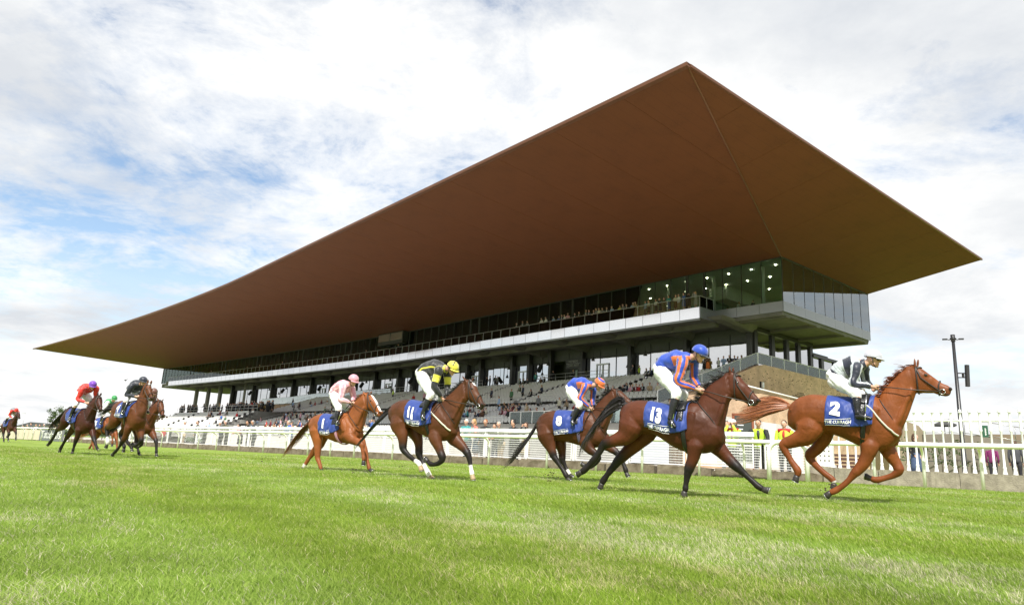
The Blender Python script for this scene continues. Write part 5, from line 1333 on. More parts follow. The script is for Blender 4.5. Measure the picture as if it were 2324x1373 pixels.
    # boots with turned tops
    for i in (0, 1):
        kn, an, toe = K('kn')[i], K('an')[i], K('toe')[i]; tb_ = kn.lerp(an, .22); heel = an+(an-toe).normalized()*.035+Vector((0, 0, -.055)); sole = (toe-heel)
        q = MB(); P_, R_, Q_ = respline([tb_, kn.lerp(an, .5), kn.lerp(an, .8), an], [.066, .062, .046, .044], 4); q.tube(P_, R_, 14)
        q.tube([heel, an+Vector((0, 0, -.035)).lerp(sole, .2), heel+sole*.6+Vector((0, 0, .012)), toe], [.038, .046, .042, .026], 12, ratio=1.0)
        me, _ = remesh(q, .009, 2); me.materials.clear(); me.materials.append(M_black); me.name = 'boot'; bo = link('boot', me, root, A, (0, 0, rz))
        q = MB(); st_ = heel+sole*.62+Vector((0, 0, -.03)); lft = Vector((0, .055, 0)); q.tube([st_-lft, st_+lft], .010, 6); q.tube([st_-lft, st_-lft*.8+Vector((0, 0, .07)), st_+Vector((0, 0, .13)), st_+lft*.8+Vector((0, 0, .07)), st_+lft], .007, 6)
        q.tube([st_+Vector((0, 0, .13)), Vector((st_.x+.02, st_.y*.8, st_.z+.40))], .009, 6); link('stirrup', q.mesh('stirrup', M_metal), root, A, (0, 0, rz))
    # silks
    sm = spec['silk']; tf = spec.get('torso_f'); sf = spec.get('sleeve_f')
    tube_cloth('silk_jacket', [pel.lerp(mid, .18), pel.lerp(mid, .5), mid, mid.lerp(che, .5), che, che.lerp(nek, .55), nek+(hd-nek)*.12], [.140, .150, .148, .158, .160, .105, .066], sm, root, A, rz, 32, [1.22, 1.2, 1.18, 1.25, 1.35, 1.25, 1.05], (0, 1, 0), tf, .016, spec.get('seed', 0), 7)
    for i in (0, 1):
        sh, el, ha = K('sh')[i], K('el')[i], K('ha')[i]; s0 = sh+(che-sh)*.45
        lg = spec.get('sleeve_len', 1.0)
        tube_cloth('sleeve', [s0, sh, sh.lerp(el, .5), el, el.lerp(ha, .5), el.lerp(ha, .5).lerp(ha, .55*lg)], [.07, .088, .076, .066, .056, .040], spec.get('sleeve_m', sm), root, A, rz, 18, 1.0, None, sf, .014, i*3+1, 8)
    # helmet, peak, goggles, chin strap
    q = MB(); n, m = 24, 12; vs = []; hc = HL(-.008, 0, .048)
    hf = spec.get('helmet_f'); rr_ = (.136, .120, .120)
    for i in range(m+1):
        t = rad(98)*i/m
        for k in range(n):
            a = 2*math.pi*k/n; vs.append(hc + HM @ Vector((math.sin(t)*math.cos(a)*rr_[0], math.sin(t)*math.sin(a)*rr_[1], math.cos(t)*rr_[2])))
    fs = [(i*n+k, (i+1)*n+k, (i+1)*n+(k+1) % n, i*n+(k+1) % n) for i in range(m) for k in range(n)]
    q.add(vs, fs, 0, True)
    if hf:
        for i in range(m):
            for k in range(n): q.m[i*n+k] = hf(i/m, k/n)
    h_ = part('helmet', q, spec['helmet'])
    q = MB(); vs = []; nn = 12
    for i in range(nn+1):
        a = rad(-62+124*i/nn)
        for rr2, dz in ((.98, -.012), (1.30 if abs(i-nn/2) < nn/2 else 1.02, -.030)):
            vs.append(hc + HM @ Vector((math.cos(a)*rr_[0]*rr2, math.sin(a)*rr_[1]*(rr2 if rr2 < 1.1 else rr2*.93), dz)))
    q.add(vs, [(2*i, 2*i+2, 2*i+3, 2*i+1) for i in range(nn)], 0, True); pk = link('peak', q.mesh('peak', spec.get('peak', spec['helmet'][0])), root, A, (0, 0, rz)); pk.modifiers.new('s', 'SOLIDIFY').thickness = .006
    q = MB()
    for s_ in (-1, 1): q.ball(HL(.074, s_*.034, .012), (.026, .036, .026), 12, 8, M=HM)
    part('goggles', q, mat('smoked_lens', (.012, .012, .010), .12, coat=.8))
    q = MB(); q.tube([HL(.0, .098, .02), HL(.02, .084, -.06), HL(.05, .03, -.115), HL(.05, -.03, -.115), HL(.02, -.084, -.06), HL(.0, -.098, .02)], .0065, 6); q.tube([HL(.09, .05, .012), HL(.02, .102, .03), HL(-.09, .09, .04), HL(-.13, 0, .045), HL(-.09, -.09, .04), HL(.02, -.102, .03), HL(.09, -.05, .012)], .007, 6); part('strap', q, M_dark)
    # reins from the hands to the bit
    for i in (0, 1):
        a = K('ha')[i]+Vector((.02, 0, 0)); b_ = bit[1-i]; sy = -1 if i == 0 else 1; q = MB(); q.tube([a, a.lerp(b_, .25)+Vector((0, sy*.075, 0)), a.lerp(b_, .5)+Vector((0, sy*.095, -.012)), a.lerp(b_, .78)+Vector((0, sy*.055, -.01)), b_], .0085, 6); link('rein', q.mesh('rein', M_leather), horse, A, (0, 0, rz))
    if 'whip' in sk:
        a, b_ = sk['whip']; w = thing('riding_whip', spec.get('wlabel', 'thin black riding whip'), 'whip', tuple(A + Matrix.Rotation(rz, 3, 'Z') @ a), rz)
        q = MB(); q.tube([a, a.lerp(b_, .35)], .010, 6); link('handle', q.mesh('handle', M_black), w, A, (0, 0, rz)); q = MB(); q.tube([a.lerp(b_, .34), a.lerp(b_, .8), b_], [.007, .008, .012], 6); link('shaft', q.mesh('shaft', M_black), w, A, (0, 0, rz))
    return root
def read_jockey(R, d):
    P2 = lambda t: R.p(*t)
    o = {}
    for k in ('pelvis', 'chest', 'neck', 'head', 'mid'):
        if k in d: o[k] = R.p(*d[k])
    for k in ('sh', 'el', 'ha', 'hip', 'kn', 'an', 'toe'): o[k] = [R.p(*d[k][0]), R.p(*d[k][1])]
    g = d['gaze']; o['gaze'] = Vector((math.cos(rad(g[0])), g[1], math.sin(rad(g[0]))))
    if 'whip' in d: o['whip'] = [R.p(*d['whip'][0]), R.p(*d['whip'][1])]
    return o
# ------------------------------------------------------------------ the field, as read from the photograph
BAY = (.155, .052, .020); BAYD = (.095, .034, .016); CHEST = (.190, .054, .0135); BLK = (.014, .011, .010)
HD = {}
# number 2, chestnut, nearest and furthest right
R_2 = Rig(1930, 1126, 143, -.965, .26, (1650, 750), 3.433)
HD['2'] = (R_2, read_horse(R_2,
    [((500, 575), (478, 740), .10), ((570, 520), (560, 790), .23), ((680, 497), (690, 792), .27), ((800, 512), (790, 800), .275), ((900, 520), (880, 830), .29), ((1000, 525), (965, 868), .29), ((1090, 520), (1050, 905), .27), ((1160, 515), (1140, 930), .235), ((1220, 560), (1225, 935), .21), ((1285, 625), (1290, 900), .18), ((1335, 700), (1345, 850), .13)],
    [((1180, 545), (1330, 840), .16), ((1212, 470), (1385, 730), .125), ((1270, 400), (1432, 610), .10), ((1340, 335), (1460, 530), .085), ((1408, 288), (1472, 480), .078)],
    [((1435, 275), (1440, 468), .070), ((1495, 285), (1492, 490), .092), ((1555, 325), (1545, 484), .086), ((1615, 370), (1600, 486), .066), ((1672, 405), (1650, 500), .054), ((1722, 426), (1700, 512), .052), ((1750, 452), (1728, 508), .038)],
    [((1466, 290), (1460, 206), .035), ((1484, 290), (1490, 214), -.045)], (1548, 347),
    {'fn': (.13, [(1110, 900, 66, .8), (1090, 980, 52, .85), (1045, 1060, 42, .85), (990, 1118, 34, .95), (950, 1165, 24, .9), (905, 1205, 22, .9), (848, 1244, 26, .95), (808, 1262, 22, 1), (768, 1285, 20, 1)]),
     'ff': (-.13, [(1240, 900, 66, .8), (1285, 985, 50, .85), (1325, 1045, 38, .85), (1340, 1092, 35, .95), (1300, 1125, 25, .9), (1240, 1146, 22, .9), (1165, 1163, 25, .95), (1125, 1152, 21, 1), (1070, 1140, 20, 1)]),
     'hn': (.14, [(640, 760, 105, .7), (600, 822, 82, .75), (520, 858, 52, .8), (440, 885, 40, .85), (455, 940, 29, .85), (500, 1015, 26, .85), (550, 1092, 31, .95), (545, 1132, 23, 1), (522, 1178, 20, 1)]),
     'hf': (-.14, [(745, 770, 95, .7), (742, 850, 62, .8), (695, 925, 46, .8), (640, 982, 40, .85), (685, 1040, 29, .85), (755, 1108, 26, .85), (818, 1160, 29, .95), (836, 1190, 22, 1), (822, 1228, 20, 1)])},
    [(492, 592), (420, 590), (330, 590), (230, 610), (95, 645)], .21))
J_2 = dict(pelvis=(842, 365, 0), mid=(905, 300, 0), chest=(1000, 275, 0), neck=(1075, 262, 0), head=(1138, 228, 0), gaze=(-12, 0),
    sh=[(1010, 290, .19), (1060, 290, -.19)], el=[(985, 415, .27), (1085, 400, -.24)], ha=[(1150, 440, .09), (1140, 452, -.08)],
    hip=[(838, 385, .10), (850, 380, -.10)], kn=[(1005, 490, .28), (1060, 505, -.28)], an=[(1018, 652, .35), (1085, 650, -.35)], toe=[(1130, 688, .37), (1160, 672, -.37)],)
# number 13, dark bay beside it
R_13 = Rig(1560, 1120, 146, -.965, .26, (1250, 740), 3.349)
HD['13'] = (R_13, read_horse(R_13,
    [((550, 612), (535, 740), .10), ((612, 578), (600, 800), .23), ((700, 565), (705, 812), .27), ((790, 580), (775, 818), .275), ((870, 595), (855, 865), .29), ((950, 605), (950, 925), .295), ((1030, 598), (1040, 960), .275), ((1090, 580), (1115, 968), .24), ((1160, 600), (1185, 968), .215), ((1225, 655), (1245, 940), .185), ((1285, 725), (1300, 890), .14)],
    [((1115, 585), (1300, 850), .16), ((1150, 510), (1325, 745), .125), ((1205, 450), (1335, 660), .105), ((1275, 398), (1350, 600), .09), ((1335, 360), (1375, 555), .08)],
    [((1365, 352), (1365, 540), .070), ((1428, 372), (1408, 558), .092), ((1468, 415), (1440, 566), .086), ((1508, 465), (1475, 580), .066), ((1543, 508), (1505, 600), .055), ((1572, 538), (1535, 610), .053), ((1585, 562), (1556, 606), .038)],
    [((1362, 355), (1356, 292), .035), ((1385, 350), (1388, 304), -.05)], (1418, 430),
    {'fn': (.13, [(1095, 915, 74, .8), (1085, 985, 50, .85), (1062, 1055, 41, .85), (1045, 1108, 35, .95), (1035, 1160, 25, .9), (1028, 1200, 23, .9), (1024, 1232, 27, .95), (1018, 1255, 21, 1), (1010, 1282, 19, 1)]),
     'ff': (-.13, [(1250, 900, 70, .8), (1310, 965, 52, .85), (1375, 1030, 40, .85), (1437, 1088, 34, .95), (1480, 1130, 25, .9), (1530, 1175, 23, .9), (1575, 1215, 26, .95), (1612, 1238, 22, 1), (1672, 1262, 20, 1)]),
     'hn': (.14, [(610, 760, 105, .7), (560, 835, 72, .75), (480, 872, 48, .8), (405, 900, 40, .85), (370, 955, 29, .85), (315, 1030, 26, .85), (258, 1088, 29, .95), (235, 1108, 24, 1), (205, 1120, 20, 1)]),
     'hf': (-.14, [(730, 790, 95, .7), (665, 875, 66, .8), (580, 955, 48, .8), (512, 1020, 40, .85), (480, 1065, 29, .85), (435, 1120, 26, .85), (402, 1170, 29, .95), (388, 1195, 23, 1), (372, 1228, 20, 1)])},
    [(560, 600), (490, 605), (400, 665), (340, 740), (310, 860)], .33))
J_13 = dict(pelvis=(838, 335, 0), mid=(885, 280, 0), chest=(980, 255, 0), neck=(1062, 240, 0), head=(1128, 218, 0), gaze=(-28, -.18),
    sh=[(1000, 275, .19), (1085, 265, -.20)], el=[(965, 425, .26), (1090, 395, -.24)], ha=[(1130, 487, .09), (1135, 480, -.07)],
    hip=[(838, 350, .10), (850, 350, -.10)], kn=[(958, 505, .28), (1010, 520, -.28)], an=[(905, 712, .35), (985, 700, -.35)], toe=[(948, 770, .37), (1020, 752, -.37)])
# number 11, bay with a star
R_11 = Rig(1010, 1092, 116, -.955, .30, (820, 780), 4.161)
HD['11'] = (R_11, read_horse(R_11,
    [((295, 592), (275, 722), .10), ((350, 548), (335, 780), .22), ((430, 526), (420, 785), .26), ((500, 535), (485, 795), .27), ((560, 548), (550, 838), .285), ((620, 556), (622, 878), .285), ((680, 556), (690, 905), .27), ((725, 550), (745, 918), .235), ((775, 570), (795, 915), .21), ((825, 622), (845, 895), .18), ((865, 690), (885, 855), .14)],
    [((760, 560), (900, 800), .16), ((815, 500), (935, 705), .125), ((875, 440), (960, 625), .10), ((930, 385), (978, 570), .088), ((975, 350), (1003, 545), .078)],
    [((1000, 342), (1005, 528), .070), ((1050, 352), (1038, 545), .092), ((1080, 398), (1060, 562), .086), ((1105, 450), (1080, 585), .068), ((1128, 500), (1100, 604), .056), ((1146, 545), (1122, 622), .054), ((1155, 572), (1136, 622), .038)],
    [((988, 352), (948, 296), .04), ((1050, 350), (1066, 312), -.06)], (1045, 425),
    {'fn': (.13, [(690, 860, 72, .8), (720, 950, 52, .85), (748, 1020, 40, .85), (768, 1085, 34, .95), (740, 1120, 25, .9), (695, 1138, 22, .9), (652, 1132, 26, .95), (630, 1112, 21, 1), (588, 1082, 19, 1)]),
     'ff': (-.13, [(870, 890, 70, .8), (930, 945, 52, .85), (980, 1000, 39, .85), (1010, 1050, 33, .95), (1025, 1110, 24, .9), (1034, 1165, 22, .9), (1042, 1215, 26, .95), (1048, 1240, 22, 1), (1053, 1290, 20, 1)]),
     'hn': (.14, [(360, 760, 100, .7), (385, 850, 66, .75), (392, 925, 46, .8), (398, 995, 38, .85), (435, 1042, 28, .85), (490, 1090, 25, .85), (540, 1128, 28, .95), (558, 1158, 23, 1), (566, 1205, 20, 1)]),
     'hf': (-.14, [(490, 800, 90, .7), (530, 890, 58, .8), (545, 970, 42, .8), (548, 1050, 36, .85), (570, 1105, 27, .85), (602, 1165, 24, .85), (632, 1222, 27, .95), (650, 1252, 22, 1), (682, 1296, 19, 1)])},
    [(285, 625), (240, 660), (170, 710), (110, 780), (50, 860)], .33))
J_11 = dict(pelvis=(575, 290, 0), mid=(625, 238, 0), chest=(720, 225, 0), neck=(800, 235, 0), head=(858, 238, 0), gaze=(-32, -.15),
    sh=[(730, 255, .19), (815, 275, -.20)], el=[(690, 400, .25), (815, 420, -.22)], ha=[(770, 525, .09), (800, 512, -.07)],
    hip=[(575, 305, .10), (590, 305, -.10)], kn=[(655, 480, .28), (735, 500, -.28)], an=[(575, 668, .35), (670, 650, -.35)], toe=[(600, 715, .37), (700, 690, -.37)], whip=[(745, 535, .16), (575, 785, .42)])
# number 8
R_8 = Rig(1310, 1093, 101, -.955, .30, (1120, 820), 4.735)
HD['8'] = (R_8, read_horse(R_8,
    [((492, 608), (475, 760), .10), ((552, 560), (545, 840), .22), ((640, 530), (645, 845), .26), ((720, 530), (722, 855), .27), ((800, 532), (802, 870), .285), ((880, 540), (880, 892), .285), ((950, 540), (955, 912), .27), ((1015, 532), (1035, 925), .235), ((1080, 560), (1100, 925), .21), ((1135, 635), (1155, 900), .18), ((1175, 715), (1190, 860), .14)],
    [((1060, 550), (1195, 810), .16), ((1112, 465), (1228, 700), .125), ((1170, 400), (1262, 600), .105), ((1232, 342), (1300, 505), .088), ((1282, 305), (1332, 460), .078)],
    [((1300, 300), (1330, 452), .070), ((1350, 308), (1362, 465), .092), ((1398, 342), (1400, 478), .086), ((1445, 385), (1440, 495), .066), ((1488, 425), (1478, 512), .055), ((1525, 460), (1512, 528), .053), ((1546, 485), (1535, 528), .038)],
    [((1292, 310), (1262, 282), .035), ((1325, 305), (1335, 280), -.05)], (1395, 393),
    {'fn': (.13, [(985, 870, 78, .8), (1030, 940, 54, .85), (1085, 985, 42, .85), (1126, 1030, 38, .95), (1110, 1080, 28, .9), (1060, 1125, 25, .9), (1010, 1130, 27, .95), (985, 1120, 23, 1), (935, 1105, 20, 1)]),
     'ff': (-.13, [(1190, 880, 72, .8), (1250, 925, 50, .85), (1300, 962, 40, .85), (1345, 1000, 34, .95), (1370, 1050, 26, .9), (1400, 1110, 24, .9), (1420, 1165, 27, .95), (1428, 1195, 23, 1), (1445, 1252, 20, 1)]),
     'hn': (.14, [(570, 790, 110, .7), (605, 890, 72, .75), (628, 960, 50, .8), (648, 1020, 42, .85), (690, 1085, 30, .85), (740, 1155, 26, .85), (782, 1225, 29, .95), (795, 1255, 23, 1), (825, 1295, 20, 1)]),
     'hf': (-.14, [(700, 850, 92, .7), (728, 930, 58, .8), (738, 1000, 42, .8), (742, 1060, 37, .85), (760, 1105, 28, .85), (782, 1150, 26, .85), (805, 1195, 29, .95), (822, 1218, 23, 1), (848, 1248, 20, 1)])},
    [(478, 660), (430, 720), (380, 820), (310, 920), (190, 1010)], .34))
J_8 = dict(pelvis=(835, 300, 0), mid=(880, 252, 0), chest=(975, 248, 0), neck=(1060, 258, 0), head=(1132, 252, 0), gaze=(-38, -.15),
    sh=[(985, 275, .19), (1070, 300, -.20)], el=[(930, 400, .25), (1065, 420, -.2)], ha=[(1045, 505, .09), (1070, 500, -.07)],
    hip=[(832, 318, .10), (850, 318, -.10)], kn=[(925, 462, .28), (1000, 470, -.28)], an=[(845, 635, .35), (940, 620, -.35)], toe=[(868, 682, .37), (960, 660, -.37)], whip=[(1045, 530, .14), (912, 788, .40)])
# number 1, chestnut with a blaze
R_1 = Rig(750, 1073, 95, -.955, .30, (640, 820), 5.085)
HD['1'] = (R_1, read_horse(R_1,
    [((352, 672), (340, 800), .10), ((400, 636), (392, 865), .22), ((468, 606), (470, 862), .26), ((528, 608), (525, 880), .27), ((585, 618), (582, 912), .285), ((640, 622), (642, 934), .285), ((695, 618), (705, 945), .27), ((745, 592), (762, 950), .235), ((795, 612), (815, 940), .21), ((838, 672), (855, 910), .18), ((868, 735), (885, 870), .14)],
    [((785, 598), (910, 820), .16), ((815, 530), (935, 720), .125), ((855, 460), (952, 635), .10), ((905, 405), (970, 585), .088), ((948, 372), (992, 558), .078)],
    [((975, 365), (990, 550), .070), ((1030, 375), (1018, 566), .092), ((1064, 420), (1040, 582), .086), ((1090, 466), (1065, 602), .068), ((1115, 515), (1085, 626), .056), ((1138, 555), (1112, 645), .054), ((1150, 585), (1132, 645), .038)],
    [((962, 385), (932, 342), .04), ((1022, 372), (1040, 340), -.06)], (1027, 455),
    {'fn': (.13, [(775, 860, 80, .8), (820, 905, 56, .85), (875, 930, 44, .85), (922, 955, 38, .95), (930, 1010, 26, .9), (937, 1065, 23, .9), (942, 1115, 26, .95), (944, 1145, 22, 1), (934, 1200, 22, 1)]),
     'ff': (-.13, [(880, 880, 72, .8), (925, 950, 50, .85), (948, 1005, 38, .85), (965, 1060, 33, .95), (980, 1120, 24, .9), (990, 1170, 22, .9), (1002, 1222, 26, .95), (1015, 1248, 22, 1), (1050, 1282, 21, 1)]),
     'hn': (.14, [(400, 810, 100, .7), (410, 920, 64, .75), (412, 1020, 44, .8), (412, 1110, 37, .85), (425, 1150, 28, .85), (438, 1190, 25, .85), (448, 1225, 25, .95), (454, 1248, 22, 1), (462, 1280, 20, 1)]),
     'hf': (-.14, [(470, 850, 90, .7), (440, 950, 58, .8), (385, 1020, 42, .8), (340, 1075, 36, .85), (312, 1115, 28, .85), (285, 1160, 24, .85), (262, 1200, 26, .95), (250, 1222, 22, 1), (234, 1252, 20, 1)])},
    [(348, 690), (300, 715), (245, 780), (200, 860), (145, 960)], .36))
J_1 = dict(pelvis=(615, 385, 0), mid=(645, 325, 0), chest=(725, 290, 0), neck=(785, 265, 0), head=(822, 228, 0), gaze=(-22, -.18),
    sh=[(700, 310, .19), (800, 310, -.20)], el=[(680, 435, .25), (830, 410, -.22)], ha=[(805, 482, .09), (815, 470, -.07)],
    hip=[(612, 400, .10), (630, 400, -.10)], kn=[(655, 540, .28), (755, 540, -.28)], an=[(622, 690, .35), (720, 680, -.35)], toe=[(665, 728, .37), (750, 705, -.37)], whip=[(815, 455, .12), (600, 715, .34)])

# ---- silks
def smat(n, c): return mat('silk_'+n, c, .46, sheen=.4, var=.10, vscale=8, bump=1.0, bscale=8)
ROYAL = smat('royal_blue', (.012, .055, .40)); ORANGE = smat('orange', (.62, .14, .025)); NAVY = smat('navy', (.008, .011, .028)); SILV = smat('silver_grey', (.46, .50, .52)); BLACKS = smat('black', (.010, .011, .013)); YELLOW = smat('yellow', (.75, .68, .06))
PINK = smat('pink', (.66, .28, .34)); WHITES = smat('white', (.75, .76, .76)); RED = smat('red', (.55, .02, .012)); PURPLE = smat('purple', (.16, .035, .42)); GREEN = smat('green', (.02, .25, .06)); DNAVY = smat('dark_navy', (.006, .009, .020)); BROWN = smat('brown', (.12, .045, .03)); GREYS = smat('grey', (.16, .16, .18))
ang = lambda k, a, b_: a <= k < b_
def stripes(n): return lambda t, k: int(k*n) % 2
JS = {
 '2': dict(silk=[SILV, NAVY], torso_f=lambda t, k: 1 if (t < .10 or .40 < t < .62 or t > .84) else 0, sleeve_f=lambda t, k: 1 if int(k*9+.5) % 3 < 2 else 0, helmet=[smat('cap_white', (.44, .44, .50))], peak=smat('peak_white', (.55, .55, .58)), label='jockey in grey and navy silks with white cap on the leading chestnut', seed=2),
 '13': dict(silk=[ROYAL, ORANGE], torso_f=lambda t, k: 1 if (.62 < t and ang((k+.125) % 1, .0, .25)) or (t > .55 and .44 < k < .60) else 0, sleeve_f=lambda t, k: int(k*9) % 2, helmet=[ROYAL], peak=DNAVY, label='jockey in blue and orange silks with a plain blue cap, on number 13', seed=5),
 '11': dict(silk=[BLACKS, YELLOW], torso_f=lambda t, k: 1 if abs(t-.95) < .035 or abs(k-.5) < .02 or abs(k-.98) < .02 else 0, sleeve_f=lambda t, k: 1 if (.30 < t < .48 or .10 < t < .14) else 0, helmet=[YELLOW, BLACKS], helmet_f=lambda t, k: 1 if ((t < .62 and abs(((k*4) % 1)-.5) < .30*(1-t/.62)) or .86 < t < .92) else 0, peak=YELLOW, label='jockey in black silks with yellow armbands and yellow cap on number 11', seed=11),
 '8': dict(silk=[ROYAL, ORANGE], torso_f=lambda t, k: 1 if (.60 < t and ang((k+.125) % 1, .0, .25)) or (t > .5 and .44 < k < .60) else 0, sleeve_f=lambda t, k: int(k*9) % 2, helmet=[ORANGE, ROYAL], helmet_f=lambda t, k: 1 if (.22 < t < .48 or t < .06) else 0, peak=ORANGE, label='jockey in blue and orange silks with an orange cap hooped in blue, on number 8', seed=8),
 '1': dict(silk=[PINK, smat('pale_pink', (.86, .55, .58))], torso_f=lambda t, k: int(k*26+t*3) % 3 == 0, sleeve_f=lambda t, k: int(k*9) % 2, helmet=[PINK], peak=PINK, label='jockey in pale pink silks and pink cap on the chestnut number 1', seed=1),
}
HS = {
 '2': dict(coat=CHEST, points=(.20, .055, .018), darklegs=.5, topline=.0, muzzle=.35, mane=(.13, .032, .010), tailc=(.24, .085, .032), ntail=760, wind=1.15, label='bright chestnut racehorse wearing number 2, leading at the right with its tail streaming', cloth=dict(k0=2.95, k1=7.0, fb=-34, ff_=-4, num='2', text=1, kc=3.75, fc=16, ft=-18), breast=M_metal and mat('pale_strap', (.55, .52, .45), .5), socks={'hf': 6.6}, girth=M_black),
 '13': dict(coat=(.078, .0215, .008), points=BLK, topline=.35, mane=BLK, label='dark bay racehorse wearing number 13, stretched out just behind the leader', cloth=dict(k0=2.75, k1=6.7, fb=-34, ff_=-4, num='13', text=1, kc=3.85, fc=14, ft=-20, nw=.9), kg=6.2, wind=1.3),
 '11': dict(coat=(.092, .031, .011), points=BLK, topline=.5, mane=BLK, blaze=(1.0, 1.7, .030), socks={'ff': 4.7, 'hn': 5.4, 'hf': 4.6}, palehoof=('ff', 'hn', 'hf'), label='bay racehorse wearing number 11 with a white star and three white socks', cloth=dict(k0=3.0, k1=7.0, fb=-34, ff_=-6, num='11', text=1, kc=4.0, fc=10, ft=-22, nw=.9), breast=mat('cream_sheepskin', (.62, .60, .48), .8)),
 '8': dict(coat=(.080, .026, .0095), points=BLK, topline=.5, mane=BLK, socks={'hf': 5.4}, label='bay racehorse wearing number 8 with one white hind sock, half hidden behind number 13', cloth=dict(k0=2.8, k1=6.9, fb=-36, ff_=-6, num='8', text=1, kc=3.6, fc=14, ft=-22), girth=mat('striped_girth', (.10, .08, .14), .6)),
 '1': dict(coat=(.225, .070, .019), points=(.26, .08, .028), darklegs=.4, topline=.0, muzzle=.3, mane=(.15, .042, .013), tailc=(.12, .045, .018), blaze=(.9, 5.2, .030), socks={'hf': 5.6}, label='light chestnut racehorse wearing number 1 with a broad white blaze', cloth=dict(k0=2.9, k1=6.9, fb=-36, ff_=-6, num='1', text=1, kc=3.95, fc=12, ft=-24), girth=mat('pink_girth', (.45, .22, .28), .6)),
}
JP = {'2': J_2, '13': J_13, '11': J_11, '8': J_8, '1': J_1}
SEL = globals().get('ONLY')
for key in ('2', '13', '11', '8', '1'):
    if SEL and key not in SEL: continue
    R_, sk = HD[key]; HS[key]['seed'] = int(key)
    HS[key]['voxel'] = .013
    root, bit, T, N, H = build_horse(sk, R_.A, R_.rz, HS[key])
    jk = read_jockey(R_, JP[key]); JS[key]['wlabel'] = {'11': 'riding whip pointing back from the black and yellow jockey', '8': 'riding whip pointing down from the orange-capped jockey', '1': 'riding whip held by the jockey in pink'}.get(key, 'whip')
    build_jockey(jk, R_.A, R_.rz, JS[key], bit, root)
    if SEL:
        T0, T9 = sk['torso'][0], sk['torso'][-1]; print('HORSE', key, 'torso length', round(T9[0].x-T0[0].x, 2), 'withers z', round(sk['torso'][6][0].z, 2), 'heart depth', round((sk['torso'][6][0]-sk['torso'][6][1]).length, 2), 'head', round((sk['head'][-1][0]-sk['head'][0][0]).length, 2), 'neck', round((sk['neck'][-1][0]-sk['neck'][0][0]).length, 2), 'minz', round(min(p[0].z for l in sk['legs'].values() for p in l), 2), 'cannon r', round(sk['legs']['fn'][4][1], 3), 'jockey pelvis-head', round((jk['head']-jk['pelvis']).length, 2), 'thigh', round((jk['kn'][0]-jk['hip'][0]).length, 2), 'shin', round((jk['an'][0]-jk['kn'][0]).length, 2), 'uarm', round((jk['el'][0]-jk['sh'][0]).length, 2), 'farm', round((jk['ha'][0]-jk['el'][0]).length, 2))
# ------------------------------------------------------------------ the rest of the field, further back on the left
import copy
def vecmap(o, f):
    if isinstance(o, Vector): return f(o)
    if isinstance(o, tuple): return tuple(vecmap(x, f) for x in o)
    if isinstance(o, list): return [vecmap(x, f) for x in o]
    if isinstance(o, dict): return {k: vecmap(v, f) for k, v in o.items()}
    return o
def derive(src, scale, neck=0.0, jlean=0.0):
    R_, sk = HD[src]; jk = read_jockey(R_, JP[src]); gz0 = jk['gaze']
    cx_ = (sk['torso'][0][0].x+sk['torso'][-1][0].x)/2
    f = lambda v: Vector(((v.x-cx_)*scale, v.y*scale, v.z*scale))
    sk2 = vecmap(sk, f); jk2 = vecmap({k: v for k, v in jk.items() if k != 'gaze'}, f); jk2['gaze'] = gz0
    if neck:
        pv = (sk2['neck'][0][0]+sk2['neck'][0][1])/2; c, s_ = math.cos(rad(neck)), math.sin(rad(neck))
        g = lambda v: Vector((pv.x+(v.x-pv.x)*c-(v.z-pv.z)*s_, v.y, pv.z+(v.x-pv.x)*s_+(v.z-pv.z)*c))
        sk2['neck'] = [sk2['neck'][0]]+vecmap(sk2['neck'][1:], g); sk2['head'] = vecmap(sk2['head'], g); sk2['ears'] = vecmap(sk2['ears'], g); sk2['eye'] = g(sk2['eye'])
        if neck > 12:      # a raised neck keeps the face closer to upright: turn the head back about the poll
            pv2 = (sk2['head'][0][0]+sk2['head'][0][1])/2; c2, s2 = math.cos(rad(-neck*1.5)), math.sin(rad(-neck*1.5))
            g2 = lambda v: Vector((pv2.x+(v.x-pv2.x)*c2-(v.z-pv2.z)*s2, v.y, pv2.z+(v.x-pv2.x)*s2+(v.z-pv2.z)*c2))
            sk2['head'] = vecmap(sk2['head'], g2); sk2['ears'] = vecmap(sk2['ears'], g2); sk2['eye'] = g2(sk2['eye'])
    return sk2, jk2
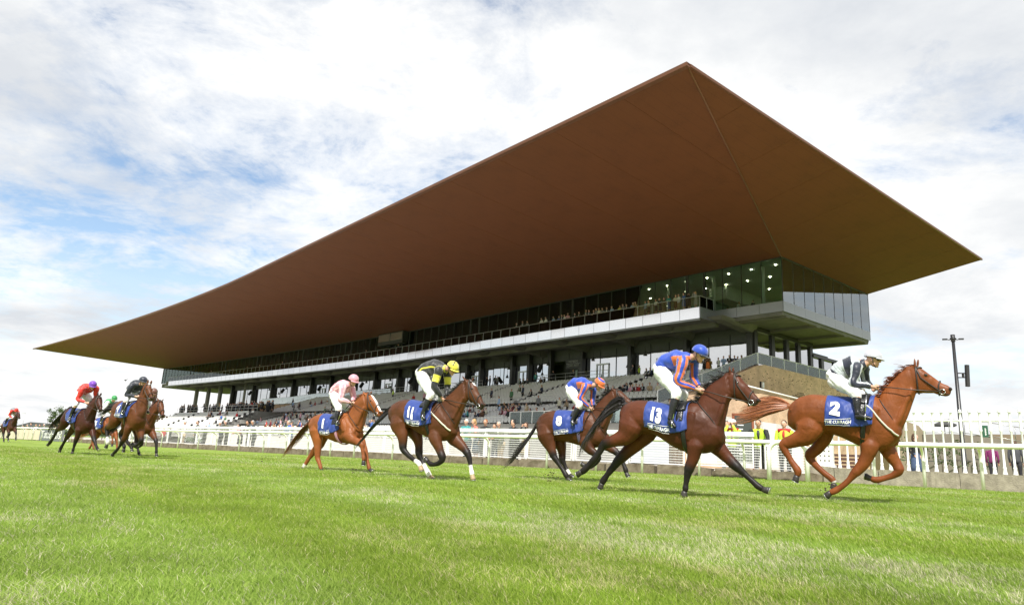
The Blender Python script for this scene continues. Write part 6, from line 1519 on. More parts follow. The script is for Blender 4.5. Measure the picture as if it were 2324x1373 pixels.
LEFT = [
 # source, x, y, s, heading, scale, neck, horse spec, jockey spec
 ('2', 275, 1038, 76, (-.965, .26), 1.0, 22, dict(coat=(.115, .037, .012), points=BLK, topline=.35, mane=BLK, blaze=(.85, 1.25, .022), socks={'hn': 5.2}, label='bright bay racehorse wearing number 4, head carried high, at the front of the left bunch', cloth=dict(k0=2.95, k1=7.0, fb=-34, ff_=-4, num='4', text=1, kc=3.6, fc=14, ft=-18)),
   dict(silk=[DNAVY], helmet=[NAVY], peak=DNAVY, label='jockey in plain dark navy silks and navy cap on number 4')),
 ('13', 164, 1029, 68, (-.965, .26), 1.02, -4, dict(coat=(.050, .014, .007), points=BLK, topline=.5, mane=BLK, label='dark bay racehorse under the jockey in red silks with a purple cap', cloth=dict(k0=2.75, k1=6.7, fb=-30, ff_=-4), kg=6.2),
   dict(silk=[RED], helmet=[PURPLE], peak=PURPLE, label='jockey in plain red silks with a purple cap')),
 ('11', 299, 1030, 66, (-.95, .30), .98, -4, dict(coat=(.10, .033, .012), points=BLK, topline=.4, mane=BLK, label='bay racehorse mostly hidden on the far side of number 4', cloth=dict(k0=3.0, k1=7.0, fb=-34, ff_=-6)),
   dict(silk=[BROWN, DNAVY], torso_f=lambda t, k: 1 if t > .5 else 0, helmet=[BROWN], peak=BROWN, label='jockey with a brown cap, face half hidden behind the head of number 4')),
 ('1', 224, 1019, 50, (-.95, .30), 1.08, 0, dict(coat=(.19, .055, .016), points=(.2, .07, .02), darklegs=.3, topline=0, muzzle=.3, mane=(.26, .08, .02), label='light chestnut racehorse wearing number 16 at the rear of the left bunch', cloth=dict(k0=2.9, k1=6.9, fb=-36, ff_=-6, num='16', text=1, kc=3.7, fc=12, ft=-24)),
   dict(silk=[WHITES, GREEN], torso_f=lambda t, k: 1 if t > .45 else 0, sleeve_f=lambda t, k: 0, helmet=[GREEN], peak=GREEN, label='jockey in green and white silks with a green cap')),
 ('8', 14, 998, 33, (-.97, .22), 1.0, 0, dict(coat=(.05, .016, .008), points=BLK, topline=.5, mane=BLK, blaze=(.85, 1.25, .022), label='dark bay racehorse trailing alone at the far left of the field', cloth=dict(k0=2.8, k1=6.9, fb=-36, ff_=-6), nmane=200, ntail=250),
   dict(silk=[RED, GREYS], torso_f=lambda t, k: 1 if t < .9 and .2 < t else 0, sleeve_f=lambda t, k: 0, helmet=[RED], peak=RED, label='jockey in red and grey silks with a red cap, last and far left')),
]
for i, (src, x, y, sc_, hd_, scl, nk, hs, js) in enumerate(LEFT):
    if SEL and ('L%d' % i) not in SEL and 'L' not in SEL: continue
    sk, jk = derive(src, scl, nk); jk.pop('whip', None)
    A = dep(x, y, F/sc_); A.z = gz(A); h = LU*hd_[0]+RV*hd_[1]; rz = math.atan2(h.y, h.x)
    hs['seed'] = 20+i; js['seed'] = 20+i; hs['voxel'] = .017 if sc_ > 40 else .024
    root, bit, T, N, H = build_horse(sk, A, rz, hs)
    build_jockey(jk, A, rz, js, bit, root)
# ------------------------------------------------------------------ spectators
def pcol(n, c): return mat('wear_'+n, c, .75, var=.12, vscale=12)
WC = dict(black=(.012, .012, .014), navy=(.018, .026, .06), charcoal=(.05, .052, .058), grey=(.20, .20, .21), white=(.72, .72, .72), lightblue=(.30, .42, .62), blue=(.06, .14, .42), red=(.42, .02, .02), maroon=(.16, .02, .03), olive=(.09, .085, .04),
          khaki=(.36, .29, .16), tan=(.40, .30, .19), cream=(.62, .58, .46), teal=(.05, .30, .30), coral=(.62, .18, .14), pink=(.62, .34, .42), magenta=(.16, .015, .09), yellow=(.60, .55, .10), hivis=(.50, .68, .05), orange=(.65, .16, .03), brown=(.12, .06, .03), green=(.06, .16, .07), jeans=(.05, .08, .15), mustard=(.42, .28, .05), pattern=(.35, .35, .36))
HC = dict(dark=(.02, .014, .01), brown=(.07, .035, .018), grey=(.32, .31, .30), white=(.55, .54, .52), blonde=(.42, .26, .11), ginger=(.30, .10, .03), black=(.008, .008, .008))
def wm(n): return pcol(n, WC[n])
def hm(n): return mat('hairc_'+n, HC[n], .6)
SKINS = [mat('skin_a', (.60, .36, .26), .55), mat('skin_b', (.52, .29, .19), .55), mat('skin_c', (.64, .38, .30), .55)]
def figure(pose, fem=False, fine=False):
    """slots: 0 skin, 1 hair, 2 top, 3 legs, 4 shoes, 5 shirt front. Faces +Y, stands on z=0, 1.75 m tall"""
    q = MB(); n = 14 if fine else 8; sit = pose == 'sit'; dz = -.42 if sit else 0.0
    V = Vector; hz = .92+dz*1.0
    sw = .19 if not fem else .165
    # legs
    for s in (-1, 1):
        if sit: pts = [V((s*.09, 0, .50)), V((s*.10, .22, .52)), V((s*.11, .43, .49)), V((s*.11, .45, .28)), V((s*.11, .43, .08))]; rs = [.09, .08, .062, .052, .042]
        else:
            k = .03 if pose == 'lean' else 0; pts = [V((s*.085, -k, .93)), V((s*.095, .0, .70)), V((s*.095, .03, .48)), V((s*.10, .01, .28)), V((s*.105, -.02, .07))]; rs = [.095, .083, .062, .055, .042]
        if fem and pose != 'sit': q.tube(pts[2:], [r*.8 for r in rs[2:]], n, 0)
        else: q.tube(pts, rs, n, 3)
        f = pts[-1]; q.tube([f+V((0, -.05, -.03)), f+V((0, .05, -.025)), f+V((0, .16, -.045))], [.042, .045, .028], n, 4)
    if fem and not sit:
        q.tube([V((0, 0, .42)), V((0, 0, .60)), V((0, 0, .80)), V((0, -.01, .98)), V((0, 0, 1.08))], [.175, .165, .16, .145, .11], n+4, 3, ratio=1.15, side=(1, 0, 0))
    # trunk
    ln = .10 if pose == 'lean' else (.04 if sit else 0.0)
    tz = [.88+dz, 1.00+dz, 1.16+dz, 1.32+dz, 1.44+dz, 1.50+dz]; tr = [.125, .115, .120, .128, .085, .055] if not fem else [.120, .10, .112, .112, .07, .048]
    off = [ln*max(0, (z-tz[0])/.6)**1.3*1.6 for z in tz]
    q.tube([V((0, o, z)) for o, z in zip(off, tz)], tr, n+6, 2, ratio=[1.3, 1.28, 1.32, 1.45, 1.7, 1.2] if not fem else [1.25, 1.2, 1.3, 1.35, 1.6, 1.2], side=(1, 0, 0))
    q.tube([V((0, off[2]+.098, tz[2])), V((0, off[3]+.105, tz[3])), V((0, off[4]+.07, tz[4]))], [.03, .045, .03], 6, 5, ratio=1.2, side=(1, 0, 0))
    ne = V((0, off[5]+.01, 1.53+dz)); hd = V((0, off[5]+.035, 1.655+dz))
    q.tube([ne-V((0, 0, .05)), hd-V((0, .01, .04))], .05, n, 0)
    q.ball(hd, (.074, .092, .108), n+4, n, 0); q.ball(hd+V((0, .025, -.06)), (.052, .055, .05), n, 7, 0)
    q.ball(hd+V((0, .093, -.012)), (.014, .02, .022), 8, 5, 0)
    for s in (-1, 1): q.ball(hd+V((s*.075, -.005, -.01)), (.010, .018, .028), 7, 5, 0)
    if fine:
        for s in (-1, 1): q.ball(hd+V((s*.030, .084, .012)), (.012, .008, .007), 7, 5, 1)
        q.ball(hd+V((0, .083, -.058)), (.022, .008, .005), 7, 4, 0)
    if fem: q.ball(hd+V((0, -.02, .018)), (.088, .098, .112), n+2, n, 1); q.tube([hd+V((0, -.05, .02)), hd+V((0, -.07, -.10)), hd+V((0, -.06, -.20))], [.075, .07, .03], n, 1)
    else: q.ball(hd+V((0, -.022, .030)), (.080, .092, .094), n+2, n, 1)
    # arms
    sh = V((0, off[4], 1.42+dz))
    for s in (-1, 1):
        a = sh+V((s*sw, 0, 0))
        if pose == 'lean': e, h = sh+V((s*.26, .10, -.27)), sh+V((s*.10, .33, -.30))
        elif pose == 'phone': e, h = sh+V((s*.22, .22, -.14)), sh+V((s*.06, .22, .20))
        elif pose == 'cross': e, h = sh+V((s*.25, .07, -.28)), sh+V((-s*.08, .17, -.20))
        elif sit: e, h = sh+V((s*.23, .08, -.27)), sh+V((s*.08, .30, -.36))
        elif pose == 'hip': e, h = sh+V((s*.30, -.04, -.28)), sh+V((s*.16, .07, -.45))
        elif pose == 'hold': e, h = sh+V((s*.23, .03, -.28)), sh+V((s*.10, .22, -.22-.1*(s > 0)))
        else: e, h = sh+V((s*.23, -.01, -.30)), sh+V((s*.22, .08, -.56))
        q.tube([sh+V((s*sw*.5, 0, .02)), a, a.lerp(e, .5), e, e.lerp(h, .9)], [.045, .062, .055, .046, .034], n, 2)
        d = (h-e).normalized(); q.tube([h-d*.06, h], [.026, .028], n, 0); q.ball(h+d*.035, (.03, .03, .036), 8, 6, 0)
        if fine:
            for i in range(4): o = h+d*.05+V((s*(.02-.013*i), 0, 0)); q.tube([o, o+d*.035+V((0, 0, -.008)), o+d*.045+V((0, 0, -.03))], [.010, .009, .007], 6, 0)
            q.tube([h+d*.01, h+d*.04+V((-s*.035, 0, .01))], [.011, .008], 6, 0)
    if pose == 'phone': q.box((-.05, hd.y+.15, hd.z-.03), (.05, hd.y+.17, hd.z+.03), 1)
    return q
FIG = {}
def fig_me(pose, fem, fine):
    k = (pose, fem, fine)
    if k not in FIG:
        me = figure(pose, fem, fine).mesh('person', [SKINS[0], hm('dark'), wm('navy'), wm('black'), wm('black'), wm('white')]); FIG[k] = me
    return FIG[k]
CROWD = []
def spectator(p, yaw, pose, fem=False, hair='dark', top='navy', legs='black', shirt=None, h=None, label='', group=None, fine=False, width=1.0, cat='spectator'):
    me = fig_me(pose, fem, fine); o = link('person', me, None, p, (0, 0, yaw))
    h = h or random.uniform(1.62, 1.82); s = h/1.76; o.scale = (s*width, s, s)
    for i, m in enumerate((random.choice(SKINS), hm(hair), wm(top), wm(legs), wm('black'), wm(shirt or top))):
        o.material_slots[i].link = 'OBJECT'; o.material_slots[i].material = m
    tag(o, label, cat, group); CROWD.append(o); return o
FACE = lambda u: yaw_uv(u)           # facing the track
def solve_u(px, v, z):
    p = onuvplane(px, 800, v=v); lo, hi = 0.0, 260.0
    for _ in range(50):
        m = (lo+hi)/2
        if px_of(P(m, v, z))[0] > px: lo = m
        else: hi = m
    return (lo+hi)/2
desc = lambda top, fem: ('woman' if fem else 'man')
# --- the upper balcony
bx = lambda x: 1150+x/4.577
BAL = [(105, 'lean', 0, 'black', 'black'), (170, 'lean', 0, 'charcoal', 'charcoal'), (207, 'stand', 0, 'grey', 'charcoal'), (365, 'lean', 0, 'white', 'navy'), (410, 'lean', 0, 'white', 'charcoal'), (490, 'lean', 0, 'lightblue', 'khaki'), (535, 'stand', 0, 'blue', 'navy'), (575, 'lean', 0, 'navy', 'jeans'), (602, 'lean', 0, 'white', 'black'), (638, 'lean', 0, 'pink', 'khaki'),
       (715, 'lean', 0, 'black', 'black'), (757, 'lean', 0, 'black', 'charcoal'), (823, 'lean', 0, 'charcoal', 'maroon'), (863, 'lean', 0, 'navy', 'navy'), (908, 'lean', 0, 'black', 'black'), (938, 'lean', 0, 'grey', 'black'), (962, 'lean', 0, 'cream', 'black'), (995, 'lean', 0, 'grey', 'charcoal'), (1038, 'lean', 0, 'charcoal', 'charcoal'), (1085, 'hip', 0, 'lightblue', 'khaki'), (1167, 'hold', 1, 'yellow', 'jeans'), (1213, 'lean', 0, 'grey', 'black'), (1250, 'lean', 0, 'black', 'black'), (1312, 'lean', 0, 'lightblue', 'grey'), (1335, 'phone', 0, 'tan', 'brown'),
       (1437, 'stand', 0, 'lightblue', 'navy'), (1470, 'hold', 1, 'cream', 'black'), (1545, 'hold', 1, 'white', 'black'), (1590, 'lean', 1, 'navy', 'navy'), (1632, 'hold', 1, 'olive', 'olive'), (1680, 'hold', 1, 'teal', 'blue'), (1752, 'hold', 1, 'cream', 'brown'), (1780, 'stand', 0, 'white', 'khaki'), (1836, 'hold', 1, 'blue', 'blue'), (1893, 'phone', 1, 'black', 'black'), (1958, 'phone', 1, 'pattern', 'pattern')]
for x, pose, fem, top, legs in BAL:
    u = solve_u(bx(x), 54.0, 16.2)
    spectator(P(u, 54.0+random.uniform(0, .12), FZ-.03), FACE(u)+rad(random.uniform(-22, 22)), pose, bool(fem), random.choice(['dark', 'brown', 'black', 'grey'] if not fem else ['brown', 'blonde', 'dark']), top, legs, 'white' if top in ('black', 'charcoal', 'navy') and not fem else None,
              label=('woman in ' if fem else 'man in ')+{'lightblue': 'light blue', 'pattern': 'patterned', 'hivis': 'hi-vis'}.get(top, top)+(' dress' if fem and legs == top else ' top')+' at the upper balcony rail', group='people along the balcony rail')
for x_ in (640, 660, 830, 905, 528, 560, 590, 478):
    u = solve_u(x_, 54.3, 16.2); spectator(P(u, 54.3, FZ-.03), FACE(u), random.choice(['lean', 'stand']), False, 'dark', random.choice(['black', 'charcoal', 'maroon', 'navy']), 'black', label='dark figure at the far stretch of the balcony rail', group='people along the balcony rail')
# three figures inside the glazed end room and some diners
for u, v, pose, top in ((33.2, 64.5, 'hold', 'charcoal'), (33.0, 70.5, 'stand', 'black'), (32.2, 68.0, 'sit', 'black'), (36.5, 58.9, 'sit', 'white'), (38.4, 60.1, 'sit', 'cream'), (34.8, 58.8, 'sit', 'navy')):
    spectator(P(u, v, FZ), FACE(u)+rad(random.uniform(-120, 120)), pose, False, 'dark', top, 'black', label='figure in %s %s inside the glazed end of the upper floor' % (top, 'seated' if pose == 'sit' else 'standing'), group='diners behind the upper glass')
# --- the concourse in front of the lower windows
cx_ = lambda x: 1420+x/6.835
for x, v, pose, fem, top, legs in [(115, 58.3, 'hold', 0, 'black', 'black'), (213, 58.6, 'hold', 0, 'hivis', 'black'), (512, 58.6, 'cross', 0, 'navy', 'black'), (1215, 57.6, 'hold', 1, 'black', 'black'), (1245, 57.3, 'hold', 0, 'charcoal', 'black'), (1275, 57.0, 'hold', 1, 'brown', 'orange'), (1310, 58.2, 'hold', 1, 'mustard', 'mustard'), (1440, 58.0, 'hold', 0, 'white', 'black'), (1520, 58.0, 'hold', 0, 'lightblue', 'navy'), (1610, 58.2, 'hold', 0, 'black', 'black'), (1690, 58.1, 'cross', 0, 'navy', 'navy'), (1742, 58.6, 'stand', 0, 'blue', 'navy'), (1800, 58.4, 'hold', 1, 'brown', 'brown')]:
    u = solve_u(cx_(x), v, 11); spectator(P(u, v, CZ), FACE(u)+rad(random.uniform(-40, 20)), pose, bool(fem), random.choice(['dark', 'brown']), top, legs, 'white' if top in ('black', 'navy') else None,
        label=('woman in ' if fem else 'man in ')+{'lightblue': 'light blue', 'hivis': 'yellow hi-vis'}.get(top, top)+' on the concourse before the lower windows', group='people on the concourse')
for px_, top, pose in ((1105, 'black', 'stand'), (1112, 'charcoal', 'hold'), (1124, 'charcoal', 'stand'), (1129, 'grey', 'stand'), (1216, 'teal', 'stand'), (1256, 'black', 'stand'), (877, 'black', 'stand'), (820, 'black', 'stand'), (1011, 'black', 'phone'), (1300, 'black', 'stand')):
    v = 57.5; u = solve_u(px_, v, 11); spectator(P(u, v, CZ if u > 0 else 0), FACE(u)+rad(random.uniform(-90, 90)), pose, False, 'dark', top, 'navy' if top == 'teal' else 'black', 'white', label='man in %s standing at the top of the seats' % top, group='people on the concourse')
# --- seated and standing on the terraces
def rowvz(tier, i): return (39.6+.8*i+.30, 3.5+.24*i) if tier == 'lower' else (47.6+.8*i+.30, 6.2+.3*i) if tier == 'upper' else (33.6+.8*i+.3, 1.75+.24*i)
tops = ['black', 'black', 'navy', 'charcoal', 'charcoal', 'grey', 'olive', 'maroon', 'red', 'white', 'lightblue', 'tan', 'cream', 'navy', 'pink', 'brown', 'green', 'blue']
def sitter(u, tier, i, top=None, pose='sit', legs='black'):
    v, z = rowvz(tier, i); fem = random.random() < .35; top = top or random.choice(tops)
    spectator(P(u, v-.02 if pose == 'sit' else v-.25, z), FACE(u)+rad(random.uniform(-20, 20)), pose, fem and pose == 'sit', random.choice(['dark', 'brown', 'grey', 'blonde', 'black']), top, legs, random.choice(['white', top]),
        label='spectator in %s %s in the %s' % ({'lightblue': 'light blue'}.get(top, top), 'seated' if pose == 'sit' else 'standing', {'lower': 'middle rows of the terrace', 'upper': 'upper rows of the terrace', 'front': 'front rows at the left'}[tier]), group='spectators on the terrace')
def row_for(px_, tier, i): v, z = rowvz(tier, i); return solve_u(px_, v, z+.9)
for px_, tier, i, top in [(1136, 'lower', 6, 'lightblue'), (1146, 'lower', 6, 'charcoal'), (1150, 'lower', 5, 'brown'), (1156, 'lower', 6, 'black'), (1160, 'lower', 4, 'red'), (1164, 'lower', 5, 'maroon'), (1168, 'lower', 6, 'black'), (1172, 'lower', 4, 'tan'), (1176, 'lower', 5, 'navy'), (1180, 'lower', 6, 'navy'), (1140, 'lower', 3, 'maroon'), (1148, 'lower', 3, 'pink'), (1155, 'lower', 2, 'black'), (1161, 'lower', 3, 'maroon'), (1168, 'lower', 2, 'grey'), (1175, 'lower', 2, 'lightblue'), (1068, 'lower', 5, 'maroon'), (1075, 'lower', 5, 'grey'), (1062, 'lower', 3, 'teal'), (1055, 'lower', 2, 'lightblue'), (1088, 'lower', 2, 'navy'), (1098, 'lower', 3, 'black'), (1104, 'lower', 4, 'cream'), (1080, 'lower', 1, 'charcoal'),
     (1205, 'lower', 2, 'black'), (1220, 'lower', 2, 'red'), (1236, 'lower', 2, 'white'), (1182, 'upper', 11, 'black'), (1190, 'upper', 11, 'black'), (1198, 'upper', 11, 'charcoal'), (1228, 'upper', 11, 'brown'), (1236, 'upper', 11, 'black'), (1181, 'upper', 6, 'olive'), (1206, 'upper', 3, 'black'), (1468, 'upper', 11, 'grey'), (1477, 'upper', 11, 'navy'),
     (1438, 'upper', 2, 'black'), (1432, 'upper', 2, 'pink'), (1445, 'upper', 2, 'maroon'), (1452, 'upper', 2, 'red'), (1460, 'upper', 2, 'black'), (1476, 'upper', 2, 'tan'), (1494, 'upper', 2, 'cream'), (1424, 'upper', 3, 'navy'), (1415, 'upper', 2, 'black'), (1394, 'upper', 2, 'grey'), (1380, 'upper', 3, 'black'), (1590, 'upper', 5, 'hivis')]:
    sitter(row_for(px_, tier, i), tier, i, top)
for px_, tier, i, top in [(1119, 'upper', 3, 'navy'), (1226, 'lower', 8, 'grey'), (1136, 'lower', 8, 'lightblue'), (1044, 'upper', 5, 'black'), (895, 'upper', 8, 'hivis')]: sitter(row_for(px_, tier, i), tier, i, top, 'stand')
used = set()
for _ in range(46):      # seats below the standing crowd
    px_ = random.uniform(470, 640); i = random.randrange(0, 8); v, z = 33.6+.8*i+.3, 2.0+.42*i; u = solve_u(px_, v, z+.9)
    if u < 113 or u > 148 or (round(u), 'w', i) in used: continue
    used.add((round(u), 'w', i)); top = random.choice(tops); spectator(P(u, v, z), FACE(u)+rad(random.uniform(-20, 20)), 'sit', random.random() < .35, random.choice(['dark', 'brown', 'grey', 'blonde']), top, 'black', label='spectator in %s seated below the standing crowd' % {'lightblue': 'light blue'}.get(top, top), group='spectators on the terrace')
for _ in range(120):
    px_ = random.uniform(560, 860) if random.random() < .8 else random.uniform(930, 1330); tier = random.choice(['lower', 'lower', 'lower', 'upper']); i = random.randrange(0, 8) if tier == 'lower' else random.randrange(0, 6)
    u = row_for(px_, tier, i)
    if u > (110 if tier == 'lower' else 124) or (round(u), tier, i) in used: continue
    used.add((round(u), tier, i)); sitter(u, tier, i, None, 'sit' if random.random() < .75 else 'stand')
for _ in range(110):
    px_ = random.uniform(600, 860); i = random.randrange(0, 5); u = row_for(px_, 'front', i)
    if (round(u), 'f', i) in used or u > 110 or u < 54: continue
    used.add((round(u), 'f', i)); sitter(u, 'front', i, None, 'sit' if random.random() < .6 else 'stand')
# the standing crowd beyond the end of the seats
for k in range(112):
    px_ = random.choice([random.uniform(462, 560), random.uniform(540, 590), random.uniform(408, 450), random.uniform(590, 620)]); v = random.uniform(41.2, 44.5); z = 6.1; u = solve_u(px_, v, z+1)
    spectator(P(u, v, z), FACE(u)+rad(random.uniform(-50, 50)), random.choice(['stand', 'lean', 'hold', 'cross']), random.random() < .3, random.choice(['dark', 'brown', 'grey']), random.choice(['black', 'black', 'navy', 'charcoal', 'charcoal', 'brown', 'mustard', 'red', 'white', 'grey'] if k % 4 == 0 else ['black', 'navy', 'charcoal']), 'black', 'white', label='spectator standing in the dense crowd by the round columns', group='standing crowd by the columns')
# --- along the mesh fence
def fencer(px_, yh, pose, top, legs, hair, label, fem=False, voff=1.65, shirt=None, turn=0, width=1.08, fine=True, h=None, cat='spectator'):
    u = u_at(px_, voff); v = railv(u)+voff; base = G(u, v, .02)
    if h is None:
        d = (base-CAM).dot(FW); top_p = dep(px_, yh, d); h = max(1.5, min(1.95, top_p.z-base.z+.02))
    return spectator(base, rail_dir(u)+rad(turn), pose, fem, hair, top, legs, shirt, h, label, 'people along the fence', fine, width, cat)
FEN = [(412, 955, 'cross', 'white', 'tan', 'white', 'white-haired man in white t-shirt with arms folded at the fence', 0, None), (441, 952, 'stand', 'charcoal', 'black', 'dark', 'dark-haired man in long dark coat at the fence', 0, 'olive'), (497, 957, 'lean', 'navy', 'black', 'white', 'white-haired man in navy gilet at the fence, left of the olive coat', 0, 'white'),
       (510, 954, 'lean', 'olive', 'black', 'white', 'white-haired man in olive coat leaning at the fence', 0, None), (541, 962, 'lean', 'pink', 'black', 'dark', 'woman in pink top and dark gilet at the fence', 1, None), (560, 955, 'lean', 'black', 'black', 'dark', 'man in black suit and white shirt at the fence', 0, 'white'), (572, 952, 'lean', 'charcoal', 'charcoal', 'grey', 'grey-haired man in charcoal suit leaning at the fence', 0, 'lightblue'), (655, 951, 'lean', 'blue', 'navy', 'grey', 'grey-haired man in bright blue suit at the fence', 0, 'white'),
       (1058, 948, 'lean', 'teal', 'jeans', 'white', 'white-haired man in teal fleece at the fence', 0, None), (1079, 944, 'lean', 'coral', 'jeans', 'blonde', 'blonde woman in coral jacket and pale scarf at the fence', 1, 'teal'), (1097, 944, 'stand', 'black', 'black', 'ginger', 'person in black coat behind the coral jacket', 0, None), (1122, 963, 'lean', 'black', 'navy', 'brown', 'short-haired person in black bent over the fence', 0, None), (1135, 957, 'lean', 'olive', 'tan', 'grey', 'man in olive jacket leaning on the fence beside the black-clad person', 0, 'white'),
       (1161, 942, 'hold', 'charcoal', 'black', 'black', 'tall man in charcoal fleece and dark cap behind the fence', 0, None), (1170, 956, 'lean', 'black', 'black', 'black', 'man in black jacket and cap leaning right of the charcoal fleece', 0, None), (1190, 959, 'phone', 'black', 'tan', 'brown', 'woman in black holding a phone up at the fence', 1, None),
       (366, 970, 'stand', 'red', 'black', 'dark', 'dark-haired child in red by the rail behind number 4', 0, None), (381, 967, 'phone', 'black', 'black', 'dark', 'person in black with phone by the rail, right of the bay horse', 0, None), (460, 966, 'phone', 'black', 'black', 'dark', 'person in black photographing over the fence between two coats', 0, None),
       (2, 961, 'lean', 'black', 'black', 'grey', 'man in black at the fence, cut by the left picture edge', 0, None), (51, 965, 'lean', 'black', 'black', 'dark', 'person in black at the far fence just right of the last horse', 0, None), (60, 963, 'lean', 'cream', 'black', 'grey', 'person in cream among the far fence crowd', 0, None), (68, 960, 'lean', 'charcoal', 'black', 'dark', 'dark-haired man in charcoal among the far fence crowd', 0, None), (79, 963, 'lean', 'white', 'black', 'blonde', 'fair-haired person in white among the far fence crowd', 0, None), (88, 963, 'lean', 'navy', 'black', 'brown', 'brown-haired person in navy among the far fence crowd', 0, None), (98, 962, 'lean', 'grey', 'black', 'white', 'white-haired man in grey among the far fence crowd', 0, None), (115, 961, 'stand', 'black', 'black', 'dark', 'tall dark figure above the left of the advertising board', 0, None), (124, 964, 'lean', 'tan', 'black', 'brown', 'person in tan leaning above the advertising board', 0, None), (131, 961, 'lean', 'navy', 'black', 'dark', 'man in navy suit above the right of the advertising board', 0, None)]
for px_, yh, pose, top, legs, hair_, lb_, fem, shirt in FEN: fencer(px_, yh, pose, top, legs, hair_, lb_, bool(fem), 1.65, shirt, random.uniform(-25, 15), fine=px_ > 390)
# --- stewards and officials near the hoop
w1 = fencer(1652, 940, 'stand', 'white', 'black', 'dark', 'man in white shirt behind the helmeted official', False, 2.6, None, 5)
def official(px_, yh, pose, lb_, voff=1.75):
    o = fencer(px_, yh, pose, 'hivis', 'black', 'dark', lb_, False, voff, 'red', -5, 1.1, cat='official'); o.material_slots[5].material = wm('red')
    k = o.scale[2]; hd = Vector((0, .05, 1.655)); q = MB()
    q.tube([Vector((s*.0, 0, 1.50)) + Vector((-.17, 0, -.06)), Vector((0, .0, 1.45)), Vector((.17, 0, 1.44))], [.068, .078, .068], 12); l1 = q.mesh('red_yoke', wm('red')); a = link('red_yoke', l1, None, o.location, tuple(o.rotation_euler)); a.scale = o.scale; a.parent = o; a.matrix_parent_inverse = (Matrix.Translation(o.location) @ o.rotation_euler.to_matrix().to_4x4() @ Matrix.Diagonal((*o.scale, 1))).inverted()
    return o
s = 0
o1 = official(1665, 946, 'phone', 'official in white helmet and red and yellow jacket, hands at the chin')
o2 = official(1784, 950, 'hold', 'official in red and yellow jacket holding a white helmet, behind the leader')
def wear(o, name, q, m):
    l1 = q.mesh(name, m); a = link(name, l1, None, o.location, tuple(o.rotation_euler)); a.scale = o.scale; a.parent = o
    a.matrix_parent_inverse = (Matrix.Translation(o.location) @ o.rotation_euler.to_matrix().to_4x4() @ Matrix.Diagonal((*o.scale, 1))).inverted(); return a
q = MB(); q.ball((0, .035, 1.70), (.115, .135, .105), 16, 10); q.tube([Vector((0, .035, 1.69)), Vector((0, .035, 1.675))], .15, 16, 1, ratio=.92); wear(o1, 'helmet', q, [M_white, wm('red')])
hp_ = thing('helmet', 'white riding helmet held at the waist by the official', 'helmet', tuple(o2.location+Vector((0, 0, 1.08)))); fd = Vector((math.sin(-o2.rotation_euler[2]), math.cos(o2.rotation_euler[2]), 0)); pz = o2.location+Vector((0, 0, 1.08))+fd*.38
q = MB(); q.ball((0, 0, 0), (.14, .16, .125), 16, 10); link('shell', q.mesh('shell', M_white), hp_, pz); q = MB(); q.tube([Vector((0, 0, -.02)), Vector((0, 0, -.035))], .175, 16); link('rim', q.mesh('rim', M_white), hp_, pz)
st_ = fencer(1727, 948, 'lean', 'hivis', 'black', 'dark', 'steward in yellow hi-vis vest over black sleeves, hand on the fence', False, 1.7, 'charcoal', 0, 1.15, cat='steward')
q = MB()
for s in (-1, 1):
    sh = Vector((s*.19, .16, 1.42)); q.tube([sh+Vector((-s*.05, 0, .02)), sh, sh+Vector((s*.05, .08, -.14)), sh+Vector((s*.07, .12, -.27)), sh+Vector((-s*.03, .28, -.30))], [.05, .068, .060, .051, .042], 12)
wear(st_, 'sleeve', q, wm('black'))
q = MB()
for z in (1.05, 1.22): q.tube([Vector((0, .02+.08*(z-1), z)), Vector((0, .025+.08*(z-1), z+.05))], .138, 20, ratio=1.33, side=(1, 0, 0))
wear(st_, 'reflective_band', q, mat('reflective_grey', (.55, .56, .52), .4))
# --- behind the palings
wp = dep(2076, 1010, 25); wp.z = gz(wp); spectator(wp, rad(-150), 'hip', True, 'brown', 'black', 'jeans', None, 1.74, 'long-haired woman in black coat walking behind the palings', 'people behind the palings', True, 1.1)
for px_, d, top, hr, lb_ in ((2252, 34, 'magenta', 'brown', 'person with a magenta bag or top behind the palings'), (2306, 29, 'charcoal', 'brown', 'man in dark top behind the palings at the right edge'), (1900, 27, 'brown', 'dark', 'person sitting hidden by the bench')):
    if px_ == 1900: continue
    wp = dep(px_, 1040, d); wp.z = gz(wp); spectator(wp, rad(-40), 'stand', False, hr, top, 'black', None, 1.78, lb_, 'people behind the palings', True, 1.05)
# past about 300 people, the smallest in the picture become one crowd
def _size(o): d = (o.location-CAM); return o.scale[2]/d.dot(FW)
rest = [o for o in CROWD if o['category'] == 'spectator' and not o.children]; rest.sort(key=_size)
nx = max(0, len(CROWD)+10-288); rest = rest[:nx]; gone = set(rest); CROWD = [o for o in CROWD if o not in gone]
cm = []; cv = []; cf = []; cmi = []
for o in rest:
    M = Matrix.Translation(o.location) @ o.rotation_euler.to_matrix().to_4x4() @ Matrix.Diagonal((*o.scale, 1)); idx = []
    for sl_ in o.material_slots:
        if sl_.material not in cm: cm.append(sl_.material)
        idx.append(cm.index(sl_.material))
    o_ = len(cv); cv.extend([tuple(M @ v.co) for v in o.data.vertices])
    for p in o.data.polygons: cf.append(tuple(i+o_ for i in p.vertices)); cmi.append(idx[p.material_index])
    bpy.data.objects.remove(o)
if rest:
    me = bpy.data.meshes.new('crowd'); me.from_pydata(cv, [], cf)
    for m in cm: me.materials.append(m)
    me.polygons.foreach_set('material_index', cmi); me.polygons.foreach_set('use_smooth', [True]*len(cf)); me.update()
    tag(link('crowd', me), 'distant crowd of dark-clothed spectators at the far end of the terrace', 'crowd', kind='stuff')
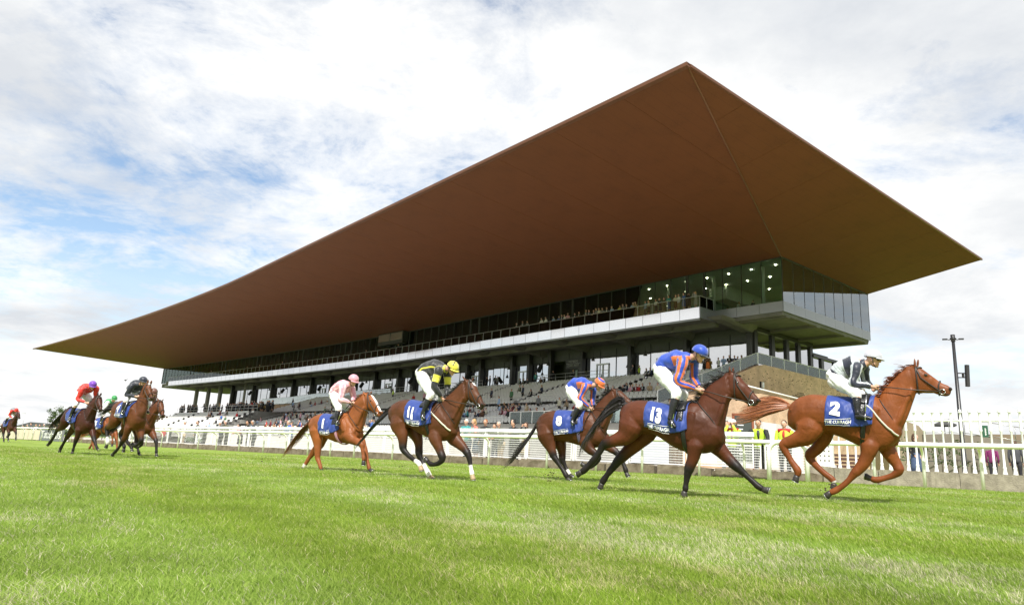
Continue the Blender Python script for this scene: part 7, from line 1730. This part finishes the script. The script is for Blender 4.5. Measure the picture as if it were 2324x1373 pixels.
# labels that came out alike are told apart by their order from the left
from collections import defaultdict
dd = defaultdict(list)
for o in CROWD: dd[o['label']].append(o)
ORD = lambda k: '%d%s' % (k, 'th' if 10 <= k % 100 <= 20 else {1: 'st', 2: 'nd', 3: 'rd'}.get(k % 10, 'th'))
for lb_, os_ in dd.items():
    if len(os_) > 1:
        os_.sort(key=lambda o: px_of(o.location)[0])
        for i, o in enumerate(os_): o['label'] = lb_+', %s from left' % ORD(i+1)
# ------------------------------------------------------------------ turf blades near the camera
def grass():
    r = np.random.default_rng(3); PTS = []
    # sample by distance so that blades stay a few pixels apart in the picture
    N = 620000
    d = 2.2*np.exp(r.uniform(0, 1, N)**1.08*math.log(34/2.2)); ax = r.uniform(-.82, .86, N)
    x = ax*d; y = d.copy()
    # ground height
    u = x*LU.x+y*LU.y; v = x*RV.x+y*RV.y; rv = np.interp(u, [p[0] for p in RAILPTS], [p[1] for p in RAILPTS]); keep = (v < rv+.45)
    x, y, d, u, v = x[keep], y[keep], d[keep], u[keep], v[keep]; n = len(x)
    z = -.0032*np.clip(u, -40, 100)+.0228*np.clip(v, -25, 46)
    # patches: mown bands, pale dry areas, tufts
    def vn(sx, sy, sc, seed):
        gx = (u*sx/sc); gy = (v*sy/sc); g = r.uniform(0, 1, (64, 64)) if False else np.random.default_rng(seed).uniform(0, 1, (64, 64))
        ix = np.floor(gx).astype(int); iy = np.floor(gy).astype(int); fx = gx-ix; fy = gy-iy; fx = fx*fx*(3-2*fx); fy = fy*fy*(3-2*fy)
        a = g[ix % 64, iy % 64]; b_ = g[(ix+1) % 64, iy % 64]; c = g[ix % 64, (iy+1) % 64]; e = g[(ix+1) % 64, (iy+1) % 64]
        return (a*(1-fx)+b_*fx)*(1-fy)+(c*(1-fx)+e*fx)*fy
    dry = vn(.45, 1, .9, 1)*.45+vn(.6, 1, .28, 2)*.35+vn(1, 1, .09, 4)*.2; tuft = vn(1, 1, .22, 5); band = vn(.08, 1, 1.4, 6)
    h = (.013+.024*r.uniform(0, 1, n)**1.3)*(.7+.8*tuft)*(1+.012*d); w = (.0009+.0009*r.uniform(0, 1, n))*(1+.10*d)
    la = r.uniform(0, 2*math.pi, n)*.55+math.atan2(RV.y, RV.x)*.0+1.6*band; ln = h*r.uniform(.2, 1.6, n)
    dx, dy = np.cos(la)*ln, np.sin(la)*ln; wa = r.uniform(0, math.pi, n); wx, wy = np.cos(wa)*w, np.sin(wa)*w
    V = np.empty((n, 5, 3))
    V[:, 0] = np.c_[x-wx, y-wy, z]; V[:, 1] = np.c_[x+wx, y+wy, z]
    V[:, 2] = np.c_[x-wx*.8+dx*.35, y-wy*.8+dy*.35, z+h*.55]; V[:, 3] = np.c_[x+wx*.8+dx*.35, y+wy*.8+dy*.35, z+h*.55]; V[:, 4] = np.c_[x+dx, y+dy, z+h*.92]
    b0 = np.arange(n)*5
    loops = np.empty((n, 7), dtype=np.int32); loops[:, 0] = b0; loops[:, 1] = b0+1; loops[:, 2] = b0+3; loops[:, 3] = b0+2; loops[:, 4] = b0+2; loops[:, 5] = b0+3; loops[:, 6] = b0+4
    me = bpy.data.meshes.new('grass_blades'); me.vertices.add(n*5); me.vertices.foreach_set('co', V.ravel())
    me.loops.add(n*7); me.loops.foreach_set('vertex_index', loops.ravel()); me.polygons.add(n*2)
    ls = np.empty((n, 2), dtype=np.int32); ls[:, 0] = np.arange(n)*7; ls[:, 1] = np.arange(n)*7+4; me.polygons.foreach_set('loop_start', ls.ravel())
    me.update(calc_edges=True)
    c = np.empty((n, 4)); c[:, 3] = 1
    ga = np.array([.165, .275, .026]); gb = np.array([.350, .455, .085]); gc = np.array([.58, .55, .30]); t = r.uniform(0, 1, n)
    col = ga*(1-t[:, None])+gb*t[:, None]
    dw = np.clip((dry-.50)*5.0, 0, 1)*.55; isd = (r.uniform(0, 1, n) < dw*.8+.06)
    col[isd] = gc*(.7+.5*r.uniform(0, 1, isd.sum())[:, None]); st2 = .5+.5*np.tanh(4*np.sin(v*2*math.pi/3.6+.6*vn(.05, .2, 1, 9)))
    col *= (.78+.30*band*(.5+tuft*.5)+.13*st2)[:, None]; col *= (.82+.36*vn(.7, 1, .45, 12))[:, None]; col[:, 2] *= (.9+.35*st2)
    c[:, :3] = col; cc = np.repeat(c, 5, axis=0).astype(np.float32)
    at = me.color_attributes.new('Col', 'FLOAT_COLOR', 'POINT'); at.data.foreach_set('color', cc.ravel())
    m = bpy.data.materials.new('grass_blade'); m.use_nodes = True; t_ = m.node_tree; b = t_.nodes['Principled BSDF']; b.inputs['Roughness'].default_value = .85; b.inputs['Specular IOR Level'].default_value = .12
    a = t_.nodes.new('ShaderNodeAttribute'); a.attribute_name = 'Col'; t_.links.new(a.outputs['Color'], b.inputs['Base Color'])
    tr = t_.nodes.new('ShaderNodeBsdfTranslucent'); t_.links.new(a.outputs['Color'], tr.inputs['Color']); mx = t_.nodes.new('ShaderNodeMixShader'); mx.inputs[0].default_value = .45
    o = t_.nodes['Material Output']; t_.links.new(b.outputs[0], mx.inputs[1]); t_.links.new(tr.outputs[0], mx.inputs[2]); t_.links.new(mx.outputs[0], o.inputs['Surface'])
    me.materials.append(m); tag(link('grass', me), 'short mown green turf grass with pale dry patches', 'grass', kind='stuff')
grass()
# a few clods and divots thrown up by the hooves
rr = random.Random(9)
q = MB()
for x, y in ((1250, 1078), (1262, 1084), (1238, 1081), (1256, 1070), (905, 1062), (1890, 1100), (1868, 1112), (805, 1068), (600, 1042), (1245, 1088)):
    for k in range(5):
        p = dep(x+rr.uniform(-9, 9), y+rr.uniform(-5, 5), 14 if x < 1800 else 10.5); p.z = max(p.z, gz(p)+.01); s = rr.uniform(.008, .022); q.ball(p, (s, s*.8, s*.6), 6, 4)
tag(q.build('turf_clods', mat('clod', (.07, .055, .025), .9)), 'small clods of earth kicked up behind the hooves', 'clods', kind='stuff')
